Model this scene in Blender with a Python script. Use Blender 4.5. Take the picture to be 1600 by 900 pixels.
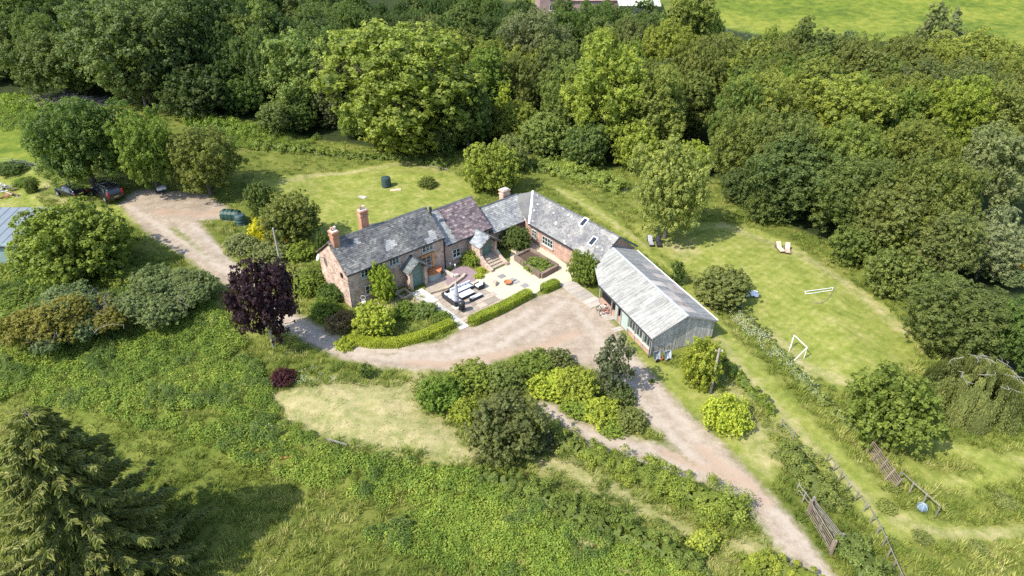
import bpy, bmesh, math, random
import numpy as np
from mathutils import Vector, Matrix
random.seed(7); RNG = np.random.default_rng(11)
scene = bpy.context.scene
for o in list(bpy.data.objects): bpy.data.objects.remove(o)

# ---------------------------------------------------------------- camera, sky, sun, exposure
CAM_H, PITCH, FPX = 38.0, math.radians(33.0), 1067.0      # camera height (m), tilt below the horizon, focal length in photo pixels
cam_data = bpy.data.cameras.new('camera'); cam_data.lens = FPX/1600*36; cam_data.sensor_width = 36
cam_data.clip_end = 4000; cam_data.clip_start = 0.5
cam = bpy.data.objects.new('camera', cam_data); scene.collection.objects.link(cam)
cam.location = (0, 0, CAM_H); cam.rotation_euler = (math.radians(90)-PITCH, 0, 0)
scene.camera = cam
SUN_EL, SUN_AZ_DIR = math.radians(50), (-0.83, -0.56)      # the sun stands behind the left shoulder; shadows fall right and away
world = bpy.data.worlds.new('World'); scene.world = world; world.use_nodes = True
wn = world.node_tree.nodes; wl = world.node_tree.links
sky = wn.new('ShaderNodeTexSky'); sky.sky_type = 'NISHITA'; sky.sun_disc = False
sky.sun_elevation = SUN_EL; sky.sun_rotation = math.atan2(SUN_AZ_DIR[0], SUN_AZ_DIR[1])
wn['Background'].inputs['Strength'].default_value = 0.15
wl.new(sky.outputs[0], wn['Background'].inputs['Color'])
sd = bpy.data.lights.new('sun', 'SUN'); sd.energy = 3.05; sd.angle = math.radians(0.53); sd.color = (1.0, 0.955, 0.87)
sun = bpy.data.objects.new('sun', sd); scene.collection.objects.link(sun)
sdir = Vector((SUN_AZ_DIR[0]*math.cos(SUN_EL), SUN_AZ_DIR[1]*math.cos(SUN_EL), math.sin(SUN_EL)))
sun.rotation_euler = sdir.to_track_quat('Z', 'Y').to_euler(); sun.location = (-40, -30, 60)
scene.view_settings.view_transform = 'Standard'; scene.view_settings.look = 'None'
scene.view_settings.exposure = 1.25; scene.view_settings.gamma = 1.0
scene.cycles.max_bounces = 6; scene.cycles.diffuse_bounces = 3; scene.cycles.glossy_bounces = 2
scene.cycles.transmission_bounces = 3; scene.cycles.transparent_max_bounces = 4; scene.cycles.caustics_reflective = False
scene.cycles.use_denoising = False; scene.cycles.sample_clamp_indirect = 6.0

# ---------------------------------------------------------------- ground shape and photo-pixel lookup
SP, CP = math.sin(PITCH), math.cos(PITCH)
def unproj(px, py, h=0.0):
    u = (px-800)/FPX; v = (py-450)/FPX; Z = (CAM_H-h)/(SP+v*CP)
    return u*Z, Z*(CP-v*SP)
def ss(t): t = np.clip(t, 0, 1); return t*t*(3-2*t)
_ng = np.random.default_rng(5).random((256, 256))
def vnoise(x, y):
    xi = np.floor(x).astype(int); yi = np.floor(y).astype(int); fx = x-xi; fy = y-yi
    fx = fx*fx*(3-2*fx); fy = fy*fy*(3-2*fy)
    g = lambda a, b: _ng[a % 256, b % 256]
    return (g(xi, yi)*(1-fx)+g(xi+1, yi)*fx)*(1-fy)+(g(xi, yi+1)*(1-fx)+g(xi+1, yi+1)*fx)*fy
def seg_dist(x, y, pts, closed=True):
    d = np.full(np.shape(x), 1e9); n = len(pts)
    for i in range(n if closed else n-1):
        ax, ay = pts[i]; bx, by = pts[(i+1) % n]; dx, dy = bx-ax, by-ay; L = dx*dx+dy*dy+1e-12
        t = np.clip(((x-ax)*dx+(y-ay)*dy)/L, 0, 1)
        d = np.minimum(d, np.hypot(x-ax-t*dx, y-ay-t*dy))
    return d
def inside(x, y, pts):
    r = np.zeros(np.shape(x), bool); n = len(pts)
    for i in range(n):
        ax, ay = pts[i]; bx, by = pts[(i+1) % n]
        if ay == by: continue
        c = ((ay > y) != (by > y)) & (x < (bx-ax)*(y-ay)/(by-ay)+ax); r ^= c
    return r
def sdf(x, y, pts): d = seg_dist(x, y, pts); return np.where(inside(x, y, pts), d, -d)
_bank = [unproj(*p) for p in [(-900, 480), (330, 640), (430, 672), (540, 697), (640, 710), (735, 728), (850, 775), (980, 820), (1110, 880), (1200, 960), (1300, 1300)]]
_bank_poly = _bank + [(60, -200), (-200, -200), (-200, 30)]
_flat = [unproj(*p) for p in [(480, 330), (740, 290), (840, 285), (1030, 380), (1180, 520), (1350, 800), (1250, 905), (1150, 750), (880, 700), (640, 560), (480, 520), (400, 440)]]
def terrain(x, y):
    x = np.asarray(x, float); y = np.asarray(y, float)
    z = -1.5*ss((sdf(x, y, _bank_poly)+.3)/5.0)
    z = z + 2.2*ss((-x-26)/30)*ss((y-58)/35)
    z = z + 0.10*np.maximum(y-165, 0)**1.0*ss((y-165)/60)*ss((y-150)/40)
    rough = ss((-sdf(x, y, _flat)-1)/6)
    z = z + rough*((vnoise(x/6.1, y/6.1)-.5)*.7+(vnoise(x/1.7+9, y/1.7)-.5)*.22)
    return z
def tz(x, y): return float(terrain(np.array([x]), np.array([y]))[0])
def at(px, py, dz=0.0):
    z = 0.0
    for _ in range(12):
        x, y = unproj(px, py, z+dz); z = .5*z+.5*tz(x, y)
    return Vector((x, y, tz(x, y)))
def px2m(x, y, z): return (y*CP+(CAM_H-z)*SP)/FPX

# ---------------------------------------------------------------- materials
MATS = {}
def newmat(name):
    m = bpy.data.materials.new(name); m.use_nodes = True; MATS[name] = m
    return m, m.node_tree.nodes, m.node_tree.links
def N(nodes, kind, **kw):
    n = nodes.new(kind)
    for k, v in kw.items():
        if k.startswith('i_'):
            key = k[2:]; key = int(key) if key.isdigit() else key.replace('_', ' ')
            n.inputs[key].default_value = v
        else: setattr(n, k, v)
    return n
def ramp(nodes, cols, interp='LINEAR'):
    r = nodes.new('ShaderNodeValToRGB'); e = r.color_ramp.elements; r.color_ramp.interpolation = interp
    while len(e) > 1: e.remove(e[-1])
    e[0].position = cols[0][0]; e[0].color = (*cols[0][1], 1)
    for p, c in cols[1:]: k = e.new(p); k.color = (*c, 1)
    return r
def mix(nodes, links, a, b, fac, blend='MIX'):
    m = nodes.new('ShaderNodeMix'); m.data_type = 'RGBA'; m.blend_type = blend
    for s, v in ((m.inputs[0], fac), (m.inputs[6], a), (m.inputs[7], b)):
        if hasattr(v, 'is_linked') or hasattr(v, 'links'): links.new(v, s)
        else: s.default_value = v if not isinstance(v, tuple) or len(v) == 4 else (*v, 1)
    return m.outputs[2]
def simple(name, c1, c2=None, scale=3.0, rough=.8, bump=.0, metal=0.0, spec=.3, bscale=None):
    """one surface: two colours mixed by noise, per-face 'rnd' tone, light bump"""
    m, n, l = newmat(name); b = n['Principled BSDF']; c2 = c2 or tuple(x*.8 for x in c1)
    g = N(n, 'ShaderNodeNewGeometry')
    t = N(n, 'ShaderNodeTexNoise', i_Scale=scale, i_Detail=6.0, i_Roughness=.65); l.new(g.outputs['Position'], t.inputs['Vector'])
    r = ramp(n, [(.32, c1), (.68, c2)]); l.new(t.outputs[0], r.inputs[0])
    a = N(n, 'ShaderNodeAttribute', attribute_name='rnd')
    mr = N(n, 'ShaderNodeMapRange', i_3=.78, i_4=1.22); l.new(a.outputs['Fac'], mr.inputs[0])
    h = N(n, 'ShaderNodeVectorMath', operation='SCALE'); l.new(r.outputs[0], h.inputs[0]); l.new(mr.outputs[0], h.inputs['Scale'])
    l.new(h.outputs[0], b.inputs['Base Color'])
    b.inputs['Roughness'].default_value = rough; b.inputs['Metallic'].default_value = metal
    b.inputs['Specular IOR Level'].default_value = spec
    if bump:
        t2 = N(n, 'ShaderNodeTexNoise', i_Scale=bscale or scale*4, i_Detail=4.0); l.new(g.outputs['Position'], t2.inputs['Vector'])
        bp = N(n, 'ShaderNodeBump', i_Strength=bump, i_Distance=.05); l.new(t2.outputs[0], bp.inputs['Height']); l.new(bp.outputs[0], b.inputs['Normal'])
    return m
def slate_mat(name, cols, lichen=(.45, .45, .42), lf=.55):
    m, n, l = newmat(name); b = n['Principled BSDF']
    a = N(n, 'ShaderNodeAttribute', attribute_name='rnd'); g = N(n, 'ShaderNodeNewGeometry')
    r = ramp(n, cols); l.new(a.outputs['Fac'], r.inputs[0])
    t = N(n, 'ShaderNodeTexNoise', i_Scale=2.6, i_Detail=9.0, i_Roughness=.8); l.new(g.outputs['Position'], t.inputs['Vector'])
    k = ramp(n, [(lf, (0, 0, 0)), (lf+.16, (1, 1, 1))]); l.new(t.outputs[0], k.inputs[0])
    t2 = N(n, 'ShaderNodeTexNoise', i_Scale=.55, i_Detail=5.0); l.new(g.outputs['Position'], t2.inputs['Vector'])
    k2 = ramp(n, [(.35, (.72, .72, .75)), (.65, (1.25, 1.22, 1.15))]); l.new(t2.outputs[0], k2.inputs[0])
    c = mix(n, l, r.outputs[0], k2.outputs[0], 1.0, 'MULTIPLY')
    mm = N(n, 'ShaderNodeMath', operation='MULTIPLY', i_1=.6); l.new(k.outputs[0], mm.inputs[0])
    c = mix(n, l, c, (*lichen, 1), mm.outputs[0])
    l.new(c, b.inputs['Base Color']); b.inputs['Roughness'].default_value = .62; b.inputs['Specular IOR Level'].default_value = .35
    bp = N(n, 'ShaderNodeBump', i_Strength=.3, i_Distance=.02); l.new(t.outputs[0], bp.inputs['Height']); l.new(bp.outputs[0], b.inputs['Normal'])
    return m
def masonry(name, cols, scale=3.2, mortar=(.42, .36, .3), brick=False):
    m, n, l = newmat(name); b = n['Principled BSDF']; g = N(n, 'ShaderNodeNewGeometry')
    if brick:
        # brick coursing mapped on (horizontal run, height)
        sx = N(n, 'ShaderNodeSeparateXYZ'); l.new(g.outputs['Position'], sx.inputs[0])
        ad = N(n, 'ShaderNodeMath', operation='ADD'); l.new(sx.outputs[0], ad.inputs[0]); l.new(sx.outputs[1], ad.inputs[1])
        cx = N(n, 'ShaderNodeCombineXYZ'); l.new(ad.outputs[0], cx.inputs[0]); l.new(sx.outputs[2], cx.inputs[1])
        t = N(n, 'ShaderNodeTexBrick', i_Scale=1.0, i_Mortar_Size=.012, i_Bias=0.0, i_Brick_Width=.3, i_Row_Height=.11)
        l.new(cx.outputs[0], t.inputs['Vector'])
        t.inputs['Color1'].default_value = (*cols[0], 1); t.inputs['Color2'].default_value = (*cols[1], 1); t.inputs['Mortar'].default_value = (*mortar, 1)
        c = t.outputs[0]; hgt = t.outputs['Fac']; inv = -.5
    else:
        mp = N(n, 'ShaderNodeMapping'); mp.inputs['Scale'].default_value = (1, 1, 1.9); l.new(g.outputs['Position'], mp.inputs[0])
        t = N(n, 'ShaderNodeTexVoronoi', i_Scale=scale, i_Randomness=.9); l.new(mp.outputs[0], t.inputs['Vector'])
        e = N(n, 'ShaderNodeTexVoronoi', i_Scale=scale, i_Randomness=.9, feature='DISTANCE_TO_EDGE'); l.new(mp.outputs[0], e.inputs['Vector'])
        sp = N(n, 'ShaderNodeSeparateColor'); l.new(t.outputs['Color'], sp.inputs[0])
        r = ramp(n, [(i/(len(cols)-1), cc) for i, cc in enumerate(cols)]); l.new(sp.outputs[0], r.inputs[0])
        k = ramp(n, [(.03, (1, 1, 1)), (.09, (0, 0, 0))]); l.new(e.outputs[0], k.inputs[0])
        c = mix(n, l, r.outputs[0], (*mortar, 1), k.outputs[0]); hgt = k.outputs[0]; inv = -.6
    t2 = N(n, 'ShaderNodeTexNoise', i_Scale=1.1, i_Detail=7.0, i_Roughness=.7); l.new(g.outputs['Position'], t2.inputs['Vector'])
    k2 = ramp(n, [(.3, (.7, .7, .7)), (.7, (1.25, 1.2, 1.15))]); l.new(t2.outputs[0], k2.inputs[0])
    c = mix(n, l, c, k2.outputs[0], 1.0, 'MULTIPLY'); l.new(c, b.inputs['Base Color'])
    b.inputs['Roughness'].default_value = .9
    bp = N(n, 'ShaderNodeBump', i_Strength=inv, i_Distance=.04); l.new(hgt, bp.inputs['Height']); l.new(bp.outputs[0], b.inputs['Normal'])
    return m
def leaf_mat(name, trans=.35, var=.35):
    """foliage: the object's own colour, varied leaf by leaf ('rnd') and tree by tree; light passes through"""
    m, n, l = newmat(name); n.remove(n['Principled BSDF'])
    oi = N(n, 'ShaderNodeObjectInfo'); a = N(n, 'ShaderNodeAttribute', attribute_name='rnd'); g = N(n, 'ShaderNodeNewGeometry')
    t = N(n, 'ShaderNodeTexNoise', i_Scale=.45, i_Detail=3.0); l.new(g.outputs['Position'], t.inputs['Vector'])
    ad = N(n, 'ShaderNodeMath', operation='MULTIPLY_ADD', i_1=.6, i_2=0.0); l.new(t.outputs[0], ad.inputs[0]); l.new(a.outputs['Fac'], ad.inputs[2])
    mr = N(n, 'ShaderNodeMapRange', i_1=.0, i_2=1.5, i_3=1-var, i_4=1+var); l.new(ad.outputs[0], mr.inputs[0])
    h = N(n, 'ShaderNodeHueSaturation'); l.new(oi.outputs['Color'], h.inputs['Color']); l.new(mr.outputs[0], h.inputs['Value'])
    hm = N(n, 'ShaderNodeMapRange', i_3=.515, i_4=.485); l.new(a.outputs['Fac'], hm.inputs[0]); l.new(hm.outputs[0], h.inputs['Hue'])
    d = N(n, 'ShaderNodeBsdfPrincipled'); d.inputs['Roughness'].default_value = .55; d.inputs['Specular IOR Level'].default_value = .25
    l.new(h.outputs[0], d.inputs['Base Color'])
    tr = N(n, 'ShaderNodeBsdfTranslucent')
    tc = mix(n, l, h.outputs[0], (1.25, 1.35, .5, 1), 1.0, 'MULTIPLY'); l.new(tc, tr.inputs['Color'])
    mx = N(n, 'ShaderNodeMixShader', i_0=trans); l.new(d.outputs[0], mx.inputs[1]); l.new(tr.outputs[0], mx.inputs[2])
    l.new(mx.outputs[0], n['Material Output'].inputs[0])
    return m
def tuft_mat(name, cols, trans=.3, nscale=.12):
    """ground plants: colours by a large world-space noise plus a per-instance random"""
    m, n, l = newmat(name); n.remove(n['Principled BSDF'])
    oi = N(n, 'ShaderNodeObjectInfo'); g = N(n, 'ShaderNodeNewGeometry'); a = N(n, 'ShaderNodeAttribute', attribute_name='rnd')
    t = N(n, 'ShaderNodeTexNoise', i_Scale=nscale, i_Detail=5.0, i_Roughness=.65); l.new(g.outputs['Position'], t.inputs['Vector'])
    s1 = N(n, 'ShaderNodeMath', operation='MULTIPLY_ADD', i_1=.30, i_2=-.15); l.new(oi.outputs['Random'], s1.inputs[0])
    s2 = N(n, 'ShaderNodeMath', operation='ADD'); l.new(s1.outputs[0], s2.inputs[0]); l.new(t.outputs[0], s2.inputs[1])
    r = ramp(n, cols); l.new(s2.outputs[0], r.inputs[0])
    mr = N(n, 'ShaderNodeMapRange', i_3=.75, i_4=1.25); l.new(a.outputs['Fac'], mr.inputs[0])
    v = N(n, 'ShaderNodeVectorMath', operation='SCALE'); l.new(r.outputs[0], v.inputs[0]); l.new(mr.outputs[0], v.inputs['Scale'])
    d = N(n, 'ShaderNodeBsdfPrincipled'); d.inputs['Roughness'].default_value = .6; d.inputs['Specular IOR Level'].default_value = .2
    l.new(v.outputs[0], d.inputs['Base Color'])
    tr = N(n, 'ShaderNodeBsdfTranslucent'); l.new(v.outputs[0], tr.inputs['Color'])
    mx = N(n, 'ShaderNodeMixShader', i_0=trans); l.new(d.outputs[0], mx.inputs[1]); l.new(tr.outputs[0], mx.inputs[2])
    l.new(mx.outputs[0], n['Material Output'].inputs[0])
    return m

# ---------------------------------------------------------------- object helpers
COL = scene.collection
def tag(o, label=None, cat=None, group=None, kind=None):
    if label: o['label'] = label
    if cat: o['category'] = cat
    if group: o['group'] = group
    if kind: o['kind'] = kind
    return o
def thing(name, loc, label, cat, group=None, rz=0.0):
    o = bpy.data.objects.new(name, None); COL.objects.link(o); o.location = loc; o.rotation_euler.z = rz; o.empty_display_size = .3
    return tag(o, label, cat, group)
class MB:
    """collects shapes in world coordinates (or local ones with frame=None) and links them as ONE mesh object"""
    def __init__(s): s.v = []; s.f = []; s.r = []; s.cur = None
    def _r(s): return random.random() if s.cur is None else s.cur
    def add(s, vs, fs):
        k = len(s.v); r = s._r(); s.v += [tuple(v) for v in vs]
        for f in fs: s.f.append([k+i for i in f]); s.r.append(r)
        return s
    def box(s, c, size, rz=0.0, ax=None, taper=1.0, M=None):
        """box centred on c; size along local x, y, z; taper shrinks the top"""
        hx, hy, hz = size[0]/2, size[1]/2, size[2]/2; c = Vector(c)
        R = M or Matrix.Rotation(rz, 3, 'Z'); vs = []
        for z, t in ((-hz, 1), (hz, taper)):
            for x, y in ((-hx, -hy), (hx, -hy), (hx, hy), (-hx, hy)): vs.append(c+R @ Vector((x*t, y*t, z)))
        return s.add(vs, [(3, 2, 1, 0), (4, 5, 6, 7), (0, 1, 5, 4), (1, 2, 6, 5), (2, 3, 7, 6), (3, 0, 4, 7)])
    def beam(s, a, b, w, h=None):
        """square bar from a to b"""
        a = Vector(a); b = Vector(b); d = (b-a); L = d.length; d.normalize(); h = h or w
        up = Vector((0, 0, 1)) if abs(d.z) < .95 else Vector((1, 0, 0)); x = d.cross(up).normalized(); y = x.cross(d).normalized()
        vs = [p+x*i*w/2+y*j*h/2 for p in (a, b) for i, j in ((-1, -1), (1, -1), (1, 1), (-1, 1))]
        return s.add(vs, [(3, 2, 1, 0), (4, 5, 6, 7), (0, 1, 5, 4), (1, 2, 6, 5), (2, 3, 7, 6), (3, 0, 4, 7)])
    def tube(s, pts, rad, n=6, caps=True):
        pts = [Vector(p) for p in pts]; k = len(s.v); r = s._r(); m = len(pts); rad = rad if isinstance(rad, (list, tuple)) else [rad]*m
        for i, p in enumerate(pts):
            d = (pts[min(i+1, m-1)]-pts[max(i-1, 0)]).normalized(); up = Vector((0, 0, 1)) if abs(d.z) < .9 else Vector((1, 0, 0))
            x = d.cross(up).normalized(); y = x.cross(d)
            for j in range(n): a = 2*math.pi*j/n; s.v.append(tuple(p+(x*math.cos(a)+y*math.sin(a))*rad[i]))
        for i in range(m-1):
            for j in range(n): s.f.append([k+i*n+j, k+i*n+(j+1) % n, k+(i+1)*n+(j+1) % n, k+(i+1)*n+j]); s.r.append(r)
        if caps: s.f.append([k+j for j in range(n)][::-1]); s.f.append([k+(m-1)*n+j for j in range(n)]); s.r += [r, r]
        return s
    def ring(s, c, R, rad, axis='Z', n=16, m=5, rz=0.0):
        pts = []; c = Vector(c); Q = Matrix.Rotation(rz, 3, 'Z')
        for i in range(n):
            a = 2*math.pi*i/n; p = {'Z': (math.cos(a), math.sin(a), 0), 'Y': (math.cos(a), 0, math.sin(a))}[axis]; pts.append(c+Q @ (Vector(p)*R))
        return s.tube(pts+[pts[0]], rad, m, False)
    def lathe(s, c, prof, n=20, sx=1, sy=1):
        c = Vector(c); k = len(s.v); r = s._r()
        for (R, z) in prof:
            for j in range(n): a = 2*math.pi*j/n; s.v.append((c.x+R*math.cos(a)*sx, c.y+R*math.sin(a)*sy, c.z+z))
        for i in range(len(prof)-1):
            for j in range(n): s.f.append([k+i*n+j, k+i*n+(j+1) % n, k+(i+1)*n+(j+1) % n, k+(i+1)*n+j]); s.r.append(r)
        s.f.append([k+j for j in range(n)][::-1]); s.f.append([k+(len(prof)-1)*n+j for j in range(n)]); s.r += [r, r]
        return s
    def prism(s, poly, off):
        """extrude a planar polygon of 3D points by the vector off"""
        k = len(s.v); r = s._r(); n = len(poly); off = Vector(off)
        s.v += [tuple(Vector(p)) for p in poly]+[tuple(Vector(p)+off) for p in poly]
        s.f.append([k+i for i in range(n)][::-1]); s.f.append([k+n+i for i in range(n)]); s.r += [r, r]
        for i in range(n): j = (i+1) % n; s.f.append([k+i, k+j, k+n+j, k+n+i]); s.r.append(r)
        return s
    def mesh(s, name, mat, origin=(0, 0, 0), smooth=False):
        me = bpy.data.meshes.new(name); o = Vector(origin)
        me.from_pydata([(x-o.x, y-o.y, z-o.z) for x, y, z in s.v], [], s.f); me.materials.append(MATS[mat] if isinstance(mat, str) else mat)
        a = me.attributes.new('rnd', 'FLOAT', 'FACE'); a.data.foreach_set('value', s.r)
        bm = bmesh.new(); bm.from_mesh(me); bmesh.ops.recalc_face_normals(bm, faces=bm.faces); bm.to_mesh(me); bm.free()
        if smooth: me.polygons.foreach_set('use_smooth', [True]*len(me.polygons))
        return me
    def build(s, name, mat, parent=None, origin=None, smooth=False, bevel=0, root=None):
        if origin is None: origin = (root or parent).location if (root or parent) else (0, 0, 0)
        if parent is not None and root is None and parent.parent is not None: origin = parent.parent.location
        o = bpy.data.objects.new(name, s.mesh(name, mat, origin, smooth)); COL.objects.link(o)
        if parent: o.parent = parent
        else: o.location = origin
        if bevel:
            md = o.modifiers.new('bevel', 'BEVEL'); md.width = bevel; md.segments = 2; md.limit_method = 'ANGLE'
        return o
def kids(o): return [c for c in bpy.data.objects if c.parent == o]
def copy_tree(o, kidmap=None):
    c = o.copy(); COL.objects.link(c)
    for ch in KIDS[o.name]:
        d = ch.copy(); COL.objects.link(d); d.parent = c
        for g in KIDS.get(ch.name, []):
            e = g.copy(); COL.objects.link(e); e.parent = d
    return c
KIDS = {}
def npmesh(name, V, F, rnd, mat, smooth=False):
    """quads or triangles from numpy arrays, quickly"""
    me = bpy.data.meshes.new(name); k = F.shape[1]
    me.vertices.add(len(V)); me.vertices.foreach_set('co', V.astype(np.float32).ravel())
    me.loops.add(F.size); me.loops.foreach_set('vertex_index', F.astype(np.int32).ravel())
    me.polygons.add(len(F)); me.polygons.foreach_set('loop_start', np.arange(0, F.size, k, dtype=np.int32)); me.polygons.foreach_set('loop_total', np.full(len(F), k, dtype=np.int32))
    me.update(calc_edges=True)
    if rnd is not None: a = me.attributes.new('rnd', 'FLOAT', 'FACE'); a.data.foreach_set('value', rnd.astype(np.float32))
    me.materials.append(MATS[mat]); 
    if smooth: me.polygons.foreach_set('use_smooth', [True]*len(F))
    return me

# ================================================================ THE GROUND
def W(pts): return [tuple(at(*p)[:2]) for p in pts]
Z_DRIVE = [W([(190, 318), (215, 298), (262, 300), (320, 305), (352, 322), (345, 340), (305, 345), (330, 375), (372, 420), (400, 450), (470, 498), (530, 530), (600, 543), (660, 540), (700, 533), (724, 514), (790, 487), (850, 462), (885, 450), (925, 468), (945, 492), (978, 545), (1010, 578), (1062, 638), (1130, 700), (1185, 760), (1245, 825), (1310, 920), (1275, 920), (1230, 862), (1190, 812), (1178, 785), (1150, 768), (1080, 748), (1000, 724), (925, 700), (900, 676), (860, 650), (845, 630), (865, 636), (905, 660), (960, 680), (1040, 700), (1085, 728), (1050, 690), (1008, 650), (985, 600), (940, 580), (870, 548), (810, 548), (740, 577), (680, 577), (600, 571), (540, 560), (500, 543), (440, 508), (380, 455), (335, 432), (300, 405), (240, 368), (215, 345)])]
Z_STRIP = [W([(560, 551), (620, 548), (680, 553), (680, 560), (620, 559), (565, 556)]), W([(915, 690), (925, 684), (985, 700), (1060, 724), (1095, 742), (1060, 738), (985, 716)]),
           W([(250, 350), (280, 352), (320, 385), (352, 422), (340, 424), (300, 392), (262, 365)]), W([(1195, 800), (1205, 798), (1235, 835), (1270, 885), (1262, 890), (1230, 850)])]
Z_STRAW = [W([(412, 628), (440, 606), (520, 596), (600, 599), (628, 597), (650, 572), (664, 578), (648, 612), (665, 640), (715, 668), (735, 695), (765, 712), (735, 726), (680, 714), (600, 703), (520, 692), (440, 662)]),
           W([(820, 728), (860, 712), (895, 718), (935, 740), (955, 765), (915, 765), (880, 748)]), W([(948, 762), (960, 758), (1015, 786), (1068, 812), (1112, 840), (1104, 858), (1050, 834), (1000, 808), (955, 782)]), W([(815, 796), (828, 796), (880, 818), (940, 856), (995, 900), (975, 912), (920, 876), (862, 838), (812, 810)]), W([(800, 845), (850, 855), (905, 885), (940, 915), (915, 915), (860, 880), (805, 858)]), W([(1095, 850), (1130, 838), (1185, 842), (1240, 862), (1220, 880), (1150, 876), (1105, 866)]),
           W([(1125, 590), (1150, 600), (1180, 650), (1215, 720), (1195, 735), (1172, 690), (1160, 650), (1130, 615)]), W([(1040, 380), (1065, 378), (1085, 395), (1065, 400)]),
           W([(560, 552), (566, 548), (575, 552), (568, 556)]), W([(960, 770), (1010, 795), (1060, 820), (1105, 850), (1098, 856), (1050, 832), (1000, 806), (958, 780)]), 
           W([(820, 800), (870, 822), (930, 860), (985, 900), (975, 905), (920, 868), (862, 832), (818, 808)])]
Z_MOWN = [W([(392, 283), (440, 275), (500, 272), (560, 262), (640, 252), (690, 262), (738, 290), (745, 310), (690, 330), (590, 350), (520, 385), (470, 380), (440, 330), (410, 300)]),
          W([(1085, 347), (1130, 347), (1190, 362), (1240, 382), (1330, 440), (1400, 492), (1432, 530), (1430, 562), (1370, 600), (1310, 610), (1255, 585), (1205, 535), (1165, 500), (1120, 455), (1070, 420), (1030, 395), (1000, 372), (985, 350), (1040, 350)]),
          W([(860, 290), (900, 300), (960, 340), (1020, 390), (1060, 425), (1110, 470), (1150, 530), (1208, 588), (1270, 655), (1340, 724), (1408, 794), (1480, 820), (1640, 822), (1640, 842), (1480, 850), (1380, 842), (1314, 774), (1243, 693), (1183, 622), (1134, 562), (1112, 526), (1060, 440), (1000, 392), (940, 345), (880, 305)]),
          W([(975, 520), (1010, 560), (1060, 575), (1100, 600), (1180, 660), (1220, 700), (1215, 760), (1180, 740), (1120, 680), (1060, 625), (1010, 575)]),
          W([(930, 655), (1005, 690), (1085, 735), (1040, 715), (960, 690), (905, 665)]), W([(1385, 665), (1430, 668), (1480, 690), (1530, 700), (1560, 715), (1640, 690), (1640, 722), (1570, 754), (1510, 770), (1450, 757), (1402, 722), (1425, 716), (1460, 740), (1510, 748), (1538, 738), (1520, 720), (1460, 706), (1400, 700)]),
          W([(-40, 262), (50, 262), (75, 285), (60, 310), (75, 330), (190, 320), (215, 345), (160, 345), (40, 325), (-40, 325)])]
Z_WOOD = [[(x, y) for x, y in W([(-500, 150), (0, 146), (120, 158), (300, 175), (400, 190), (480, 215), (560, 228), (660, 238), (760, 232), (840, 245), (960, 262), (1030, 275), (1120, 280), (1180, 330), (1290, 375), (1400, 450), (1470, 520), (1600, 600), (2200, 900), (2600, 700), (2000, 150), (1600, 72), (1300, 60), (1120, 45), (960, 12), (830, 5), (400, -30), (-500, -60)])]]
LINES = [([(205, 325), (300, 385), (362, 428), (440, 508), (520, 545), (600, 560), (700, 562), (770, 545), (840, 505), (885, 470)], .32), ([(300, 352), (350, 398), (400, 450), (470, 512), (540, 541), (620, 551), (700, 548), (770, 520), (830, 485)], .32),
         ([(985, 560), (1025, 612), (1085, 682), (1150, 742), (1225, 815), (1292, 905)], .34), ([(955, 560), (1000, 625), (1050, 682), (1120, 748), (1195, 830), (1260, 915)], .34), ([(850, 636), (920, 678), (1000, 702), (1100, 742)], .3), ([(905, 692), (1000, 725), (1100, 755)], .3), ([(900, 480), (930, 520), (960, 560)], .3)]
REDS = [([(1098, 702), (1130, 728), (1165, 752), (1195, 785)], .45), ([(1040, 708), (1090, 728), (1150, 752)], .35), ([(640, 566), (700, 570), (740, 560)], .4), ([(760, 560), (840, 545), (900, 520)], .5), ([(250, 330), (310, 335), (345, 330)], .7)]
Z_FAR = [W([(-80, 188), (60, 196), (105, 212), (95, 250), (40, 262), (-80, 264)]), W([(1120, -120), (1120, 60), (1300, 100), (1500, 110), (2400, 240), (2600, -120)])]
def smask(x, y, polys, scale=2.0):
    m = np.full(x.shape, -9.0)
    for p in polys:
        P = np.array(p); bx = (x > P[:, 0].min()-3) & (x < P[:, 0].max()+3) & (y > P[:, 1].min()-3) & (y < P[:, 1].max()+3)
        if bx.any():
            s = np.full(x.shape, -9.0); s[bx] = sdf(x[bx], y[bx], p); m = np.maximum(m, s)
    return np.clip(m/(2*scale)+.5, 0, 1)
def axis(lo, a, b, hi, fine, g=1.25):
    mid = list(np.arange(a, b+fine/2, fine)); L = []; p = a; s = fine
    while p > lo: s *= g; p -= s; L.append(p)
    R = []; p = mid[-1]; s = fine
    while p < hi: s *= g; p += s; R.append(p)
    return np.array(L[::-1]+mid+R)
gx = axis(-900, -62, 78, 900, .36); gy = axis(-300, 20, 112, 1500, .36, 1.12)
GX, GY = np.meshgrid(gx, gy); GZ = terrain(GX.ravel(), GY.ravel()).reshape(GX.shape)
xr, yr = GX.ravel(), GY.ravel()
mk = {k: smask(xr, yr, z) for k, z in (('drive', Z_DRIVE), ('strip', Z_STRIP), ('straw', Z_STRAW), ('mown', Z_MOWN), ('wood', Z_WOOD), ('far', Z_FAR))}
def lmask(lines):
    m = np.zeros(xr.shape)
    for pts, w_ in lines:
        Q = np.array(W(pts)); bx = (xr > Q[:, 0].min()-2) & (xr < Q[:, 0].max()+2) & (yr > Q[:, 1].min()-2) & (yr < Q[:, 1].max()+2); d = seg_dist(xr[bx], yr[bx], [tuple(q) for q in Q], False); m[bx] = np.maximum(m[bx], np.clip(1.35-d/w_*.75, 0, 1))
    return m
mk['drive'] = np.clip(mk['drive']+.06, 0, 1); mk_rut, mk_red = lmask(LINES), lmask(REDS)
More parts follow.
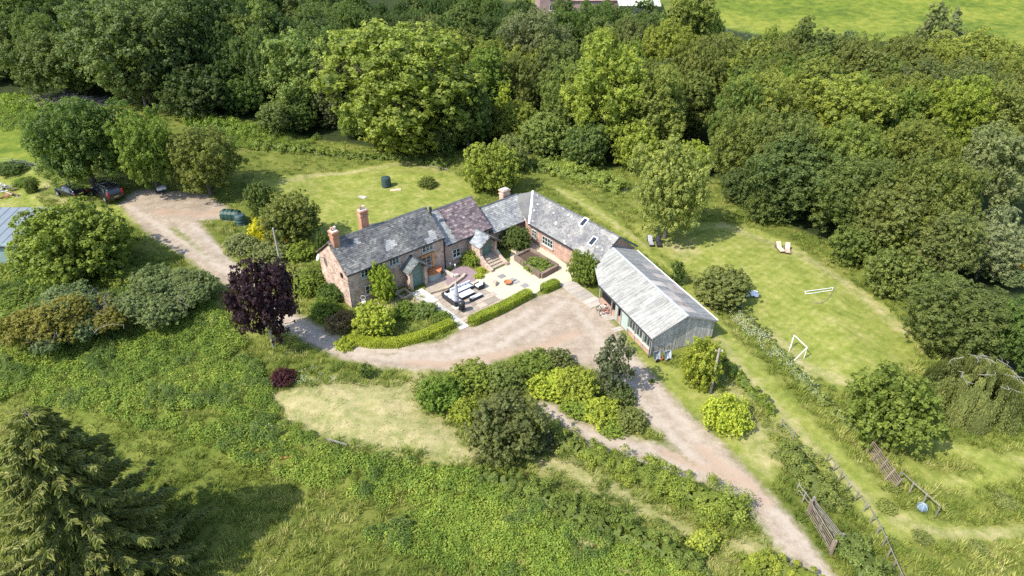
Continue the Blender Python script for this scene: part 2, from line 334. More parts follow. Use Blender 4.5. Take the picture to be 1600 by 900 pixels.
mk['straw'] = np.maximum(mk['straw'], .60*lmask([([(1118, 522), (1170, 590), (1230, 655), (1290, 718), (1340, 768), (1400, 814), (1480, 836), (1640, 830)], .5), ([(1105, 530), (1155, 598), (1215, 668), (1270, 725)], .35), ([(440, 285), (500, 272), (560, 268), (640, 256), (690, 266)], .6), ([(870, 296), (940, 335), (1010, 385)], .35), ([(1130, 352), (1240, 392), (1330, 448), (1410, 515)], .8), ([(1200, 520), (1260, 575), (1330, 600)], .8), ([(75, 285), (60, 305), (100, 315)], .6)]))
mk['drive'] = np.minimum(mk['drive'], np.where(mk['strip'] > .5, 1-mk['strip']+.15, 1))
nx_, ny_ = len(gx), len(gy)
ii, jj = np.meshgrid(np.arange(nx_-1), np.arange(ny_-1)); q0 = (jj*nx_+ii).ravel()
GF = np.stack([q0, q0+1, q0+nx_+1, q0+nx_], 1)
GV = np.stack([xr, yr, GZ.ravel()], 1)
def vrt(k): return mk[k]
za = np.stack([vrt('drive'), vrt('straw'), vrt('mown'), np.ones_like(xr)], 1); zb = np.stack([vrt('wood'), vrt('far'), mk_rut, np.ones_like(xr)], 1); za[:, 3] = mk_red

def ground_material():
    m, n, l = newmat('ground'); b = n['Principled BSDF']; g = N(n, 'ShaderNodeNewGeometry'); P = g.outputs['Position']
    A = N(n, 'ShaderNodeAttribute', attribute_name='za'); B = N(n, 'ShaderNodeAttribute', attribute_name='zb')
    sa = N(n, 'ShaderNodeSeparateColor'); l.new(A.outputs['Color'], sa.inputs[0]); sb = N(n, 'ShaderNodeSeparateColor'); l.new(B.outputs['Color'], sb.inputs[0])
    def noise(sc, det=5.0, ro=.6, dist=0.0):
        t = N(n, 'ShaderNodeTexNoise', i_Scale=sc, i_Detail=det, i_Roughness=ro, i_Distortion=dist); l.new(P, t.inputs['Vector']); return t.outputs[0]
    nA, nB, nC, nD = noise(.22), noise(1.5, 6, .7), noise(9, 5, .75), noise(.06, 4)
    def edge(mask, amt, w):
        s = N(n, 'ShaderNodeMath', operation='MULTIPLY_ADD', i_1=amt, i_2=-amt/2); l.new(nB, s.inputs[0])
        s2 = N(n, 'ShaderNodeMath', operation='ADD'); l.new(s.outputs[0], s2.inputs[0]); l.new(mask, s2.inputs[1])
        r = N(n, 'ShaderNodeMapRange', i_1=.5-w, i_2=.5+w); l.new(s2.outputs[0], r.inputs[0]); return r.outputs[0]
    def col(src, cols): r = ramp(n, cols); l.new(src, r.inputs[0]); return r.outputs[0]
    def avg(a, b_, k=.5):
        s = N(n, 'ShaderNodeMath', operation='MULTIPLY_ADD', i_1=k, i_2=0); l.new(a, s.inputs[0])
        s2 = N(n, 'ShaderNodeMath', operation='MULTIPLY_ADD', i_1=1-k); l.new(b_, s2.inputs[0]); l.new(s.outputs[0], s2.inputs[2]); return s2.outputs[0]
    meadow = col(avg(nA, nC, .55), [(.3, (.055, .080, .014)), (.45, (.10, .125, .022)), (.56, (.155, .165, .035)), (.68, (.22, .20, .07))])
    nE = noise(34, 3, .7); nF = noise(.55, 5, .7)
    mown = col(avg(avg(nB, nF, .4), avg(nC, nE, .5), .55), [(.38, (.082, .115, .018)), (.455, (.158, .187, .032)), (.52, (.222, .235, .053)), (.58, (.31, .283, .105)), (.65, (.42, .36, .185))])
    # mowing stripes: thin, faint, along one direction
    wv = N(n, 'ShaderNodeTexWave', i_Scale=.30, i_Distortion=6.0, i_Detail=3.0, i_Detail_Scale=2.0); mp = N(n, 'ShaderNodeMapping'); mp.inputs['Rotation'].default_value = (0, 0, math.radians(-35)); l.new(P, mp.inputs[0]); l.new(mp.outputs[0], wv.inputs['Vector'])
    wr = N(n, 'ShaderNodeMapRange', i_3=.95, i_4=1.05); l.new(wv.outputs[0], wr.inputs[0])
    w2 = N(n, 'ShaderNodeTexWave', i_Scale=.42, i_Distortion=2.2, i_Detail=3.0, i_Detail_Scale=1.5); m2 = N(n, 'ShaderNodeMapping'); m2.inputs['Rotation'].default_value = (0, 0, math.radians(48)); l.new(P, m2.inputs[0]); l.new(m2.outputs[0], w2.inputs['Vector'])
    w3 = N(n, 'ShaderNodeMapRange', i_3=.955, i_4=1.045); l.new(w2.outputs[0], w3.inputs[0]); wm = N(n, 'ShaderNodeMath', operation='MULTIPLY'); l.new(w3.outputs[0], wm.inputs[0]); l.new(wr.outputs[0], wm.inputs[1])
    sc = N(n, 'ShaderNodeVectorMath', operation='SCALE'); l.new(mown, sc.inputs[0]); l.new(wm.outputs[0], sc.inputs['Scale']); mown = sc.outputs[0]
    straw = col(avg(avg(nB, nF, .35), avg(nC, nE, .5), .55), [(.38, (.12, .15, .038)), (.46, (.22, .22, .078)), (.53, (.335, .29, .135)), (.61, (.45, .37, .21))])
    grav = col(avg(avg(nB, nF, .5), avg(nC, nE, .4), .5), [(.38, (.15, .115, .078)), (.45, (.25, .197, .142)), (.52, (.335, .27, .20)), (.60, (.44, .365, .285))])
    rr_ = N(n, 'ShaderNodeMath', operation='MULTIPLY'); l.new(sb.outputs[2], rr_.inputs[0]); rk = N(n, 'ShaderNodeMapRange', i_1=.3, i_2=.6, i_3=.25, i_4=.85); l.new(nB, rk.inputs[0]); l.new(rk.outputs[0], rr_.inputs[1])
    grav = mix(n, l, grav, (.40, .34, .27, 1), rr_.outputs[0])
    rd = N(n, 'ShaderNodeMath', operation='MULTIPLY'); l.new(A.outputs['Alpha'], rd.inputs[0]); l.new(rk.outputs[0], rd.inputs[1]); grav = mix(n, l, grav, (.36, .25, .17, 1), rd.outputs[0])
    far = col(avg(nD, noise(.5, 6, .7), .5), [(.38, (.065, .10, .014)), (.48, (.125, .16, .020)), (.58, (.205, .215, .034))])  # pasture tone lowered: cloud shade on the hill put into the colour
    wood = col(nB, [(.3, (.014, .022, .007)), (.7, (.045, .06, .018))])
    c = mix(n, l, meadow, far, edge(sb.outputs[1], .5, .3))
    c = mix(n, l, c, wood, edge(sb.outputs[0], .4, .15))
    c = mix(n, l, c, mown, edge(sa.outputs[2], .5, .12)); c = mix(n, l, c, straw, edge(sa.outputs[1], .9, .30)); 
    c = mix(n, l, c, grav, edge(sa.outputs[0], .35, .09))
    l.new(c, b.inputs['Base Color']); b.inputs['Roughness'].default_value = .95; b.inputs['Specular IOR Level'].default_value = .1
    bp = N(n, 'ShaderNodeBump', i_Strength=.45, i_Distance=.10); l.new(avg(nC, nB, .6), bp.inputs['Height']); l.new(bp.outputs[0], b.inputs['Normal'])
ground_material()
# every face belongs to one piece of the setting; all share the one sheet, so the pieces meet without a seam
fc = {k: mk[k][GF].mean(1) for k in mk}
zone = np.zeros(len(GF), int)
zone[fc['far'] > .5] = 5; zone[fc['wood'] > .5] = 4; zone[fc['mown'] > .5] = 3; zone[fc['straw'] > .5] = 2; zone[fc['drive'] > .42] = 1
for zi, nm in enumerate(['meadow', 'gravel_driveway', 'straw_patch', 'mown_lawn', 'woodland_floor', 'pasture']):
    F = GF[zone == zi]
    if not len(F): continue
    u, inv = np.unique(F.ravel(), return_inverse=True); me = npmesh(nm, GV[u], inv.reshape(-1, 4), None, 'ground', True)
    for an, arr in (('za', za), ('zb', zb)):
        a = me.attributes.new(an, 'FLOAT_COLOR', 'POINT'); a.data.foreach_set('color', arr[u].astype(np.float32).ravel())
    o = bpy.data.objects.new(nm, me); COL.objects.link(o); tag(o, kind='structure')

# ================================================================ FOLIAGE PROTOTYPES
leaf_mat('leaves', .44, .62); leaf_mat('needles', .12, .5); simple('bark', (.16, .13, .10), (.09, .075, .06), 6, .95, .5); simple('grey_bark', (.30, .275, .235), (.17, .15, .125), 6, .95, .3)
def unit(a): return a/np.maximum(np.linalg.norm(a, axis=1, keepdims=True), 1e-9)
def quads(P, Nn, size, asp, rng, droop=0.0):
    """one kite-shaped leaf (4 vertices) per point, facing Nn"""
    n = len(P); t = rng.normal(size=(n, 3)); t = unit(t-(t*Nn).sum(1, keepdims=True)*Nn); t[:, 2] -= droop; t = unit(t); s = np.cross(Nn, t)
    L = size*rng.uniform(.65, 1.35, n); Wd = L*asp; L = L[:, None]; Wd = Wd[:, None]
    V = np.stack([P-t*L*.5, P+s*Wd*.5-Nn*L*.06, P+t*L*.5-Nn*L*.10, P-s*Wd*.5-Nn*L*.06], 1).reshape(-1, 3)
    return V, np.arange(4*n).reshape(-1, 4)
def crown_mesh(name, seed, R, H, nl, nleaf, ls, mat='leaves', lob=(.30, .46), zc=.54, asp=.75, open_=0.0, up=.35, bottom=-.75, sub=26, squash=1.0):
    rng = np.random.default_rng(seed)
    i = np.arange(nl)+.5; ph = i*2.39996; cz = 1-(1-bottom)*(i/nl); rr = np.sqrt(np.clip(1-cz**2, 0, 1))
    C = np.stack([rr*np.cos(ph), rr*np.sin(ph), cz], 1)+rng.normal(size=(nl, 3))*.10
    lr = rng.uniform(*lob, nl); k = (1-lr*.62)[:, None]; C = C*k*rng.uniform(.86, 1.10, (nl, 1))
    C *= np.array([R, R, H*(1-zc)*squash]); C[:, 2] += H*zc; lr = lr*R
    C = np.vstack([C, [[0, 0, H*zc]]]); lr = np.append(lr, R*.5)
    w = lr**2; w /= w.sum(); nsub = nl*sub
    li = rng.choice(nl+1, nsub, p=w); sd_ = unit(rng.normal(size=(nsub, 3))+np.array([0, 0, up]))
    S = C[li]+sd_*(lr[li]*rng.uniform(.78, 1.04, nsub))[:, None]; sr = lr[li]*rng.uniform(.16, .32, nsub); tone = rng.random(nsub)
    si = rng.integers(0, nsub, nleaf); d = unit(rng.normal(size=(nleaf, 3))+sd_[si]*1.0+np.array([0, 0, up]))
    P = S[si]+d*(sr[si]*rng.uniform(.5, 1.08, nleaf))[:, None]
    D = np.linalg.norm(P[:, None, :]-C[None], axis=2)/lr[None]; ok = (D.min(1) > .62) & (P[:, 2] > .02*H)
    if open_: ok &= rng.random(nleaf) > open_
    P, d, si = P[ok], d[ok], si[ok]
    nn = unit(d*.8+rng.normal(size=P.shape)*.42+np.array([0, 0, .35]))
    V, F = quads(P, nn, ls, asp, rng)
    r = np.clip(.5*tone[si]+.5*rng.random(len(P)), 0, 1)
    # an inner mass of larger leaves fills the heart of the crown
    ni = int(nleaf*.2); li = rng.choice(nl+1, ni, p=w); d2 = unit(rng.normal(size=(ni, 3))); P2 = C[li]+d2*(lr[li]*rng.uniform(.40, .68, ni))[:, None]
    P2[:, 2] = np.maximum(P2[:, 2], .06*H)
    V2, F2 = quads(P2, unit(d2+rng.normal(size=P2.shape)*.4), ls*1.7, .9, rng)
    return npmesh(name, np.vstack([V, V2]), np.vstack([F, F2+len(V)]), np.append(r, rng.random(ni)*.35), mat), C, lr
def trunk_mesh(name, R, H, C, rad, mat='bark', seed=1, zf=.45):
    rnd = random.Random(seed); mb = MB(); lean = (rnd.uniform(-.03, .03)*H, rnd.uniform(-.03, .03)*H); top = Vector((lean[0], lean[1], H*zf*.8))
    mb.tube([(0, 0, -.3), (lean[0]*.3, lean[1]*.3, H*.12), tuple(top), (lean[0]*1.4, lean[1]*1.4, H*.8)], [rad*1.35, rad, rad*.75, rad*.2], 8)
    for c in list(C)[::2][:9]:
        c = Vector(c); m_ = top.lerp(c, .5); m_.z -= .04*H; st = Vector((lean[0]*.6, lean[1]*.6, H*rnd.uniform(.14, zf*.9)))
        mb.tube([st, st.lerp(m_, .9), c], [rad*.5, rad*.32, rad*.1], 5)
    return mb.mesh(name, mat)
PROTO = {}
def proto(key, R, H, nl, nleaf, ls, tr, seed, mat='leaves', bark='bark', **kw):
    me, C, lr = crown_mesh('crown', seed, R, H, nl, nleaf, ls, mat, **kw)
    co = np.empty(len(me.vertices)*3, np.float32); me.vertices.foreach_get('co', co); co = co.reshape(-1, 3)
    Rt, Ht = R, H; R = float(np.percentile(np.hypot(co[:, 0], co[:, 1]), 98.5)); H = float(np.percentile(co[:, 2], 99.7))   # true extent of the finished crown
    PROTO[key] = (R, H, me, trunk_mesh('trunk', Rt, Ht, C, tr, bark, seed) if tr else None)
# broadleaf trees, large to small; sizes in metres
for i in range(3): proto('oak%d' % i, 7.0, 14, 34, 40000, .27, .38, 20+i, lob=(.26, .42))
for i in range(3): proto('ash%d' % i, 6.0, 15, 32, 30000, .29, .32, 30+i, lob=(.24, .38), asp=.6, open_=.1)
for i in range(2): proto('tall%d' % i, 3.6, 14, 30, 22000, .25, .26, 40+i, lob=(.34, .5), zc=.5, bottom=-.9)
for i in range(3): proto('tree%d' % i, 3.6, 6.5, 26, 20000, .21, .18, 50+i, lob=(.30, .46), bottom=-.85, zc=.52)
for i in range(3): proto('round%d' % i, 2.4, 4.2, 22, 13000, .17, .12, 60+i, lob=(.34, .5), bottom=-1.0, zc=.5)
for i in range(3): proto('bush%d' % i, 1.6, 2.0, 18, 9500, .12, 0, 70+i, lob=(.34, .52), bottom=-.35, zc=.38)
for i in range(2): proto('wide%d' % i, 3.0, 3.4, 30, 16000, .17, 0, 90+i, lob=(.24, .40), bottom=-.3, zc=.36)
proto('biground', 5.4, 8.6, 44, 42000, .25, .22, 95, lob=(.24, .36), bottom=-1.0, zc=.5)
proto('dome', 2.4, 2.2, 46, 15000, .13, 0, 80, lob=(.22, .28), bottom=.0, zc=.25)
proto('maple', 3.4, 6.6, 30, 13000, .22, .14, 81, 'leaves', 'grey_bark', lob=(.22, .34), bottom=-.75, zc=.60, open_=.38)
proto('airy', 1.9, 5.2, 20, 5200, .18, .10, 82, lob=(.26, .42), bottom=-.9, open_=.3, zc=.5)
def spruce_mesh(name, H, R, seed, whorls=34, per=9):
    rng = np.random.default_rng(seed); Ps, Ns, Ts, Ls, mb = [], [], [], [], MB()
    mb.tube([(0, 0, -.3), (0, 0, H*.5), (0, 0, H)], [.34, .2, .04], 8)
    for w in range(whorls):
        t = (w+.5)/whorls; z = H*(.06+.93*t); L = R*(1-t)**.72*rng.uniform(.85, 1.1)+.25
        for k in range(per):
            a = 2*math.pi*(k+rng.uniform(-.3, .3))/per+w*1.3; Lk = L*rng.uniform(.72, 1.15); z0 = z+rng.uniform(-.2, .2)
            dr = rng.uniform(.10, .32)+(.18 if t < .5 else 0); m = 7; pts = []
            for j in range(m+1):
                s = j/m; pts.append((math.cos(a)*Lk*s, math.sin(a)*Lk*s, z0-dr*Lk*s*1.1+.38*Lk*s**3*dr*2))
            mb.tube(pts, [.038*(1-j/m*.8) for j in range(m+1)], 4, False)
            ns = int(20+80*Lk/R)
            s = rng.uniform(.10, 1, ns)**.7; p = np.stack([np.interp(s, np.linspace(0, 1, m+1), [q[c] for q in pts]) for c in range(3)], 1)
            side = np.array([-math.sin(a), math.cos(a), 0]); out = np.array([math.cos(a), math.sin(a), -.2]); sg = rng.choice([-1, 1], ns)[:, None]
            d = unit(out*rng.uniform(.5, 1, (ns, 1))+side*sg*rng.uniform(.1, 1, (ns, 1))+np.array([0, 0, -.55])*rng.uniform(0, 1.5, (ns, 1)))
            ll = (.34+.36*rng.random(ns))*(1.15-.35*s); Ps.append(p+d*ll[:, None]*.45); Ts.append(d); Ls.append(ll); Ns.append(unit(rng.normal(size=(ns, 3))*.5+np.array([0, 0, 1])))
    P = np.vstack(Ps); T = np.vstack(Ts); L = np.concatenate(Ls)[:, None]; Nn = np.vstack(Ns); S = unit(np.cross(T, Nn)); U = np.cross(S, T)
    VV, FF = [], []; n = len(P)
    for q in range(3):       # three crossed feathers per twig
        ang = q*2.1; s2 = S*math.cos(ang)+U*math.sin(ang); off = T*L*(.12*q-.1)
        V = np.stack([P-T*L*.5+off, P+s2*L*.26+off, P+T*L*.55+off, P-s2*L*.26+off], 1).reshape(-1, 3); VV.append(V); FF.append(np.arange(4*n).reshape(-1, 4)+q*4*n)
    return npmesh(name, np.vstack(VV), np.vstack(FF), rng.random(3*n), 'needles'), mb
me, mb = spruce_mesh('crown', 15, 5.6, 5); PROTO['spruce'] = (5.6, 15, me, mb.mesh('trunk', 'bark'))
def weeping_mesh(H, R, seed):
    rng = np.random.default_rng(seed); n = 3200; cl = rng.integers(0, 130, n); a = rng.uniform(0, 6.283, 130)[cl]+rng.normal(size=n)*.07; r = R*np.clip(np.sqrt(rng.random(130))[cl]+rng.normal(size=n)*.05, .05, 1); zt = H*(1-.50*(r/R)**2.2)*(rng.uniform(.86, 1.0, 130)[cl])*rng.uniform(.94, 1.02, n); VV = []; rr = []
    Ln = np.minimum(zt-.15, (rng.uniform(1.2, 3.6, 130)[cl])*rng.uniform(.8, 1.1, n)*(.4+.8*r/R)); k = 0; P = []; T = []; 
    for j in range(14):
        s = (j+rng.random(n))/14; P.append(np.stack([np.cos(a)*(r+.25*s)+rng.normal(size=n)*.06, np.sin(a)*(r+.25*s)+rng.normal(size=n)*.06, zt-Ln*s], 1))
    P = np.vstack(P); tone = np.tile(rng.random(130)[cl], 14); keep = P[:, 2] > .05; P = P[keep]; tone = tone[keep]; Nn = unit(rng.normal(size=P.shape)*.35+unit(P*np.array([1, 1, 0])+1e-6)*np.array([1, 1, .2])+np.array([0, 0, .25])); m = len(P); t = unit(np.stack([rng.normal(size=m)*.2, rng.normal(size=m)*.2, -np.ones(m)], 1)); s = unit(np.cross(Nn, t))
    L = rng.uniform(.16, .30, m)[:, None]; V = np.stack([P-t*L*.5, P+s*L*.16, P+t*L*.6, P-s*L*.16], 1).reshape(-1, 3)
    me = npmesh('crown', V, np.arange(4*m).reshape(-1, 4), .65*tone+.35*rng.random(m), 'leaves'); mb = MB(); mb.tube([(0, 0, -.3), (.2, .1, H*.4), (0, 0, H*.62)], [.28, .2, .12], 8)
    zs = lambda r_: H*(1-.50*(r_/R)**2.2)*.99
    tm = mb.mesh('trunk', 'grey_bark'); mb = MB()
    for i in range(10):      # bare pale branches lying over the top of the dome
        b = i*2.4; r0 = R*math.sqrt((i+.5)/15)*.75; p = np.array([math.cos(b)*r0, math.sin(b)*r0]); dr = rng.uniform(0, 6.283); pts = []
        for q in range(7): pts.append((p[0], p[1], zs(min(np.hypot(*p), R*.95))+.05+.05*rng.random())); dr += rng.normal()*.45; p = p+np.array([math.cos(dr), math.sin(dr)])*rng.uniform(.16, .34)
        mb.tube(pts, [.032, .03, .026, .022, .018, .013, .007], 5, False)
        for q in (2, 4): d2 = dr+rng.choice([-1, 1])*.9; mb.tube([pts[q], (pts[q][0]+math.cos(d2)*.3, pts[q][1]+math.sin(d2)*.3, pts[q][2]+.03), (pts[q][0]+math.cos(d2+.3)*.65, pts[q][1]+math.sin(d2+.3)*.65, pts[q][2])], [.025, .018, .008], 4, False)
    return me, tm, mb.mesh('bare_branches', 'grey_bark')
me, tk, WEEP_BR = weeping_mesh(4.6, 3.6, 3); PROTO['weeping'] = (3.85, 4.6, me, tk)
def twig_mesh(seed, R, H, n=90):
    """bare grey scrub: arching stems with side twigs"""
    rng = random.Random(seed); mb = MB()
    for i in range(n):
        a = rng.uniform(0, 6.283); L = R*rng.uniform(.5, 1.05); h = H*rng.uniform(.55, 1.05); x0, y0 = rng.uniform(-.5, .5)*R*.7, rng.uniform(-.5, .5)*R*.7; pts = []
        for q in range(5): s = q/4; pts.append((x0+math.cos(a+.4*s)*L*s*.7, y0+math.sin(a+.4*s)*L*s*.7, h*math.sin(min(s*1.25, 1.25)*1.57)))
        mb.tube(pts, [.035, .03, .022, .016, .008], 3, False)
        for k in range(3): p = Vector(pts[2+k % 3]); mb.tube([p, p+Vector((rng.uniform(-.5, .5), rng.uniform(-.5, .5), rng.uniform(-.1, .4)))*R*.4], [.014, .006], 3, False)
    return mb.mesh('bare_branches', 'grey_bark')

# ================================================================ TREES AND SHRUBS
G_MID, G_DARK, G_DEEP, G_LIGHT, G_LIME, G_YEL, G_GREY, G_OLIVE, G_BROWN = (.085, .145, .022), (.055, .10, .020), (.036, .07, .016), (.125, .19, .030), (.19, .25, .028), (.27, .29, .030), (.13, .17, .062), (.105, .125, .028), (.095, .095, .040)
PURPLE, MAROON, GOLD, OCHRE, BLUEG = (.022, .014, .017), (.045, .018, .020), (.285, .345, .02), (.23, .19, .022), (.065, .11, .045)
def plant(key, loc, w, h, col, name, label, cat, group=None, rz=None, extra=None):
    R, H, cm, tm = PROTO[key]; t = thing(name, loc, label, cat, group, random.uniform(0, 6.28) if rz is None else rz)
    s = (w/2/R, w/2/R, h/H); t.scale = s
    c = bpy.data.objects.new('crown' if tm else 'foliage', cm); COL.objects.link(c); c.parent = t; k = random.uniform(.92, 1.08); r_ = col[0]*k*1.68; g_ = col[1]*1.34; r_ = min(r_, g_*.90) if col[1] > col[0]*1.02 and name != 'golden_shrub' else r_; c.color = (r_*1.27, g_*1.25, col[2]*k*1.75, 1)
    if key == 'weeping': e_ = bpy.data.objects.new('bare_branches', WEEP_BR); COL.objects.link(e_); e_.parent = t; e_['kind'] = 'stuff'
    if tm: r = bpy.data.objects.new('trunk', tm); COL.objects.link(r); r.parent = t
    return t
OCC = []
def tree_top(key, px, py, h, wpx, col, name, label, cat='tree', group=None, sink=0):
    """a tree whose top shows at photo pixel (px, py), h metres tall, wpx wide in the photo"""
    z = 0; he = h*.97; w = h
    for _ in range(14):
        x, y = unproj(px, py, he+z); z = .5*z+.5*tz(x, y); w = wpx*px2m(x, y, h*.6)*.98; th = math.atan2(CAM_H-h*.6, math.hypot(x, y)); a_, b_ = w/2, h/2
        he = .5*he+.5*(b_*math.cos(th)+math.hypot(b_*math.cos(th), a_*math.sin(th)))/math.cos(th)*.95
    OCC.append((x, y, w/2)); return plant(key, (x, y, tz(x, y)-sink), w, h, col, name, label, cat, group)
def shrub(key, px, py, wpx, hpx, col, name, label, cat='shrub', group=None):
    """a shrub or small tree whose outline in the photo is wpx wide, hpx high and touches the row py at its foot"""
    p = at(px, py); k = px2m(p.x, p.y, 0); th = math.atan2(CAM_H, p.y); sn, cs = math.sin(th), math.cos(th); w = wpx*k*.97; Hp = hpx*k*.96; a_ = w/2
    if key[:4] == 'bush' or key in ('dome', 'weeping'):
        f_ = min(a_*sn, .36*Hp); h = math.sqrt(max((Hp-f_)**2-f_**2, (.35*Hp)**2))/cs
    else:
        f0 = min(a_*sn, .40*Hp); bc = math.sqrt(Hp*Hp/4-f0*f0); h = 2*bc/cs; f_ = Hp/2-bc
    for _ in range(3): q = at(px, py-f_/k); k = px2m(q.x, q.y, 0)
    if w > 8.5 and key[:4] in ('tree', 'roun'): key = 'oak%d' % (int(px) % 3)
    elif w > 4.6 and key[:4] == 'bush': key = 'wide%d' % (int(px) % 2)
    OCC.append((q.x, q.y, w/2)); return plant(key, q-Vector((0, 0, .05)), w, h, col, name, label, cat, group)

# ================================================================ HEDGES
def hedge(pts, w, h, col, name, label, cat='hedge', group=None, ls=.11, dens=260, clip=True, seed=1, worldpts=False, lump=.0):
    """leafy hedge along a line of photo pixels; w, h in metres (single numbers or one per point)"""
    rng = np.random.default_rng(seed); P = np.array(pts if worldpts else [tuple(at(*p)[:2]) for p in pts]); ws = np.array(w if isinstance(w, (list, tuple)) else [w]*len(P)); hs = np.array(h if isinstance(h, (list, tuple)) else [h]*len(P))
    d = np.r_[0, np.cumsum(np.hypot(*np.diff(P, axis=0).T))]; L = d[-1]; n = int(dens*L*(ws.mean()+2*hs.mean()))
    # small random mounds along the hedge carry the leaves, so that its face is clumped
    nc = max(6, int(L*ws.mean()*(7 if clip else 2.2)))
    def place(s, a, k):
        x = np.interp(s, d, P[:, 0]); y = np.interp(s, d, P[:, 1]); e = .3; tx = np.interp(s+e, d, P[:, 0])-np.interp(s-e, d, P[:, 0]); ty = np.interp(s+e, d, P[:, 1])-np.interp(s-e, d, P[:, 1]); tl = np.hypot(tx, ty)+1e-9; tx /= tl; ty /= tl
        W_ = np.interp(s, d, ws)/2; H_ = np.interp(s, d, hs); en = np.clip(np.minimum(s, L-s)/(np.minimum(W_, .6)), 0, 1); en = np.sqrt(1-(1-en)**2)*.85+.15
        if clip:
            fr_ = a/math.pi*(2*H_+2*W_); c_r = .16; side = np.where(fr_ < H_, -1, np.where(fr_ > H_+2*W_, 1, 0))
            off = np.where(side == 0, fr_-H_-W_, side*W_); z = np.where(side == 0, H_, np.where(side < 0, fr_, 2*H_+2*W_-fr_)); eo = np.clip((np.abs(off)-(W_-c_r))/c_r, 0, 1); ez = np.clip((z-(H_-c_r))/c_r, 0, 1)
            z = z-c_r*.35*eo*(side == 0); off = off-np.sign(off)*c_r*.35*ez*(side != 0); off = off*en; z = z*(.75+.25*en)
        else: off = np.cos(a)*W_*en*k; z = np.sin(a)*H_*en*k
        nx, ny, nz = -ty*np.cos(a), tx*np.cos(a), np.sin(a)
        if clip: nx, ny, nz = -ty*side, tx*side, np.where(side == 0, 1.0, .25)
        return np.stack([x-ty*off, y+tx*off, terrain(x-ty*off, y+tx*off)+z], 1), np.stack([nx, ny, nz], 1)
    if clip:
        s = rng.uniform(0, L, n); a = rng.uniform(0, math.pi, n); Q, Nn = place(s, a, 1.0); Q += unit(Nn)*rng.uniform(-.05, .03, n)[:, None]
        tone = vnoise(Q[:, 0]*2.5, Q[:, 1]*2.5)
    else:
        s0 = rng.uniform(0, L, nc); a0 = rng.uniform(.1, math.pi-.1, nc); C, CN = place(s0, a0, rng.uniform(.55, 1.0, nc)); cr = rng.uniform(.28, .6, nc)*np.interp(s0, d, np.minimum(ws, hs*1.6))*.42; tn = rng.random(nc)
        i = rng.integers(0, nc, n); dd = unit(rng.normal(size=(n, 3))+CN[i]*.7+np.array([0, 0, .4])); Q = C[i]+dd*(cr[i]*rng.uniform(.6, 1.08, n))[:, None]; Nn = dd; tone = tn[i]
        g = terrain(Q[:, 0], Q[:, 1]); Q[:, 2] = np.maximum(Q[:, 2], g+.03)
    V, F = quads(Q, unit(unit(Nn)*.8+rng.normal(size=Q.shape)*.45+np.array([0, 0, .2])), ls, .75, rng)
    # woody inner mass
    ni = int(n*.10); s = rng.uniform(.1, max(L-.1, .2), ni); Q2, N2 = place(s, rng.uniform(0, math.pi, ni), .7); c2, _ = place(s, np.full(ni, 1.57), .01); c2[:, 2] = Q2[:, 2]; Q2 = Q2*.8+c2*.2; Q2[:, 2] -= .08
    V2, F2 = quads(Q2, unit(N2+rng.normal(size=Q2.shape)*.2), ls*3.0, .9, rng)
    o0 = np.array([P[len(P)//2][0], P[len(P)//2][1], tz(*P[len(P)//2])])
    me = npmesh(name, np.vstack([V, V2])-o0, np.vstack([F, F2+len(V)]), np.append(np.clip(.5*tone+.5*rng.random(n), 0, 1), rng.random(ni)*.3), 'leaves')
    o = bpy.data.objects.new(name, me); COL.objects.link(o); o.location = o0; o.color = (min(col[0]*1.62, col[1]*1.32*.92)*1.3, col[1]*1.32*1.3, col[2]*1.9, 1); return tag(o, label, cat, group)

# ================================================================ PLANTING: garden and yard
T, S = tree_top, shrub
S('tree0', 150, 300, 158, 150, G_DARK, 'broadleaf_tree', 'dark green tree overhanging the two parked cars')
S('tree1', 247, 302, 108, 125, G_MID, 'broadleaf_tree', 'mid green tree between the parked cars and the tree by the oil tank')
S('tree2', 330, 310, 118, 118, G_OLIVE, 'broadleaf_tree', 'spreading olive green tree on the lawn edge above the oil tank')
S('biground', 133, 448, 184, 146, (.105, .155, .024), 'hazel_tree', 'big round bright green tree beside the pale metal shed roof')
S('round1', 770, 304, 92, 88, (.12, .185, .026), 'round_tree', 'neat round green tree on the lawn behind the stone chimney of the link building')
S('tree1', 1038, 378, 128, 160, (.16, .19, .045), 'apple_tree', 'yellow green fruit tree beside the two dark loungers')
S('round2', 412, 338, 50, 55, G_DARK, 'small_tree', 'small dark green tree on the lawn edge right of the green water tank')
S('tree2', 460, 388, 100, 92, G_OLIVE, 'small_tree', 'bushy olive tree left of the cottage beside the golden shrub')
S('bush0', 410, 384, 40, 46, GOLD, 'golden_shrub', 'vivid yellow flowering shrub next to the bushy olive tree')
S('bush1', 446, 386, 40, 22, (.42, .38, .03), 'golden_shrub', 'low yellow tinged shrub spreading under the bushy olive tree')
S('bush1', 378, 402, 62, 40, G_GREY, 'elder_shrub', 'pale grey green shrub on the bank above the track left of the yellow shrub')
S('bush2', 425, 418, 75, 45, G_GREY, 'elder_shrub', 'grey green shrub at the foot of the tall utility pole')
S('bush0', 470, 415, 60, 45, G_LIGHT, 'garden_shrub', 'light green shrub between the utility pole and the cottage end wall')
S('round2', 508, 352+50, 24, 40, G_DARK, 'garden_shrub', 'dark shrub tucked behind the orange brick end chimney')
S('bush1', 490, 462, 62, 48, G_MID, 'garden_shrub', 'green shrub right under the cottage end wall')
S('bush2', 520, 478, 62, 40, G_DARK, 'garden_shrub', 'dark green shrub before the lower cottage corner')
S('bush0', 552, 470, 48, 42, G_MID, 'garden_shrub', 'leafy shrub under the leftmost cottage window')
S('bush1', 508, 506, 56, 44, G_MID, 'garden_shrub', 'shrub between the purple tree and the lime green acer')
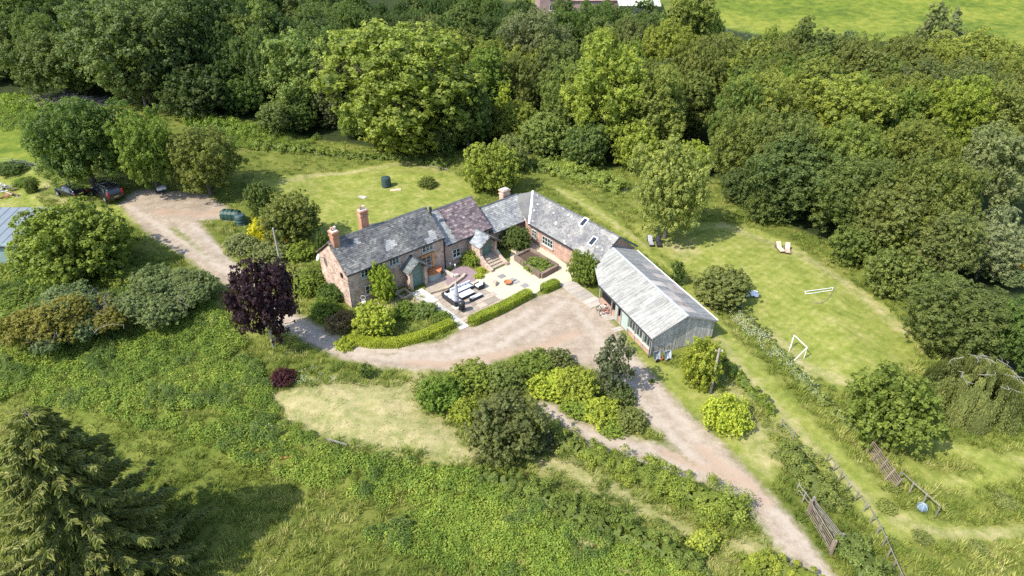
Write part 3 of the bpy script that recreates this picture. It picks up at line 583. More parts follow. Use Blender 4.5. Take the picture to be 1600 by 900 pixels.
S('bush2', 478, 470, 50, 44, G_LIGHT, 'garden_shrub', 'loose light shrub just right of the purple tree crown')
S('bush0', 532, 522, 56, 36, G_BROWN, 'garden_shrub', 'olive brown shrub left of the lime green acer')
S('maple', 428, 552, 122, 150, PURPLE, 'purple_maple', 'dark purple leaved tree with a pale trunk beside the track')
S('round1', 600, 472, 50, 64, (.15, .22, .025), 'clipped_tree', 'bright green bushy tree against the cottage front left of the slate porch')
S('round2', 588, 528, 74, 62, (.22, .25, .03), 'acer', 'spreading lime green acer on the small front lawn')
S('bush0', 634, 500, 48, 30, G_MID, 'border_plant', 'tall leafy border plants left of the white path, nearest the porch')
S('bush2', 662, 500, 52, 30, (.10, .16, .04), 'border_plant', 'blue green border plants beside the middle of the white path')
S('bush1', 690, 508, 40, 22, G_MID, 'border_plant', 'low border plants near the lower end of the white path')
S('bush0', 540, 548, 40, 22, G_LIME, 'border_plant', 'small lime shrub at the left end of the front hedge')
S('bush1', 722, 402, 34, 36, (.14, .13, .04), 'climbing_rose', 'climbing rose with reddish flowers on the cottage wall beside the raised porch')
S('bush0', 737, 420, 36, 32, (.12, .20, .025), 'garden_shrub', 'bright green shrub by the wall left of the stone steps')
S('bush2', 748, 438, 18, 14, G_YEL, 'ground_plant', 'low lime yellow plant at the edge of the purple slate bed')
S('bush1', 752, 428, 14, 12, G_YEL, 'ground_plant', 'small lime yellow plant nearest the stone steps')
S('bush2', 787, 392, 34, 34, (.06, .09, .03), 'garden_shrub', 'dark shrub right of the raised porch')
S('round0', 812, 392, 44, 42, G_DARK, 'garden_shrub', 'dense dark shrub filling the courtyard corner under the pale slate roof')
S('round1', 910, 447, 52, 60, G_MID, 'garden_shrub', 'tall green shrub against the east wing beside the barn')
S('bush0', 840, 428, 52, 26, (.10, .17, .03), 'border_plant', 'leafy plants growing inside the timber raised bed', 'plant')
S('bush1', 632, 458, 16, 10, (.2, .26, .05), 'potted_plant', 'pale green plant in the square stone trough', 'plant')
# shrubs of the island and the laurels by the drive
S('bush0', 690, 656, 86, 74, G_MID, 'island_shrub', 'leftmost green shrub of the shrubbery below the yard')
S('bush1', 735, 620, 90, 54, (.11, .165, .025), 'island_shrub', 'green shrub at the top edge of the left shrubbery beside the drive')
S('bush2', 785, 625, 80, 56, (.09, .14, .03), 'island_shrub', 'green shrub behind the big brown leaved bush')
S('bush1', 728, 668, 60, 50, (.16, .21, .03), 'island_shrub', 'yellowish shrub touching the left side of the big brown leaved bush')
S('round0', 790, 718, 142, 108, (.088, .094, .028), 'brown_bush', 'big round brownish green bush at the end of the dry grass patch')
S('bush0', 840, 708, 66, 40, (.07, .078, .030), 'brown_bush', 'smaller brownish bush at the right foot of the big brown leaved bush')
S('bush2', 838, 592, 78, 46, G_MID, 'island_shrub', 'green shrub at the upper left of the right shrubbery')
S('bush0', 872, 588, 60, 46, (.11, .115, .035), 'island_shrub', 'bronze topped shrub at the yard edge of the right shrubbery')
S('bush1', 862, 622, 84, 42, (.19, .26, .03), 'island_shrub', 'lime green shrub in the left middle of the right shrubbery')
S('round2', 900, 632, 74, 60, (.19, .22, .03), 'island_shrub', 'yellow green rounded shrub in the centre of the right shrubbery')
S('bush2', 905, 655, 70, 38, G_LIGHT, 'island_shrub', 'light green shrub along the two wheel track')
S('bush1', 938, 668, 74, 46, (.20, .25, .03), 'island_shrub', 'lime shrub near the lower tip of the right shrubbery')
S('bush0', 968, 640, 54, 44, (.08, .12, .035), 'island_shrub', 'dark green shrub under the slender grey green tree')
S('bush2', 985, 678, 60, 42, (.12, .15, .035), 'island_shrub', 'rounded shrub at the lower right tip of the shrubbery')
S('bush0', 955, 682, 50, 26, G_LIGHT, 'island_shrub', 'low green shrub at the bottom tip of the shrubbery')
S('airy', 955, 618, 66, 96, (.075, .10, .05), 'slender_tree', 'slender grey green tree standing at the yard edge of the right shrubbery')
S('bush1', 1018, 600, 10, 10, G_MID, 'weed', 'small weed clump at the drive edge below the barn', 'plant')
S('round1', 1090, 606, 76, 84, (.15, .19, .025), 'laurel', 'large glossy laurel against the grey barn gable')
S('dome', 1130, 692, 86, 82, (.25, .30, .035), 'golden_dome_shrub', 'clipped golden yellow dome shaped shrub beside the drive')
S('airy', 1056, 446, 26, 42, G_DARK, 'slender_shrub', 'thin dark shrub close behind the barn back eave')
S('round2', 1126, 484, 104, 74, (.11, .135, .035), 'hawthorn_bush', 'broad olive bush between the barn and the white tarpaulin')
S('tree0', 1376, 706, 146, 145, (.085, .13, .022), 'hawthorn_tree', 'spreading dark green tree left of the weeping tree')
S('weeping', 1514, 680, 165, 130, (.125, .145, .046), 'weeping_tree', 'weeping tree with hanging shoots and bare white branches on top')
S('bush0', 443, 606, 50, 30, MAROON, 'maroon_shrub', 'small maroon leaved shrub at the left end of the dry grass patch')
S('airy', 573, 592, 24, 26, G_DARK, 'young_conifer', 'tiny dark shrub on the grass strip below the drive')
S('bush1', 668, 298, 34, 24, (.09, .13, .03), 'fruit_bush', 'small bush on the back lawn right of the green tank')
S('bush2', 40, 296, 40, 22, G_MID, 'rough_bush', 'rough green bush on the verge left of the parked cars')
S('bush1', 18, 272, 60, 20, G_DARK, 'rough_bush', 'dark bramble bush on the left edge above the scrap heap')
S('bush2', 52, 305, 22, 28, (.06, .10, .02), 'young_shrub', 'small upright shrub casting a shadow on the turning area')
S('bush0', 1385, 801, 36, 18, (.145, .175, .045), 'rough_bush', 'dark weedy clump below the post fence')
S('bush1', 1440, 848, 36, 16, (.145, .175, .045), 'rough_bush', 'grey green weedy clump below the pale blue ball')
S('bush2', 1528, 864, 38, 16, (.145, .175, .045), 'rough_bush', 'grey green weedy clump in the lower right meadow')
S('bush0', 1395, 770, 26, 16, (.145, .175, .045), 'rough_bush', 'weedy clump at the lower end of the old hurdle')
S('bush1', 1570, 790, 44, 14, (.145, .175, .045), 'rough_bush', 'weedy clump near the right edge beside the mown ring')
x, y = -25.6, 26.6; plant('spruce', (x, y, tz(x, y)), 11.6, 14.6, (.070, .100, .020), 'spruce_tree', 'large spruce tree in the lower left corner', 'tree')
# twiggy scrub with yellow clumps (left) and grey green scrub beside it
def scrub(px, py, wpx, hpx, label, clumps, leafcol, seed, nclump=0, key='bush0'):
    p = at(px, py-.3*hpx); k = px2m(p.x, p.y, 0); R = wpx*k/2*.9; H = hpx*k*.60; t = thing('scrub_bush', p, label, 'bush')
    o = bpy.data.objects.new('bare_branches', twig_mesh(seed, R, H*.8, 60)); COL.objects.link(o); o.parent = t
    rnd = random.Random(seed)
    for i in range(clumps):
        c = bpy.data.objects.new('leaf_clump', PROTO['bush%d' % (i % 3)][2]); COL.objects.link(c); c.parent = t; a = rnd.uniform(0, 6.28); q = R*math.sqrt(rnd.random())*.75
        s = R*rnd.uniform(.11, .27); c.location = (math.cos(a)*q, math.sin(a)*q, H*rnd.uniform(.3, .7)*(1-q/R*.7)); c.scale = (s, s, s*.75); c.rotation_euler.z = a; q3 = leafcol if not nclump or rnd.random() > .5 else G_GREY; c.color = (q3[0]*1.45, q3[1]*1.4, q3[2]*1.5, 1)
scrub(120, 552, 215, 105, 'sprawling grey twiggy bush with mustard yellow clumps on the left bank', 13, (.165, .155, .028), 5, 1)
scrub(262, 505, 170, 78, 'grey green twiggy bush between the mustard clumped bush and the purple tree', 13, (.13, .165, .055), 6)
scrub(1560, 458, 120, 88, 'grey twiggy bush with orange yellow clumps at the right edge of the wood', 13, (.34, .27, .035), 8, 1)
for i, (px, py, w, h) in enumerate([(60, 432, 90, 34), (200, 452, 80, 30), (318, 470, 60, 26), (30, 480, 70, 30)]):
    S('bush%d' % (i % 3), px, py, w, h, [G_MID, G_LIGHT, G_GREY, G_MID][i], 'bank_shrub', ['low green shrub on the bank below the metal shed', 'leafy shrub at the lower right foot of the big round tree', 'low grey green shrub on the track verge left of the purple tree', 'green shrub on the left edge above the twiggy bush'][i])
# clipped box hedges round the garden
hedge([(733, 509), (780, 488), (829, 462)], .95, .85, (.15, .215, .02), 'box_hedge', 'long clipped box hedge between the flagstone patio and the drive', seed=2, ls=.085, dens=420)
hedge([(846, 458), (858, 452), (872, 446)], 1.0, .8, (.13, .20, .02), 'box_hedge', 'short clipped box hedge at the gravel courtyard entrance', seed=3, ls=.085, dens=420)
hedge([(545, 533), (580, 540), (620, 540), (665, 528), (708, 508)], .95, .7, (.16, .22, .02), 'box_hedge', 'curved clipped hedge along the small front lawn', seed=4, ls=.085, dens=420)
hedge([(1120, 553), (1150, 590), (1180, 622), (1205, 650)], 1.15, .95, (.10, .155, .022), 'field_hedge', 'narrow leafy hedge running from the laurel down beside the mown path', seed=5, clip=False, ls=.16, dens=90)
hedge([(908, 708), (985, 736), (1065, 770), (1122, 797), (1162, 812)], [1.8, 2.7, 3.3, 3.7, 3.7], [1.1, 1.5, 1.8, 2.0, 2.0], (.115, .165, .024), 'wild_hedge', 'thick wild hedge between the drive fork and the dry strip', seed=6, clip=False, ls=.115, dens=150)
hedge([(745, 740), (815, 762), (890, 796), (968, 828), (1035, 858), (1100, 884)], [1.6, 2.5, 2.9, 3.0, 3.0, 2.8], [.8, 1.0, 1.1, 1.2, 1.2, 1.2], (.088, .135, .024), 'wild_hedge', 'long dark bramble hedge along the foot of the dry grass bank', seed=7, clip=False, ls=.115, dens=150)
hedge([(1090, 838), (1112, 868)], [2.4, 2.6], [1.7, 1.7], (.18, .22, .03), 'wild_hedge', 'yellow green shrub mound ending the long bramble hedge', seed=17, clip=False, ls=.15, dens=90)
hedge([(1150, 892), (1210, 890), (1260, 905), (1290, 930)], 2.0, 1.1, (.14, .19, .025), 'wild_hedge', 'low green hedge at the bottom edge left of the drive end', seed=8, clip=False, ls=.115, dens=150)
hedge([(1228, 702), (1248, 730), (1270, 760), (1318, 800)], [2.8, 3.8, 3.6, 2.4], [1.3, 1.6, 1.5, 1.0], (.10, .14, .030), 'wild_hedge', 'bramble thicket between the drive and the post fence above the brown gate', seed=9, clip=False, ls=.115, dens=150)
hedge([(1318, 838), (1340, 870), (1365, 910), (1385, 950)], [2.4, 3.0, 3.2, 3.2], [1.1, 1.4, 1.5, 1.5], (.085, .13, .028), 'wild_hedge', 'bramble thicket at the bottom edge below the brown gate', seed=10, clip=False, ls=.115, dens=150)
hedge([(850, 668), (880, 695), (910, 705)], [2.6, 3.0, 2.2], [1.0, 1.3, 1.1], (.11, .155, .028), 'wild_hedge', 'green mound of shrubs between the brown bush and the wheel tracks', seed=11, clip=False, ls=.115, dens=150)
hedge([(1150, 480), (1180, 510), (1215, 550), (1250, 590), (1300, 640), (1350, 680)], [1.3, 1.5, 1.7, 1.9, 2.0, 1.6], [.5, .55, .6, .6, .7, .7], (.125, .175, .045), 'nettle_bank', 'rough nettle bank between the football lawn and the mown path', seed=12, clip=False, ls=.17, dens=60)
hedge([(820, 262), (870, 270), (930, 285), (975, 300)], 3.6, 1.8, (.13, .19, .035), 'wild_hedge', 'rough light green hedge behind the east wing roof', seed=13, clip=False, ls=.2, dens=45)
hedge([(400, 226), (480, 238), (560, 247), (640, 250), (700, 258)], [3.5, 2.8, 2.0, 1.6, 1.6], [1.4, 1.2, 1.0, .8, .8], (.10, .15, .028), 'bramble_bank', 'bramble bank between the back meadow and the wood', seed=14, clip=False, ls=.2, dens=40)
hedge([(300, 192), (370, 205), (440, 215)], [6, 6, 4.5], [1.5, 1.5, 1.4], (.10, .165, .022), 'bramble_bank', 'bright bramble thicket at the wood edge behind the left trees', seed=15, clip=False, ls=.22, dens=36)
hedge([(-30, 158), (40, 165), (90, 172)], [7, 7, 4], [1.4, 1.4, 1.2], (.10, .165, .022), 'bramble_bank', 'bramble thicket at the left edge below the dark wood', seed=16, clip=False, ls=.22, dens=36)

# ================================================================ PLANTING: the wood
BK = lambda *a, **k: T(*a, **k)
WD = [  # upper left entries carry cloud shade in their darker leaf colours
 ('oak0', 25, -22, 15, 150, G_DARK, 'dark tree filling the top left corner of the wood'), ('oak1', 190, -6, 17, 210, (.062, .105, .028), 'huge dark grey green tree left of the top centre above the brush pile'),
 ('oak2', 300, -18, 17, 160, G_DEEP, 'deep green tree behind the feathery tree at upper left'), ('ash0', 385, 8, 15, 120, (.085, .145, .03), 'tall feathery green tree standing left of the pale ash'),
 ('oak0', 70, 52, 11, 150, (.06, .10, .024), 'shaded tree above the left bramble thicket'), ('oak2', 200, 70, 10, 120, (.075, .12, .032), 'grey green tree standing over the grey brush pile'),
 ('tree0', 295, 105, 8, 110, G_DEEP, 'shaded small tree at the wood edge behind the left trees'), ('tree1', 375, 118, 6, 80, G_DARK, 'low dark tree under the feathery green tree'),
 ('ash1', 462, 54, 14, 130, (.11, .175, .045), 'pale grey green ash left of the biggest crown'), ('tree2', 455, 155, 5, 70, G_DARK, 'small dark tree at the foot of the pale ash'),
 ('ash2', 618, 36, 18, 270, (.115, .175, .030), 'biggest light green crown in the middle of the wood edge'), ('tall1', 512, 95, 11, 70, (.10, .115, .045), 'brownish tree between the pale ash and the biggest crown'),
 ('tree0', 545, 172, 4.5, 42, (.10, .17, .03), 'small bright tree at the foot of the biggest crown, left side'), ('round1', 628, 166, 6.5, 138, (.11, .155, .022), 'wide hawthorn in front of the biggest crown'),
 ('tall0', 728, 122, 11, 84, (.075, .13, .028), 'upright green tree right of the biggest crown'), ('tall1', 787, 136, 8, 34, (.22, .28, .04), 'slim yellow green ivy covered tree right of the upright green tree'),
 ('oak1', 832, 22, 15, 128, (.105, .115, .042), 'brown tinged oak below the distant brick house'), ('ash0', 958, 60, 17, 145, (.13, .195, .028), 'tall light green ash right of the brown tinged oak'),
 ('oak2', 895, 100, 12, 110, (.085, .135, .028), 'mid green tree between the brown tinged oak and the tall light ash'), ('tall0', 1085, -14, 18, 96, (.085, .135, .022), 'tall ivy dark tree beside the upper hillside field'),
 ('oak0', 1050, 36, 14, 110, (.11, .155, .022), 'olive green crown left of the tall ivy dark tree'), ('ash1', 1035, 110, 13, 110, (.10, .15, .028), 'green crown with a bare twig top right of the tall light ash'),
 ('tree1', 850, 175, 6, 90, (.11, .165, .04), 'light scrubby tree behind the round lawn tree'), ('tree2', 918, 195, 6, 80, (.075, .12, .03), 'dark scrubby tree behind the east wing'),
 ('tree0', 1000, 190, 7, 80, (.14, .20, .03), 'yellow green small tree above the fruit tree'), ('round0', 1085, 220, 4.5, 66, (.15, .22, .03), 'round light green tree right of the fruit tree'),
 ('tree1', 1185, 62, 10, 100, (.11, .15, .03), 'mid green tree at the lower edge of the hillside field'), ('tall1', 1255, 33, 13, 66, (.08, .115, .03), 'dark pointed tree standing out against the hillside field'),
 ('airy', 1322, 52, 10, 60, BLUEG, 'blue green thin tree against the hillside field'), ('oak2', 1360, 66, 10, 90, (.08, .11, .02), 'dark rounded tree right of the blue green tree'),
 ('tall0', 1402, 62, 10, 55, (.09, .13, .03), 'small upright tree beside the bare dead twigs at upper right'), ('airy', 1480, 12, 13, 80, (.10, .13, .045), 'tall irregular tree standing highest at upper right'),
 ('oak1', 1455, 66, 10, 110, (.12, .155, .025), 'olive tree below the tall irregular tree'), ('oak0', 1540, 52, 12, 140, (.135, .175, .03), 'broad olive tree at the upper right corner'),
 ('oak1', 1200, 118, 12, 140, (.11, .155, .025), 'olive green tree below the field, right of the ivy dark tree'), ('ash2', 1325, 122, 12, 150, (.125, .185, .028), 'bright light green crown in the right wood centre'),
 ('oak2', 1430, 122, 11, 120, (.10, .135, .022), 'olive crown right of the brightest right hand crown'), ('oak0', 1515, 122, 12, 130, (.125, .175, .024), 'broad yellow green crown at the right edge'),
 ('ash0', 1590, 130, 12, 110, (.10, .15, .03), 'green crown cut by the right edge, upper'), ('oak1', 1240, 178, 11, 130, (.085, .12, .028), 'brownish green crown left of centre in the right wood'),
 ('oak0', 1345, 190, 11, 130, (.10, .145, .028), 'mid green crown below the brightest right hand crown'), ('oak2', 1445, 190, 11, 140, (.09, .13, .022), 'wide dark olive crown in the right wood'),
 ('ash1', 1570, 200, 12, 130, (.12, .155, .06), 'greyish willow like crown on the right edge'), ('oak1', 1170, 178, 10, 110, (.085, .13, .025), 'green crown above the dark gap by the football lawn'),
 ('oak0', 1264, 214, 9.6, 196, (.052, .095, .022), 'great dark green crown behind the tan loungers'), ('oak2', 1362, 250, 9.5, 160, (.065, .105, .022), 'dark green crown right of the great dark crown'),
 ('ash2', 1420, 290, 9, 130, (.085, .125, .028), 'dense green crown above the far end of the football lawn'), ('oak1', 1480, 250, 11, 150, (.075, .115, .022), 'deep green crown below the wide dark olive crown'),
 ('round1', 1432, 330, 6, 90, (.16, .22, .03), 'lighter yellow green crown at the lower wood edge near the orange clumps'), ('ash0', 1570, 330, 8, 110, (.13, .165, .07), 'pale silvery tree above the orange clumped bush'),
 ('oak2', 1530, 444, 6.5, 185, (.062, .10, .022), 'low broad dark tree behind the weeping tree'), ('round0', 1412, 384, 5, 100, (.09, .13, .03), 'low bushy tree bordering the football lawn at right'),
 ('round2', 1352, 352, 4.5, 90, (.08, .12, .025), 'low bushy tree bordering the lawn right of the tan loungers'), ('tree2', 1480, 428, 4.5, 80, (.08, .12, .03), 'low shrubby tree above the weeping tree on the lawn edge'),
 ('oak0', 1620, 470, 7, 120, G_DARK, 'dark tree cut by the right edge behind the weeping tree'), ('tree0', 1168, 262, 4.5, 76, (.05, .085, .022), 'dark low tree beside the upper end of the football lawn'),
 ('round1', 1203, 296, 4, 70, (.06, .10, .022), 'low dark tree at the upper lawn edge left of the tan loungers'), ('tree1', 800, 212, 5, 60, (.10, .15, .04), 'pale scrubby tree above the round lawn tree'),
 ('ash1', 1502, 332, 8, 110, (.09, .13, .035), 'green tree left of the pale silvery tree'),
 ('tree0', 690, 190, 5, 60, G_DARK, 'dark low tree right of the wide hawthorn'), ('tree2', 425, 160, 5, 60, (.09, .14, .04), 'grey green low tree left of the small dark tree'),
]
NAMED = []
for k, px, py, h, w, c, lab in WD:
    if len(lab.split()) > 5: NAMED.append((px, py+30, lab))
    T(k, px, py, h, w, c, 'woodland_tree', lab, 'tree', 'trees of the wood')
# the rest of the wood: trees nobody could name apart from the photo share one label per quarter
xs, ys = [], []
wz = np.array(Z_WOOD[0]); rs = random.Random(4); cand = []
yy = 92.0
while yy < 262:
    st = 6.6 if yy < 150 else 8.6; xx = -150.0
    while xx < 190:
        cand.append((xx+rs.uniform(-.38, .38)*st, yy+rs.uniform(-.38, .38)*st)); xx += st
    yy += st*.9
cand += [(rs.uniform(30, 95), rs.uniform(45, 92)) for _ in range(70)]
cx = np.array([c[0] for c in cand]); cy = np.array([c[1] for c in cand]); FILLZ = W([(-500, 150), (0, 146), (120, 158), (300, 175), (400, 190), (480, 215), (560, 228), (660, 238), (760, 232), (840, 245), (960, 262), (1030, 275), (1120, 280), (1180, 330), (1290, 375), (1400, 450), (1470, 520), (1600, 600), (2200, 900), (2600, 700), (2200, 260), (1600, 150), (1450, 140), (1330, 140), (1200, 125), (1130, 90), (1060, 50), (960, 35), (830, 25), (400, -30), (-500, -60)])
s1 = sdf(cx, cy, FILLZ); s2 = sdf(cx, cy, Z_FAR[0])
u = cx/(cy*CP+CAM_H*SP)*FPX+800
nfill = 0; USED = set(); import re
for i, (x, y) in enumerate(cand):
    if s1[i] < 2.5 or u[i] < -120 or u[i] > 1730 or nfill > 225: continue
    v = ((CAM_H-8)*CP-y*SP)/(y*CP+(CAM_H-8)*SP)*FPX+450
    if v < -90: continue
    if 825 < u[i] < 1040 and v < 14: continue
    if any((x-a)**2+(y-b)**2 < (max(r*.62, 2.2))**2 for a, b, r in OCC): continue
    left = u[i] < 560; mid_ = 560 <= u[i] < 1100
    key = rs.choice(['oak0', 'oak1', 'oak2', 'ash0', 'ash1', 'ash2', 'tall0', 'tall1']); h = rs.uniform(9, 13) if not left else rs.uniform(11, 15); w = h*rs.uniform(.62, .85)
    if s1[i] < 5: h *= .6; w *= .75
    c = rs.choice([G_DEEP, G_DARK, (.06, .10, .025), G_DARK]) if left or (mid_ and v < 60) else rs.choice([G_MID, (.10, .14, .025), (.08, .125, .025), (.12, .17, .028), G_OLIVE, (.075, .11, .03)])  # left wood darker: cloud shade put into the leaf tints
    pu, pv = u[i], v
    for nx_0, ny_0, nl_ in sorted(NAMED, key=lambda t_: (t_[0]-pu)**2+(t_[1]-pv)**2*2.2)[:9]:      # name it after the nearest tree one can point to
        sh = re.split(r' (?:left|right|above|below|behind|beside|between|at|in|on|over|under|standing|filling|cut|growing|crowded|against|with|bordering|near|far|covered|just|of|by)\b', nl_)[0]; dx_, dy_ = pu-nx_0, pv-ny_0
        rel = ('left of' if dx_ < 0 else 'right of') if abs(dx_) > 1.3*abs(dy_) else ('behind' if dy_ < 0 else 'in front of')
        lab = '%s %s %s tree %s the %s' % ('small' if w < 6.5 else 'broad' if w > 9.2 else 'middle sized', 'deep green' if c[1] < .11 else 'mid green' if c[1] < .135 else 'olive green' if c[0] > .095 else 'fresh green', {'oak': 'domed', 'ash': 'feathery', 'tal': 'upright'}[key[:3]], rel, sh)
        lab = ' '.join(lab.split()[:16])
        if lab not in USED: break
    USED.add(lab); q = 'left' if left else ('middle' if mid_ else 'right')
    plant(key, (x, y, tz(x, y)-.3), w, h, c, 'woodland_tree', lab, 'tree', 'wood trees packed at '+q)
    OCC.append((x, y, 1)); nfill += 1
print('fill trees', nfill)

# ================================================================ BUILDING MATERIALS
slate_mat('slate_old', [(0, (.075, .075, .073)), (.3, (.115, .113, .108)), (.6, (.145, .142, .136)), (.85, (.18, .178, .17)), (.93, (.24, .24, .23)), (.97, (.32, .32, .31))], (.30, .30, .25), .56)
slate_mat('slate_purple', [(0, (.095, .07, .073)), (.4, (.145, .11, .113)), (.75, (.20, .155, .155)), (.95, (.27, .21, .20)), (1, (.34, .32, .30))], (.30, .28, .25), .62)
slate_mat('slate_pale', [(0, (.19, .195, .19)), (.4, (.26, .262, .255)), (.8, (.33, .33, .315)), (1, (.42, .41, .38))], (.52, .50, .42), .5)
slate_mat('slate_east', [(0, (.13, .13, .13)), (.4, (.185, .183, .178)), (.8, (.235, .23, .22)), (.97, (.33, .30, .26)), (1, (.46, .45, .42))], (.42, .39, .32), .54)
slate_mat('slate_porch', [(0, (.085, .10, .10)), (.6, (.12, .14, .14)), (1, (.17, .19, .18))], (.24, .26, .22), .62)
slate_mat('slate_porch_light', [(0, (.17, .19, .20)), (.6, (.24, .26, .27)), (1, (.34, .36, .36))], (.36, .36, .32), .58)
masonry('rubble_stone', [(.30, .17, .12), (.42, .27, .20), (.50, .36, .27), (.33, .22, .18), (.55, .44, .35)], 2.6, (.50, .42, .34))
masonry('rubble_dark', [(.20, .13, .10), (.33, .24, .18), (.25, .18, .15), (.42, .34, .27)], 2.8, (.36, .30, .25))
masonry('brick_red', [(.30, .155, .11), (.40, .24, .175)], brick=True, mortar=(.46, .38, .31)); masonry('brick_orange', [(.34, .135, .075), (.42, .19, .11)], brick=True, mortar=(.44, .30, .2))
simple('lead', (.42, .43, .45), (.55, .56, .57), 3, .5); simple('dark_ridge', (.07, .075, .08), (.12, .125, .13), 3, .7); simple('gutter', (.035, .037, .04), None, 3, .5)
simple('render_cap', (.62, .58, .52), (.45, .40, .34), 5, .9, .4); simple('timber_weathered', (.33, .31, .28), (.20, .185, .165), 7, .9, .4); simple('timber_dark', (.16, .11, .075), (.08, .055, .04), 5, .9, .4)
simple('oak_frame', (.48, .27, .12), (.36, .19, .08), 4, .7); simple('door_green', (.16, .235, .19), (.13, .20, .165), 4, .6); simple('window_frame', (.62, .66, .60), (.50, .55, .50), 4, .6)
simple('clay_pot', (.48, .24, .13), (.36, .17, .09), 6, .8); simple('white_metal', (.80, .80, .79), (.72, .72, .71), 3, .45); simple('stone_sill', (.55, .50, .42), (.40, .36, .30), 6, .9, .3)
simple('rubble_step', (.46, .38, .28), (.30, .24, .18), 5, .9, .5); simple('dark_inside', (.012, .012, .013), None, 3, .9)  # dark_inside is near black: the unlit interior put into its colour
m, n, l = newmat('glass'); b = n['Principled BSDF']; b.inputs['Base Color'].default_value = (.02, .025, .03, 1); b.inputs['Roughness'].default_value = .06; b.inputs['Specular IOR Level'].default_value = .8

def sheet_mat(name, c0, c1, c2):
    m, n, l = newmat(name); b = n['Principled BSDF']; g = N(n, 'ShaderNodeNewGeometry'); mp = N(n, 'ShaderNodeMapping', vector_type='TEXTURE'); mp.inputs['Rotation'].default_value = (0, 0, math.radians(-67.1)); mp.inputs['Scale'].default_value = (.16, 2.2, 2.2); l.new(g.outputs['Position'], mp.inputs[0])
    t = N(n, 'ShaderNodeTexNoise', i_Scale=1.0, i_Detail=6.0, i_Roughness=.7); l.new(mp.outputs[0], t.inputs['Vector']); t2 = N(n, 'ShaderNodeTexNoise', i_Scale=2.4, i_Detail=8.0, i_Roughness=.75); l.new(g.outputs['Position'], t2.inputs['Vector'])
    r = ramp(n, [(.34, c0), (.5, c1), (.66, c2)]); l.new(t.outputs[0], r.inputs[0]); k = ramp(n, [(.35, (.78, .78, .76)), (.55, (1, 1, 1)), (.66, (1.12, 1.08, .98))]); l.new(t2.outputs[0], k.inputs[0]); c = mix(n, l, r.outputs[0], k.outputs[0], 1.0, 'MULTIPLY')
    a = N(n, 'ShaderNodeAttribute', attribute_name='rnd'); mr = N(n, 'ShaderNodeMapRange', i_3=.90, i_4=1.10); l.new(a.outputs['Fac'], mr.inputs[0]); h = N(n, 'ShaderNodeVectorMath', operation='SCALE'); l.new(c, h.inputs[0]); l.new(mr.outputs[0], h.inputs['Scale']); l.new(h.outputs[0], b.inputs['Base Color']); b.inputs['Roughness'].default_value = .85; b.inputs['Specular IOR Level'].default_value = .2
sheet_mat('fibre_cement', (.20, .19, .165), (.32, .315, .29), (.42, .41, .375)); sheet_mat('fibre_cement_grey', (.17, .165, .15), (.25, .25, .235), (.33, .33, .31)); simple('fibre_rust', (.30, .24, .20), (.50, .46, .42), 1.2, .8, .3)
simple('barn_boards', (.58, .54, .48), (.36, .33, .29), 2.4, .95, .12, bscale=9); simple('shed_roof', (.16, .185, .205), (.20, .225, .245), 1.0, .5); simple('shed_wall', (.17, .24, .23), (.22, .29, .27), 2, .8)

class Fr:
    def __init__(s, o, deg): s.o = Vector((o[0], o[1])); a = math.radians(deg); s.d = Vector((math.cos(a), math.sin(a))); s.n = Vector((-math.sin(a), math.cos(a))); s.a = a
    def p(s, t, off, z=0.0): q = s.o+s.d*t+s.n*off; return Vector((q.x, q.y, z))
def in_poly2(x, y, P):
    r = False; n = len(P)
    for i in range(n):
        ax, ay = P[i]; bx, by = P[(i+1) % n]
        if (ay > y) != (by > y) and x < (bx-ax)*(y-ay)/(by-ay)+ax: r = not r
    return r
def slope(poly):
    """plane frame of a roof slope: poly[0] -> poly[1] is the eave"""
    P = [Vector(p) for p in poly]; u = (P[1]-P[0]).normalized(); nn = Vector((0, 0, 0))
    for i in range(len(P)): a, b = P[i], P[(i+1) % len(P)]; nn += a.cross(b)
    nn.normalize(); nn = nn if nn.z > 0 else -nn
    v = nn.cross(u).normalized(); v = v if v.z > 0 else -v
    return P[0], u, v, nn, P
def slate_roof(parent, root, poly, mat, w=.34, h=.27, name='slates', special=None, sag=.03):
    o, u, v, nn, P = slope(poly); P2 = [((p-o).dot(u), (p-o).dot(v)) for p in P]; MBr = MB(); MBr.cur = .3
    MBr.prism([p-nn*.10 for p in P], nn*.085); rf = MBr.build('roof_deck', 'timber_dark', parent, root=root)
    s = MB(); rr = random.Random(len(P)*7+int(o.x*100)); umax = max(a for a, _ in P2); umin = min(a for a, _ in P2); vmax = max(b for _, b in P2); row = 0; vv = 0.02
    while vv < vmax:
        uu = umin-w*(.5 if row % 2 else 0)
        while uu < umax:
            ww = w*rr.uniform(.94, 1.06); c = (uu+ww/2, vv+h/2)
            if in_poly2(c[0], c[1], P2):
                u0, u1 = max(uu+.008, umin), min(uu+ww-.008, umax); v0, v1 = vv-.02+rr.uniform(-.015, .01), min(vv+h*1.02, vmax+.01); t = .022+rr.random()*.012; sg = -sag*math.sin(math.pi*(uu-umin)/(umax-umin))*math.sin(math.pi*min(1, vv/vmax))+(vnoise(np.array([uu*.8]), np.array([vv*.8+o.x]))[0]-.5)*.05
                q = lambda a, b, k: o+u*a+v*b+nn*(k+sg)
                s.cur = special(c[0], c[1], rr) if special else rr.random()
                s.add([q(u0, v0, t+.022), q(u1, v0, t+.022), q(u1, v1, t), q(u0, v1, t), q(u0, v0, -.012), q(u1, v0, -.012)], [(0, 1, 2, 3), (4, 5, 1, 0), (0, 3, 4), (1, 5, 2)])
            uu += ww
        vv += h; row += 1
    sl = s.build(name, mat, rf, root=root); sl['kind'] = 'stuff'; return rf
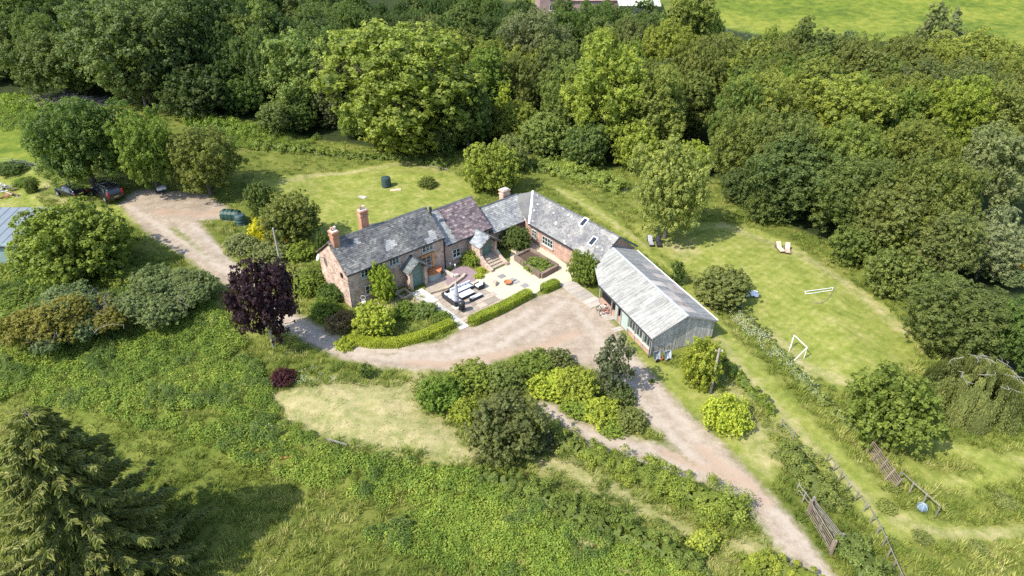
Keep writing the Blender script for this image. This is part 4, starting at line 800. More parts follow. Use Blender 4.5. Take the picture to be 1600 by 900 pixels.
def window(root, parent, fr, t, off, z, w, h, cols=2, rows=2, sill=True, mat='window_frame', sillmat='stone_sill', facing=-1, sw=.05):
    """casement on the wall line off (outside towards -n): frame proud of the wall, panes set back inside it"""
    f = MB(); y0 = off+facing*.05; R = Matrix.Rotation(fr.a, 3, 'Z')
    def bar(ta, tb, za, zb): f.box(fr.p((ta+tb)/2, y0, (za+zb)/2), (tb-ta, .07, zb-za), M=R)
    bar(t, t+w, z, z+sw); bar(t, t+w, z+h-sw, z+h); bar(t, t+sw, z+sw, z+h-sw); bar(t+w-sw, t+w, z+sw, z+h-sw)
    for i in range(1, cols): x = t+w*i/cols; bar(x-sw/2, x+sw/2, z+sw, z+h-sw)
    fo = f.build('window', mat, parent, root=root)
    for i in range(cols):
        x0 = t+w*i/cols+sw*.5; x1 = t+w*(i+1)/cols-sw*.5; g = MB(); g.box(fr.p((x0+x1)/2, off+facing*.022, z+h/2), (x1-x0, .02, h-sw*2), M=R); go = g.build('pane', 'glass', fo, root=root)
        for j in range(1, rows):
            b = MB(); b.box(fr.p((x0+x1)/2, off+facing*.045, z+h*j/rows), (x1-x0-.02, .025, .03), M=R); b.build('glazing_bar', mat, fo, root=root)
    if sill: b = MB(); b.box(fr.p(t+w/2, off+facing*.10, z-.06), (w+.3, .22, .1), M=R); b.build('sill', sillmat, fo, root=root)
    return fo
def chimney(root, parent, x, y, z0, z1, w, d, rz, mat, pots=1, capmat='render_cap', step=True):
    c = MB(); c.box((x, y, (z0+z1)/2), (w, d, z1-z0), rz)
    if step: c.box((x, y, z1-.42), (w+.14, d+.14, .12), rz); c.box((x, y, z1-.02), (w+.16, d+.16, .16), rz)
    co = c.build('chimney', mat, parent, root=root); k = MB(); k.box((x, y, z1+.10), (w-.05, d-.05, .08), rz); k.build('chimney_cap', capmat, co, root=root)
    for i in range(pots):
        k = MB(); o = (i-(pots-1)/2)*.32; k.lathe((x+math.cos(rz)*o, y+math.sin(rz)*o, z1+.14), [(.13, 0), (.11, .22), (.14, .28), (.14, .34), (.10, .34)], 12); k.build('chimney_pot', 'clay_pot' if i % 2 == 0 else 'render_cap', co, root=root)
    return co
def gutter(root, parent, a, b, drop=None):
    g = MB(); g.beam(Vector(a), Vector(b), .10, .09); go = g.build('gutter', 'gutter', parent, root=root)
    if drop: k = MB(); k.tube([drop[0], drop[1]], .045, 8); k.build('downpipe', 'gutter', go, root=root)

# ================================================================ THE COTTAGE (west part), its stone porch
H = Fr((-15.63, 54.61), 41.1); RW = H.a
ct = thing('cottage', H.p(5.5, 3, 0), 'stone cottage range with lichened dark slate roof and two brick chimneys', 'house')
E1, R1, O1, L1 = 3.9, 6.28, 2.95, 11.45
w = MB(); w.prism([H.p(.2, .25, -.3), H.p(.2, 5.8, -.3), H.p(.2, 5.8, E1-.1), H.p(.2, O1, R1-.25), H.p(.2, .25, E1-.02)], H.p(L1, 0)-H.p(.2, 0)); wl_ = w.build('walls', 'rubble_stone', ct)
def sp1(u, v, r):
    x = r.random()*.9
    for cu, cv in ((5.6, 1.7), (5.9, 1.5), (5.3, 1.2), (10.2, .5), (10.4, 1.0), (9.6, .3), (2.6, 2.9)):
        if abs(u-cu) < .32 and abs(v-cv) < .3: x = .97
    return x
rf = slate_roof(ct, ct, [H.p(0, -.05, E1), H.p(L1, -.05, E1), H.p(L1, O1, R1), H.p(0, O1, R1)], 'slate_old', .27, .215, special=sp1)
slate_roof(ct, ct, [H.p(L1, 6.0, E1), H.p(0, 6.0, E1), H.p(0, O1, R1), H.p(L1, O1, R1)], 'slate_old')
for i in range(24):
    k = MB(); t0 = i*L1/24; k.prism([H.p(t0+.01, O1-.14, R1-.02), H.p(t0+.01, O1, R1+.10), H.p(t0+.01, O1+.14, R1-.02)], H.p(L1/24-.02, 0)-H.p(0, 0)); k.build('ridge_tile', 'dark_ridge', rf, root=ct)
chimney(ct, ct, *H.p(.62, 2.6)[:2], 4.9, 7.35, .62, .75, RW, 'brick_orange', 2)
c = chimney(ct, ct, *H.p(4.3, 3.4)[:2], 4.8, 8.05, .8, .62, RW, 'brick_orange', 2)
gutter(ct, ct, H.p(0, -.12, E1-.06), H.p(L1, -.12, E1-.06), (H.p(L1+.02, .15, E1-.1), H.p(L1+.02, .15, .0)))
window(ct, ct, H, 1.6, .25, 2.88, 1.2, .80, 3); window(ct, ct, H, 1.85, .25, .85, 1.0, .95, 2); window(ct, ct, H, 4.8, .25, 2.95, 1.15, .78, 3); window(ct, ct, H, 8.75, .25, 2.98, 1.35, .76, 3)
window(ct, ct, H, 8.55, .25, 1.2, 1.2, 1.22, 2, 3)
k = MB(); k.box(H.p(9.3, .14, 2.56), (1.7, .24, .26), RW); k.box(H.p(9.93, .14, 1.70), (.24, .22, 1.45), RW); k.build('oak_surround', 'oak_frame', wl_, root=ct)
# gable face: small window and satellite dish
k = MB(); k.box(H.p(.12, 1.3, 3.3), (.06, .35, .5), RW); k.build('vent_window', 'dark_inside', wl_, root=ct)
d = MB(); dc = H.p(-.35, 4.6, 4.0); Md = Matrix.Rotation(math.radians(62), 3, 'Y'); prof = []
for i in range(6): r_ = .36*i/5; prof.append((r_, .16*(r_/.36)**2))
vs, fs, nseg = [], [], 18
for (r_, z_) in prof[1:]:
    for j in range(nseg): a_ = 6.2832*j/nseg; q = Matrix.Rotation(RW+math.pi*.92, 3, 'Z') @ (Md @ Vector((r_*math.cos(a_), r_*math.sin(a_), z_))); vs.append(dc+q)
for i in range(4):
    for j in range(nseg): fs.append((i*nseg+j, i*nseg+(j+1) % nseg, (i+1)*nseg+(j+1) % nseg, (i+1)*nseg+j))
fs.append(tuple(range(nseg))); d.add(vs, fs); d.tube([dc, H.p(.2, 4.6, 3.8)], .03); dt = d.build('satellite_dish', 'lead', None, origin=tuple(dc)); tag(dt, 'grey satellite dish bolted high on the cottage end wall', 'satellite dish')
# stone porch with green front and slate roof
pw0 = H.p(6.3, 0); PQ = Fr((H.p(6.25, .25).x, H.p(6.25, .25).y), 41.1)   # porch frame: t along the wall, off negative towards the yard
PW, PD, PE, PR = 2.1, 1.3, 2.15, 3.2
k = MB()
k.box(PQ.p(.16, -PD/2, PE/2), (.32, PD, PE), RW); k.box(PQ.p(PW-.16, -PD/2, PE/2), (.32, PD, PE), RW)
po = k.build('porch', 'rubble_stone', ct)
k = MB(); k.prism([PQ.p(.34, -PD+.42, 0.02), PQ.p(PW-.34, -PD+.42, 0.02), PQ.p(PW-.34, -PD+.42, PE+.15), PQ.p(PW/2, -PD+.42, PR-.14), PQ.p(.34, -PD+.42, PE+.15)], PQ.p(0, .08)-PQ.p(0, 0)); k.build('porch_door', 'door_green', po, root=ct)
slate_roof(ct, ct, [PQ.p(-.30, .45, PE-.05), PQ.p(-.30, -PD-.3, PE+.0), PQ.p(PW/2, -PD-.3, PR), PQ.p(PW/2, .45, PR)], 'slate_porch', .3, .24, sag=0)
slate_roof(ct, ct, [PQ.p(PW+.30, -PD-.3, PE-.05), PQ.p(PW+.30, .45, PE-.05), PQ.p(PW/2, .45, PR), PQ.p(PW/2, -PD-.3, PR)], 'slate_porch', .3, .24, sag=0)
k = MB(); k.beam(PQ.p(PW/2, .05, PR+.06), PQ.p(PW/2, -PD-.27, PR+.06), .16, .08); k.build('porch_ridge', 'dark_ridge', po, root=ct)
k = MB(); k.beam(PQ.p(-.2, -PD-.26, PE-.04), PQ.p(PW/2, -PD-.26, PR-.02), .05, .16); k.beam(PQ.p(PW+.2, -PD-.26, PE-.04), PQ.p(PW/2, -PD-.26, PR-.02), .05, .16); k.build('bargeboard', 'timber_weathered', po, root=ct)
k = MB(); k.box(PQ.p(.0, -PD*.55, 1.35), (.05, .4, .55), RW); k.build('porch_window', 'glass', po, root=ct)
# small rear dormer roof behind the tall chimney
k = MB(); k.prism([H.p(5.0, 3.2, 5.6), H.p(5.0, 4.8, 5.5), H.p(5.0, 3.2, 6.2)], H.p(1.1, 0)-H.p(0, 0)); k.build('rear_dormer', 'slate_old', rf, root=ct)

# ================================================================ the purple slated part with the raised porch
at_ = thing('cottage_extension', H.p(14.3, 3, 0), 'stone cottage range with a purple slate roof joined to the dark slated one', 'house')
E2, R2, O2, S2, L2 = 2.87, 5.45, 3.3, 11.6, 17.75
w = MB(); w.prism([H.p(S2, .22, -.3), H.p(S2, 6.3, -.3), H.p(S2, 6.3, E2-.1), H.p(S2, O2, R2-.25), H.p(S2, .22, E2-.1)], H.p(L2-.2, 0)-H.p(S2, 0)); wl2 = w.build('walls', 'rubble_dark', at_)
Lg = 1.45
rf2 = slate_roof(at_, at_, [H.p(S2-.05, -.08, E2), H.p(S2+Lg, -.08, E2), H.p(S2+Lg-.0, O2, R2), H.p(S2-.05, O2, R2)], 'slate_pale', .27, .22)
slate_roof(at_, at_, [H.p(S2+Lg+.01, -.08, E2), H.p(L2, -.08, E2), H.p(L2, O2, R2), H.p(S2+Lg+.01, O2, R2)], 'slate_purple', .34, .27)
slate_roof(at_, at_, [H.p(L2, 6.6, E2), H.p(S2, 6.6, E2), H.p(S2, O2, R2), H.p(L2, O2, R2)], 'slate_old')
for i in range(13): k = MB(); t0 = S2+i*(L2-S2)/13; k.prism([H.p(t0+.01, O2-.14, R2-.02), H.p(t0+.01, O2, R2+.09), H.p(t0+.01, O2+.14, R2-.02)], H.p((L2-S2)/13-.02, 0)-H.p(0, 0)); k.build('ridge_tile', 'dark_ridge', rf2, root=at_)
gutter(at_, at_, H.p(S2+.15, -.15, E2-.06), H.p(L2, -.15, E2-.06))
k = MB(); q = H.p(S2-.1, 2.3, 5.1); k.tube([q, q+Vector((0, 0, 1.0))], .11, 10); k.tube([q+Vector((0, 0, 1.0)), q+Vector((0, 0, 1.38))], .16, 10); k.build('flue', 'gutter', rf2, root=at_)
window(at_, at_, H, 12.5, .22, .9, 1.0, 1.0, 2)
# raised porch: landing, flank walls, door, slate roof, steps
PF = Fr((H.p(14.7, .22).x, H.p(14.7, .22).y), 41.1); PW2, PD2, FZ, PE2, PR2 = 2.3, 2.0, .66, 2.25, 3.25
k = MB(); k.box(PF.p(PW2/2, -PD2/2, FZ/2), (PW2, PD2, FZ), RW); k.box(PF.p(.15, -PD2/2, (FZ+PE2)/2), (.3, PD2, PE2-FZ), RW); k.box(PF.p(PW2-.15, -PD2/2, (FZ+PE2)/2), (.3, PD2, PE2-FZ), RW)
po2 = k.build('porch', 'rubble_stone', at_)
k = MB(); k.prism([PF.p(.32, -PD2+.6, FZ+.01), PF.p(PW2-.32, -PD2+.6, FZ+.01), PF.p(PW2-.32, -PD2+.6, PE2+.1), PF.p(PW2/2, -PD2+.6, PR2-.14), PF.p(.32, -PD2+.6, PE2+.1)], PF.p(0, .08)-PF.p(0, 0)); dd = k.build('porch_door', 'door_green', po2, root=at_)
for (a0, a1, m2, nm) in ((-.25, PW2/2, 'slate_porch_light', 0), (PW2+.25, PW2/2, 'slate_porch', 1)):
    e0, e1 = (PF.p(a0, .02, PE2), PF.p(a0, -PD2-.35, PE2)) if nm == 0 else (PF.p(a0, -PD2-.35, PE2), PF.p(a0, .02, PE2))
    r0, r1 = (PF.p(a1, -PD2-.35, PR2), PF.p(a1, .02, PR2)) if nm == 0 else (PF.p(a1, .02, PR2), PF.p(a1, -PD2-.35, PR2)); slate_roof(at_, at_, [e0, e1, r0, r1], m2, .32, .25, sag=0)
k = MB(); k.beam(PF.p(-.2, -PD2-.36, PE2-.04), PF.p(PW2/2, -PD2-.36, PR2-.02), .05, .15); k.beam(PF.p(PW2+.2, -PD2-.36, PE2-.04), PF.p(PW2/2, -PD2-.36, PR2-.02), .05, .15); k.build('bargeboard', 'timber_dark', po2, root=at_)
k = MB(); k.beam(PF.p(PW2/2, .05, PR2+.06), PF.p(PW2/2, -PD2-.36, PR2+.06), .15, .07); k.build('porch_ridge', 'dark_ridge', po2, root=at_)
stp = thing('stone_steps', PF.p(PW2/2, -PD2-1, 0), 'stone steps with low flank walls leading up to the raised porch door', 'steps')
for i in range(4):
    k = MB(); z1 = FZ-.02-i*.16; k.box(PF.p(PW2/2+.05, -PD2-.2-i*.38, z1/2), (1.78, .40, z1), RW); k.build('step', 'rubble_step', stp)
for tt, nm in ((-.04, 0), (PW2-.2, 1)):
    k = MB(); k.prism([PF.p(tt, -PD2-.02, -.1), PF.p(tt, -PD2-1.9, -.1), PF.p(tt, -PD2-1.9, .30), PF.p(tt, -PD2-.8, .62), PF.p(tt, -PD2-.02, 1.15)], PF.p(.30, 0)-PF.p(0, 0)); k.build('flank_wall', 'rubble_stone', stp)

# ================================================================ the link range
lk = thing('link_building', H.p(20, 3, 0), 'low link building with a very pale slate roof and a squat stone chimney', 'house')
E3, R3, SL, LL = 2.15, 4.2, 17.8, 23.7
w = MB(); w.prism([H.p(SL, .1, -.3), H.p(SL, 4.9, -.3), H.p(SL, 4.9, E3-.1), H.p(SL, 2.42, R3-.25), H.p(SL, .1, E3)], H.p(LL-.1, 0)-H.p(SL, 0)); w3 = w.build('walls', 'brick_red', lk)
rf3 = slate_roof(lk, lk, [H.p(SL+.05, -.25, E3), H.p(LL+.0, -.25, E3), H.p(LL-.05, 2.42, R3), H.p(SL+.35, 2.42, R3)], 'slate_pale', .27, .22)
slate_roof(lk, lk, [H.p(LL, 5.1, E3), H.p(SL, 5.1, E3), H.p(SL, 2.42, R3), H.p(LL-.05, 2.42, R3)], 'slate_old')
for i in range(13): k = MB(); t0 = SL+.3+i*(LL-SL-.35)/13; k.prism([H.p(t0+.01, 2.30, R3), H.p(t0+.01, 2.42, R3+.10), H.p(t0+.01, 2.57, R3)], H.p((LL-SL-.35)/13-.02, 0)-H.p(0, 0)); k.build('ridge_tile', 'dark_ridge', rf3, root=lk)
q = H.p(22.2, 3.0); chimney(lk, lk, q.x, q.y, 3.0, 4.95, .95, .75, RW, 'rubble_stone', 0)
gutter(lk, lk, H.p(SL+.3, -.32, E3-.05), H.p(LL, -.32, E3-.05))

# ================================================================ the east wing
EA = Fr((1.93, 68.15), -51.8); E4, R4, O4, L4 = 2.32, 4.4, 2.9, 11.0
ew = thing('east_wing', EA.p(5, 2.5, 0), 'long brick wing with a mottled grey slate roof and two rooflights', 'house')
w = MB(); w.prism([EA.p(-2.4, .25, -.3), EA.p(-2.4, 5.5, -.3), EA.p(-2.4, 5.5, E4-.1), EA.p(-2.4, O4, R4-.2), EA.p(-2.4, .25, E4-.05)], EA.p(L4-.2, 0)-EA.p(-2.4, 0)); w4 = w.build('walls', 'brick_red', ew)
A4 = EA.p(-2.9, O4, R4); V4 = Vector((*unproj(832, 341, 2.45), 2.45))
def sp4(u_, v_, r):
    x = r.random()*.75
    if u_ > 5.5 and vnoise(np.array([u_*.9]), np.array([v_*.9]))[0] > .45: x = .55+.42*r.random()
    if r.random() < .012: x = 1.0
    return x
Vl = EA.p(0.0, -.02, E4)
rf4 = slate_roof(ew, ew, [Vl, EA.p(L4, -.02, E4), EA.p(L4, O4, R4), A4], 'slate_east', .25, .20, special=sp4)
slate_roof(ew, ew, [EA.p(L4, 5.8, E4), EA.p(-2.9, 5.8, E4), A4, EA.p(L4, O4, R4)], 'slate_east', .30, .24)
T0 = H.p(LL-.25, 2.55, R3-.06); slate_roof(ew, ew, [Vl+Vector((-.06, -.02, 0)), A4, T0], 'slate_old', .30, .24, sag=0) if False else None
k = MB(); k.prism([Vl+Vector((-.10, -.05, -.02)), A4+Vector((-.05, 0, -.02)), T0], (0, 0, -.10)); k.build('valley_slope', 'slate_old', rf4, root=ew)
k = MB(); k.beam(Vl+Vector((0, 0, .05)), A4+Vector((0, 0, .08)), .24, .05); k.build('lead_valley', 'white_metal', rf4, root=ew)
k = MB(); k.prism([A4+Vector((0, 0, -.05)), T0+Vector((0, 0, -.05)), T0+Vector((1.0, 2.2, -1.9)), EA.p(-2.9, 5.8, E4)], (0, 0, -.1)); k.build('rear_slope', 'slate_old', rf4, root=ew)
for i in range(30): k = MB(); t0 = -2.9+i*(L4+2.9)/30; k.prism([EA.p(t0+.01, O4-.13, R4-.01), EA.p(t0+.01, O4, R4+.10), EA.p(t0+.01, O4+.16, R4-.01)], EA.p((L4+2.9)/30-.02, 0)-EA.p(0, 0)); k.build('ridge_tile', 'dark_ridge', rf4, root=ew)
gutter(ew, ew, EA.p(0, -.10, E4-.05), EA.p(L4, -.10, E4-.05)); k = MB(); k.beam(EA.p(L4+.03, -.05, E4-.02), EA.p(L4+.03, O4, R4-.02), .06, .2); k.beam(EA.p(L4+.03, 5.8, E4-.02), EA.p(L4+.03, O4, R4-.02), .06, .2); k.build('bargeboard', 'dark_ridge', rf4, root=ew)
def on_slope(fr, t, off, e, r, ot): return fr.p(t, off, e+(r-e)*off/ot)
for px, py in ((912, 349), (926.5, 377.5)):
    best = min(((t*.1, o_*.1) for t in range(0, 110) for o_ in range(2, 28)), key=lambda q: abs((lambda P: (P[0]-px)**2+(P[1]-py)**2)((lambda V: (800+FPX*V.x/(V.y*CP+(CAM_H-V.z)*SP), 450+FPX*((CAM_H-V.z)*CP-V.y*SP)/(V.y*CP+(CAM_H-V.z)*SP)))(on_slope(EA, q[0], q[1], E4, R4, O4)))))
    t_, o_ = best; A_ = lambda dt, do, lift: on_slope(EA, t_+dt, o_+do, E4, R4, O4)+Vector((0, 0, lift))
    k = MB()
    for a0, a1 in (((-.32, -.42), (.32, -.42)), ((.32, -.42), (.32, .42)), ((.32, .42), (-.32, .42)), ((-.32, .42), (-.32, -.42))): k.beam(A_(*a0, .10), A_(*a1, .10), .09, .12)
    ro = k.build('rooflight', 'white_metal', ew, root=ew); k = MB(); k.prism([A_(-.30, -.40, .07), A_(.30, -.40, .07), A_(.30, .40, .07), A_(-.30, .40, .07)], (0, 0, .03)); k.build('pane', 'glass', ro, root=ew)
window(ew, ew, EA, .3, .25, .9, .75, .85, 2, 2); window(ew, ew, EA, 2.1, .25, .72, 1.75, .98, 4, 2)

# ================================================================ the barn
BA = Fr((8.46, 55.80), -67.1); E5, R5, O5 = 2.15, 3.60, 3.43
bn = thing('barn', BA.p(5, 3.4, 0), 'long barn with a pale corrugated sheet roof and grey boarded gable', 'barn')
w = MB()
w.prism([BA.p(9.2, .18, -.2), BA.p(9.2, 6.7, -.2), BA.p(9.2, 6.7, E5-.12), BA.p(9.2, O5, R5-.14), BA.p(9.2, .18, E5-.12)], BA.p(9.14, 0)-BA.p(9.2, 0))      # gable backing
w.box(BA.p(2.2, 6.65, E5/2-.1), (13.8, .12, E5-.1), BA.a); w5 = w.build('walls', 'timber_weathered', bn)
w = MB(); w.box(BA.p(4.6, .30, .3), (9.1, .30, .75), BA.a); w.build('brick_plinth', 'brick_red', w5, root=bn)
w = MB(); w.box(BA.p(4.6, .42, 1.2), (9.0, .08, 1.7), BA.a); w.box(BA.p(1.0, .9, 1.0), (2.2, .1, 1.9), BA.a); w.build('opening_shade', 'dark_inside', w5, root=bn)  # near-black panels: shade inside the open barn front put into colour
g = MB(); nb = 44
for i in range(nb):
    o0 = .15+i*6.6/nb; o1 = o0+6.6/nb-.018; zt = lambda o: E5-.03+(R5-E5)*(o/O5 if o < O5 else (6.86-o)/(6.86-O5))-.02; j = random.uniform(0, .02); zb = random.uniform(-.02, .08)
    g.add([BA.p(9.22+j, o0, zb), BA.p(9.22+j, o1, zb), BA.p(9.22+j, o1, zt(o1)), BA.p(9.22+j, o0, zt(o0)), BA.p(9.18, o0, zb), BA.p(9.18, o1, zb), BA.p(9.18, o1, zt(o1)), BA.p(9.18, o0, zt(o0))], [(0, 1, 2, 3), (0, 3, 7, 4), (1, 5, 6, 2), (3, 2, 6, 7), (0, 4, 5, 1)])
g = g.build('gable_boards', 'barn_boards', w5, root=bn); g['kind'] = 'stuff'
def sheet(q, t0, t1, o0, o1, zf, mat, parent, lift=0.0, rnd=None):
    """one corrugated sheet between t0..t1 (run) and o0..o1 (up the slope)"""
    nc = 20; vs, fs = [], []
    for k_ in range(nc+1):
        t = t0+(t1-t0)*k_/nc; z = .022*math.sin(k_*math.pi/1.25)+lift
        for o in ((o0(t) if callable(o0) else o0), o1): vs.append(q.p(t, min(o, o1-.02) if o is not o1 else o1, zf(o)+z))
    for k_ in range(nc): fs.append((2*k_, 2*k_+2, 2*k_+3, 2*k_+1))
    m_ = MB(); m_.cur = random.random() if rnd is None else rnd; m_.add(vs, fs); o_ = m_.build('roof_sheet', mat, parent, root=bn); sm = o_.modifiers.new('thickness', 'SOLIDIFY'); sm.thickness = .012; return o_
rb = MB(); rb.cur = .3
for o_, z_ in ((.15, E5), (1.7, 2.82), (O5-.1, R5), (5.1, 2.82), (6.7, E5)): rb.beam(BA.p(9.25 if o_ else 9.25, o_, z_-.12), BA.p(-.2 if o_ < 1 else (-3.2 if o_ < 4 else -4.3), o_, z_-.12), .08, .12)
rb5 = rb.build('purlins', 'timber_dark', bn)
zf1 = lambda o: E5+(R5-E5)*o/O5; zf2 = lambda o: R5-(R5-E5)*(o-O5)/(6.86-O5)
t1 = 9.42; i = 0; tlow = -.1
while t1 > -3.6:
    t0 = t1-.93; om = 1.72
    if t0 > 0: st = -.06
    else: st = lambda t: -.06 if t > 0 else min(-.06+(-t)*.36 if t > -2.45 else .82+(-2.45-t)*1.75, 3.38)      # the skewed far end
    if t0 > -2.9: sheet(BA, t0, t1+.05, st, 1.72, zf1, 'fibre_cement', rb5, .0)
    sheet(BA, t0, t1+.05, (lambda t: max(st(t) if callable(st) else st, 1.60)), O5, zf1, 'fibre_cement', rb5, .018)
    t1 = t0; i += 1
t1 = 9.42; i = 0
while t1 > -4.4:
    t0 = t1-.93
    sheet(BA, t0, t1+.05, 5.05, 6.92, zf2, 'fibre_rust' if i in (5, 6, 8, 10) else 'fibre_cement_grey', rb5, .0)
    sheet(BA, t0, t1+.05, O5, 5.15, zf2, 'fibre_rust' if i in (1, 2, 3, 4, 6) else 'fibre_cement_grey', rb5, .018); t1 = t0; i += 1
k = MB(); k.beam(BA.p(9.45, O5, R5+.045), BA.p(-3.6, O5, R5+.045), .24, .05); k.build('ridge_capping', 'lead', rb5, root=bn)
k = MB(); k.beam(BA.p(9.40, 6.95, E5+.03), BA.p(-4.3, 6.95, E5+.03), .05, .07); k.build('white_fascia', 'white_metal', rb5, root=bn)
k = MB(); k.beam(BA.p(9.46, -.02, E5-.02), BA.p(9.46, O5, R5-.02), .03, .14); k.beam(BA.p(9.46, 6.86, E5-.02), BA.p(9.46, O5, R5-.02), .03, .14); k.build('bargeboard', 'timber_weathered', rb5, root=bn)
gutter(bn, bn, BA.p(9.4, -.10, E5-.05), BA.p(0, -.10, E5-.05), (BA.p(9.3, -.02, E5-.1), BA.p(9.3, -.02, 0)))
# yard side: posts, green door panels, windows
for t_ in (.1, 2.4, 3.5, 4.15, 5.45, 6.6, 7.9, 9.1):
    k = MB(); k.box(BA.p(t_, .15, 1.05), (.12, .12, 2.1), BA.a); k.build('post', 'timber_weathered', w5, root=bn)
simple('panel_green', (.36, .43, .38), (.30, .37, .32), 3, .7)
k = MB(); k.box(BA.p(4.8, .14, 1.05), (1.05, .06, 1.8), BA.a); k.build('sliding_door', 'panel_green', w5, root=bn)
k = MB(); k.box(BA.p(3.25, .14, 1.0), (.35, .06, 1.9), BA.a); k.build('door_panel', 'panel_green', w5, root=bn)
for t_ in (5.55, 6.75, 8.0): window(bn, bn, BA, t_, .26, .75, .95, .95, 2, 1, mat='panel_green')
# small lean-to flue block at the barn's far end
k = MB(); q = EA.p(L4+.15, 4.6, 3.0); 

# ================================================================ the shed on the left, the distant farm
def shed():
    a = at(-60, 394); b = at(44, 394); t = thing('metal_shed', (a+b)/2, 'metal shed with a pale blue grey roof cut by the left edge', 'shed'); L = (b-a).length; y0 = min(a.y, b.y); z0 = 0
    for _ in range(3): x1, yb = unproj(50, 326, 3.4)
    q = lambda x, y, z: Vector((x, y, z)); x0 = a.x-6; xe = unproj(46, 386, 2.6)[0]; yf = unproj(46, 386, 2.6)[1]
    k = MB(); k.box(((x0+xe)/2, yf+2.6, 1.3), (xe-x0-.3, 4.8, 2.9)); wo = k.build('walls', 'shed_wall', t)
    k = MB(); k.prism([q(x0, yf, 2.62), q(xe, yf, 2.62), q(xe, yb+.2, 3.4), q(x0, yb+.2, 3.4)], (0, 0, .07)); r = k.build('roof', 'shed_roof', t)
    x = xe-.02
    while x > x0: k = MB(); k.beam(q(x, yf, 2.70), q(x, yb+.2, 3.48), .05, .05); k.build('roof_seam', 'shed_roof', r, root=t); x -= 1.05
    k = MB(); k.beam(q(x0, yf-.04, 2.6), q(xe, yf-.04, 2.6), .1, .12); k.build('gutter', 'gutter', r, root=t)
shed()
def farm():
    def far_pt(px, py, h):
        z = 0
        for _ in range(10): x, y = unproj(px, py, h+z); z = .5*z+.5*tz(x, y)
        return Vector((x, y, tz(x, y)))
    a = far_pt(852, 22, 0); z0 = a.z; t = thing('brick_farmhouse', a, 'distant pinkish brick farmhouse above the wood at the top edge', 'house')
    simple('far_brick', (.34, .22, .19), (.42, .30, .26), 1.5, .9); F = Fr((a.x-1.5, a.y), 8)
    k = MB(); k.prism([F.p(0, 0, z0-1), F.p(7, 0, z0-1), F.p(7, 0, z0+6.2), F.p(0, 0, z0+6.2)], F.p(0, 7)-F.p(0, 0)); wo = k.build('walls', 'far_brick', t)
    k = MB(); k.prism([F.p(-.3, -.4, z0+6.1), F.p(-.3, 7.4, z0+6.1), F.p(-.3, 3.5, z0+8.6)], F.p(7.6, 0)-F.p(0, 0)); k.build('roof', 'slate_old', t)
    for tt in (2.6, 5.0): 
        for zz in (.8, 3.6): window(t, t, F, tt, 0, z0+zz, .9, 1.4, 2, 1)
    F2 = Fr((F.p(8.5, 1).x, F.p(8.5, 1).y), 3)
    b = thing('red_roofed_outbuilding', F2.p(6, 3, z0), 'distant low building with a brown roof right of the brick farmhouse', 'building'); simple('brown_roof', (.26, .16, .13), (.34, .22, .18), 1, .9)
    k = MB(); k.box(F2.p(7, 3, z0+1.3), (14, 6, 3.4), F2.a); k.build('walls', 'far_brick', b); k = MB(); k.prism([F2.p(-.2, -.4, z0+2.9), F2.p(-.2, 6.4, z0+2.9), F2.p(-.2, 3, z0+4.8)], F2.p(14.4, 0)-F2.p(0, 0)); k.build('roof', 'brown_roof', b)
    c = far_pt(968, 8, 3.2); F3 = Fr((c.x, c.y), -4); s = thing('pale_farm_shed', c, 'distant farm shed with a cream sheet roof at the top edge', 'shed'); simple('cream_roof', (.56, .58, .46), (.66, .67, .55), 1, .8)
    k = MB(); k.box(F3.p(5, 5, c.z+1.4), (9.6, 9, 3.4), F3.a); k.build('walls', 'timber_weathered', s); k = MB(); k.prism([F3.p(-.3, -.5, c.z+3.1), F3.p(10.5, -.5, c.z+3.1), F3.p(10.5, 10, c.z+4.4), F3.p(-.3, 10, c.z+4.4)], (0, 0, .12)); r = k.build('roof', 'cream_roof', s)
    for i in range(10): k = MB(); k.beam(F3.p(i*1.1+.3, -.5, c.z+3.26), F3.p(i*1.1+.3, 10, c.z+4.56), .12, .08); k.build('roof_seam', 'cream_roof', r, root=s)
farm()

# ================================================================ PAVING
simple('cream_gravel', (.56, .49, .37), (.44, .37, .265), 14, .95, .6, bscale=26); simple('flag', (.38, .31, .235), (.28, .235, .185), 2.5, .9, .25); simple('pale_slab', (.42, .40, .355), (.50, .475, .42), 2.5, .9, .25)
simple('concrete', (.42, .375, .315), (.34, .30, .25), 2.0, .95, .35); simple('purple_chips', (.22, .15, .16), (.30, .22, .22), 16, .95, .7, bscale=22); simple('path_dirt', (.42, .33, .24), (.33, .25, .17), 3, .95, .4)
simple('sleeper', (.22, .16, .12), (.13, .095, .075), 6, .95, .4); simple('soil', (.10, .07, .045), (.06, .04, .028), 6, .95, .4); simple('grey_stone', (.30, .29, .27), (.22, .21, .20), 3, .9, .3)
def sheetpoly(pts, dz, name, mat, kind='structure', sub=.5, label=None):
    P = [at(*p) for p in pts]; m_ = MB(); c = sum(P, Vector())/len(P); m_.cur = .5
    m_.prism([(p.x, p.y, dz) for p in P], (0, 0, -.25)); o = m_.build(name, mat, None, origin=(c.x, c.y, 0)); tag(o, kind=kind); return o
gravel = sheetpoly([(724, 447), (742, 425), (756, 430), (796, 412), (800, 384), (828, 372), (895, 420), (897, 436), (884, 443), (860, 442), (846, 452), (838, 458), (790, 472), (768, 470), (740, 452)], .018, 'gravel_courtyard', 'cream_gravel')
cor = [at(690, 480), at(722, 503), at(790, 474), at(752, 442)]
patio = sheetpoly([(662, 462), (722, 506), (792, 475), (740, 446), (700, 440)], .010, 'patio', 'path_dirt')
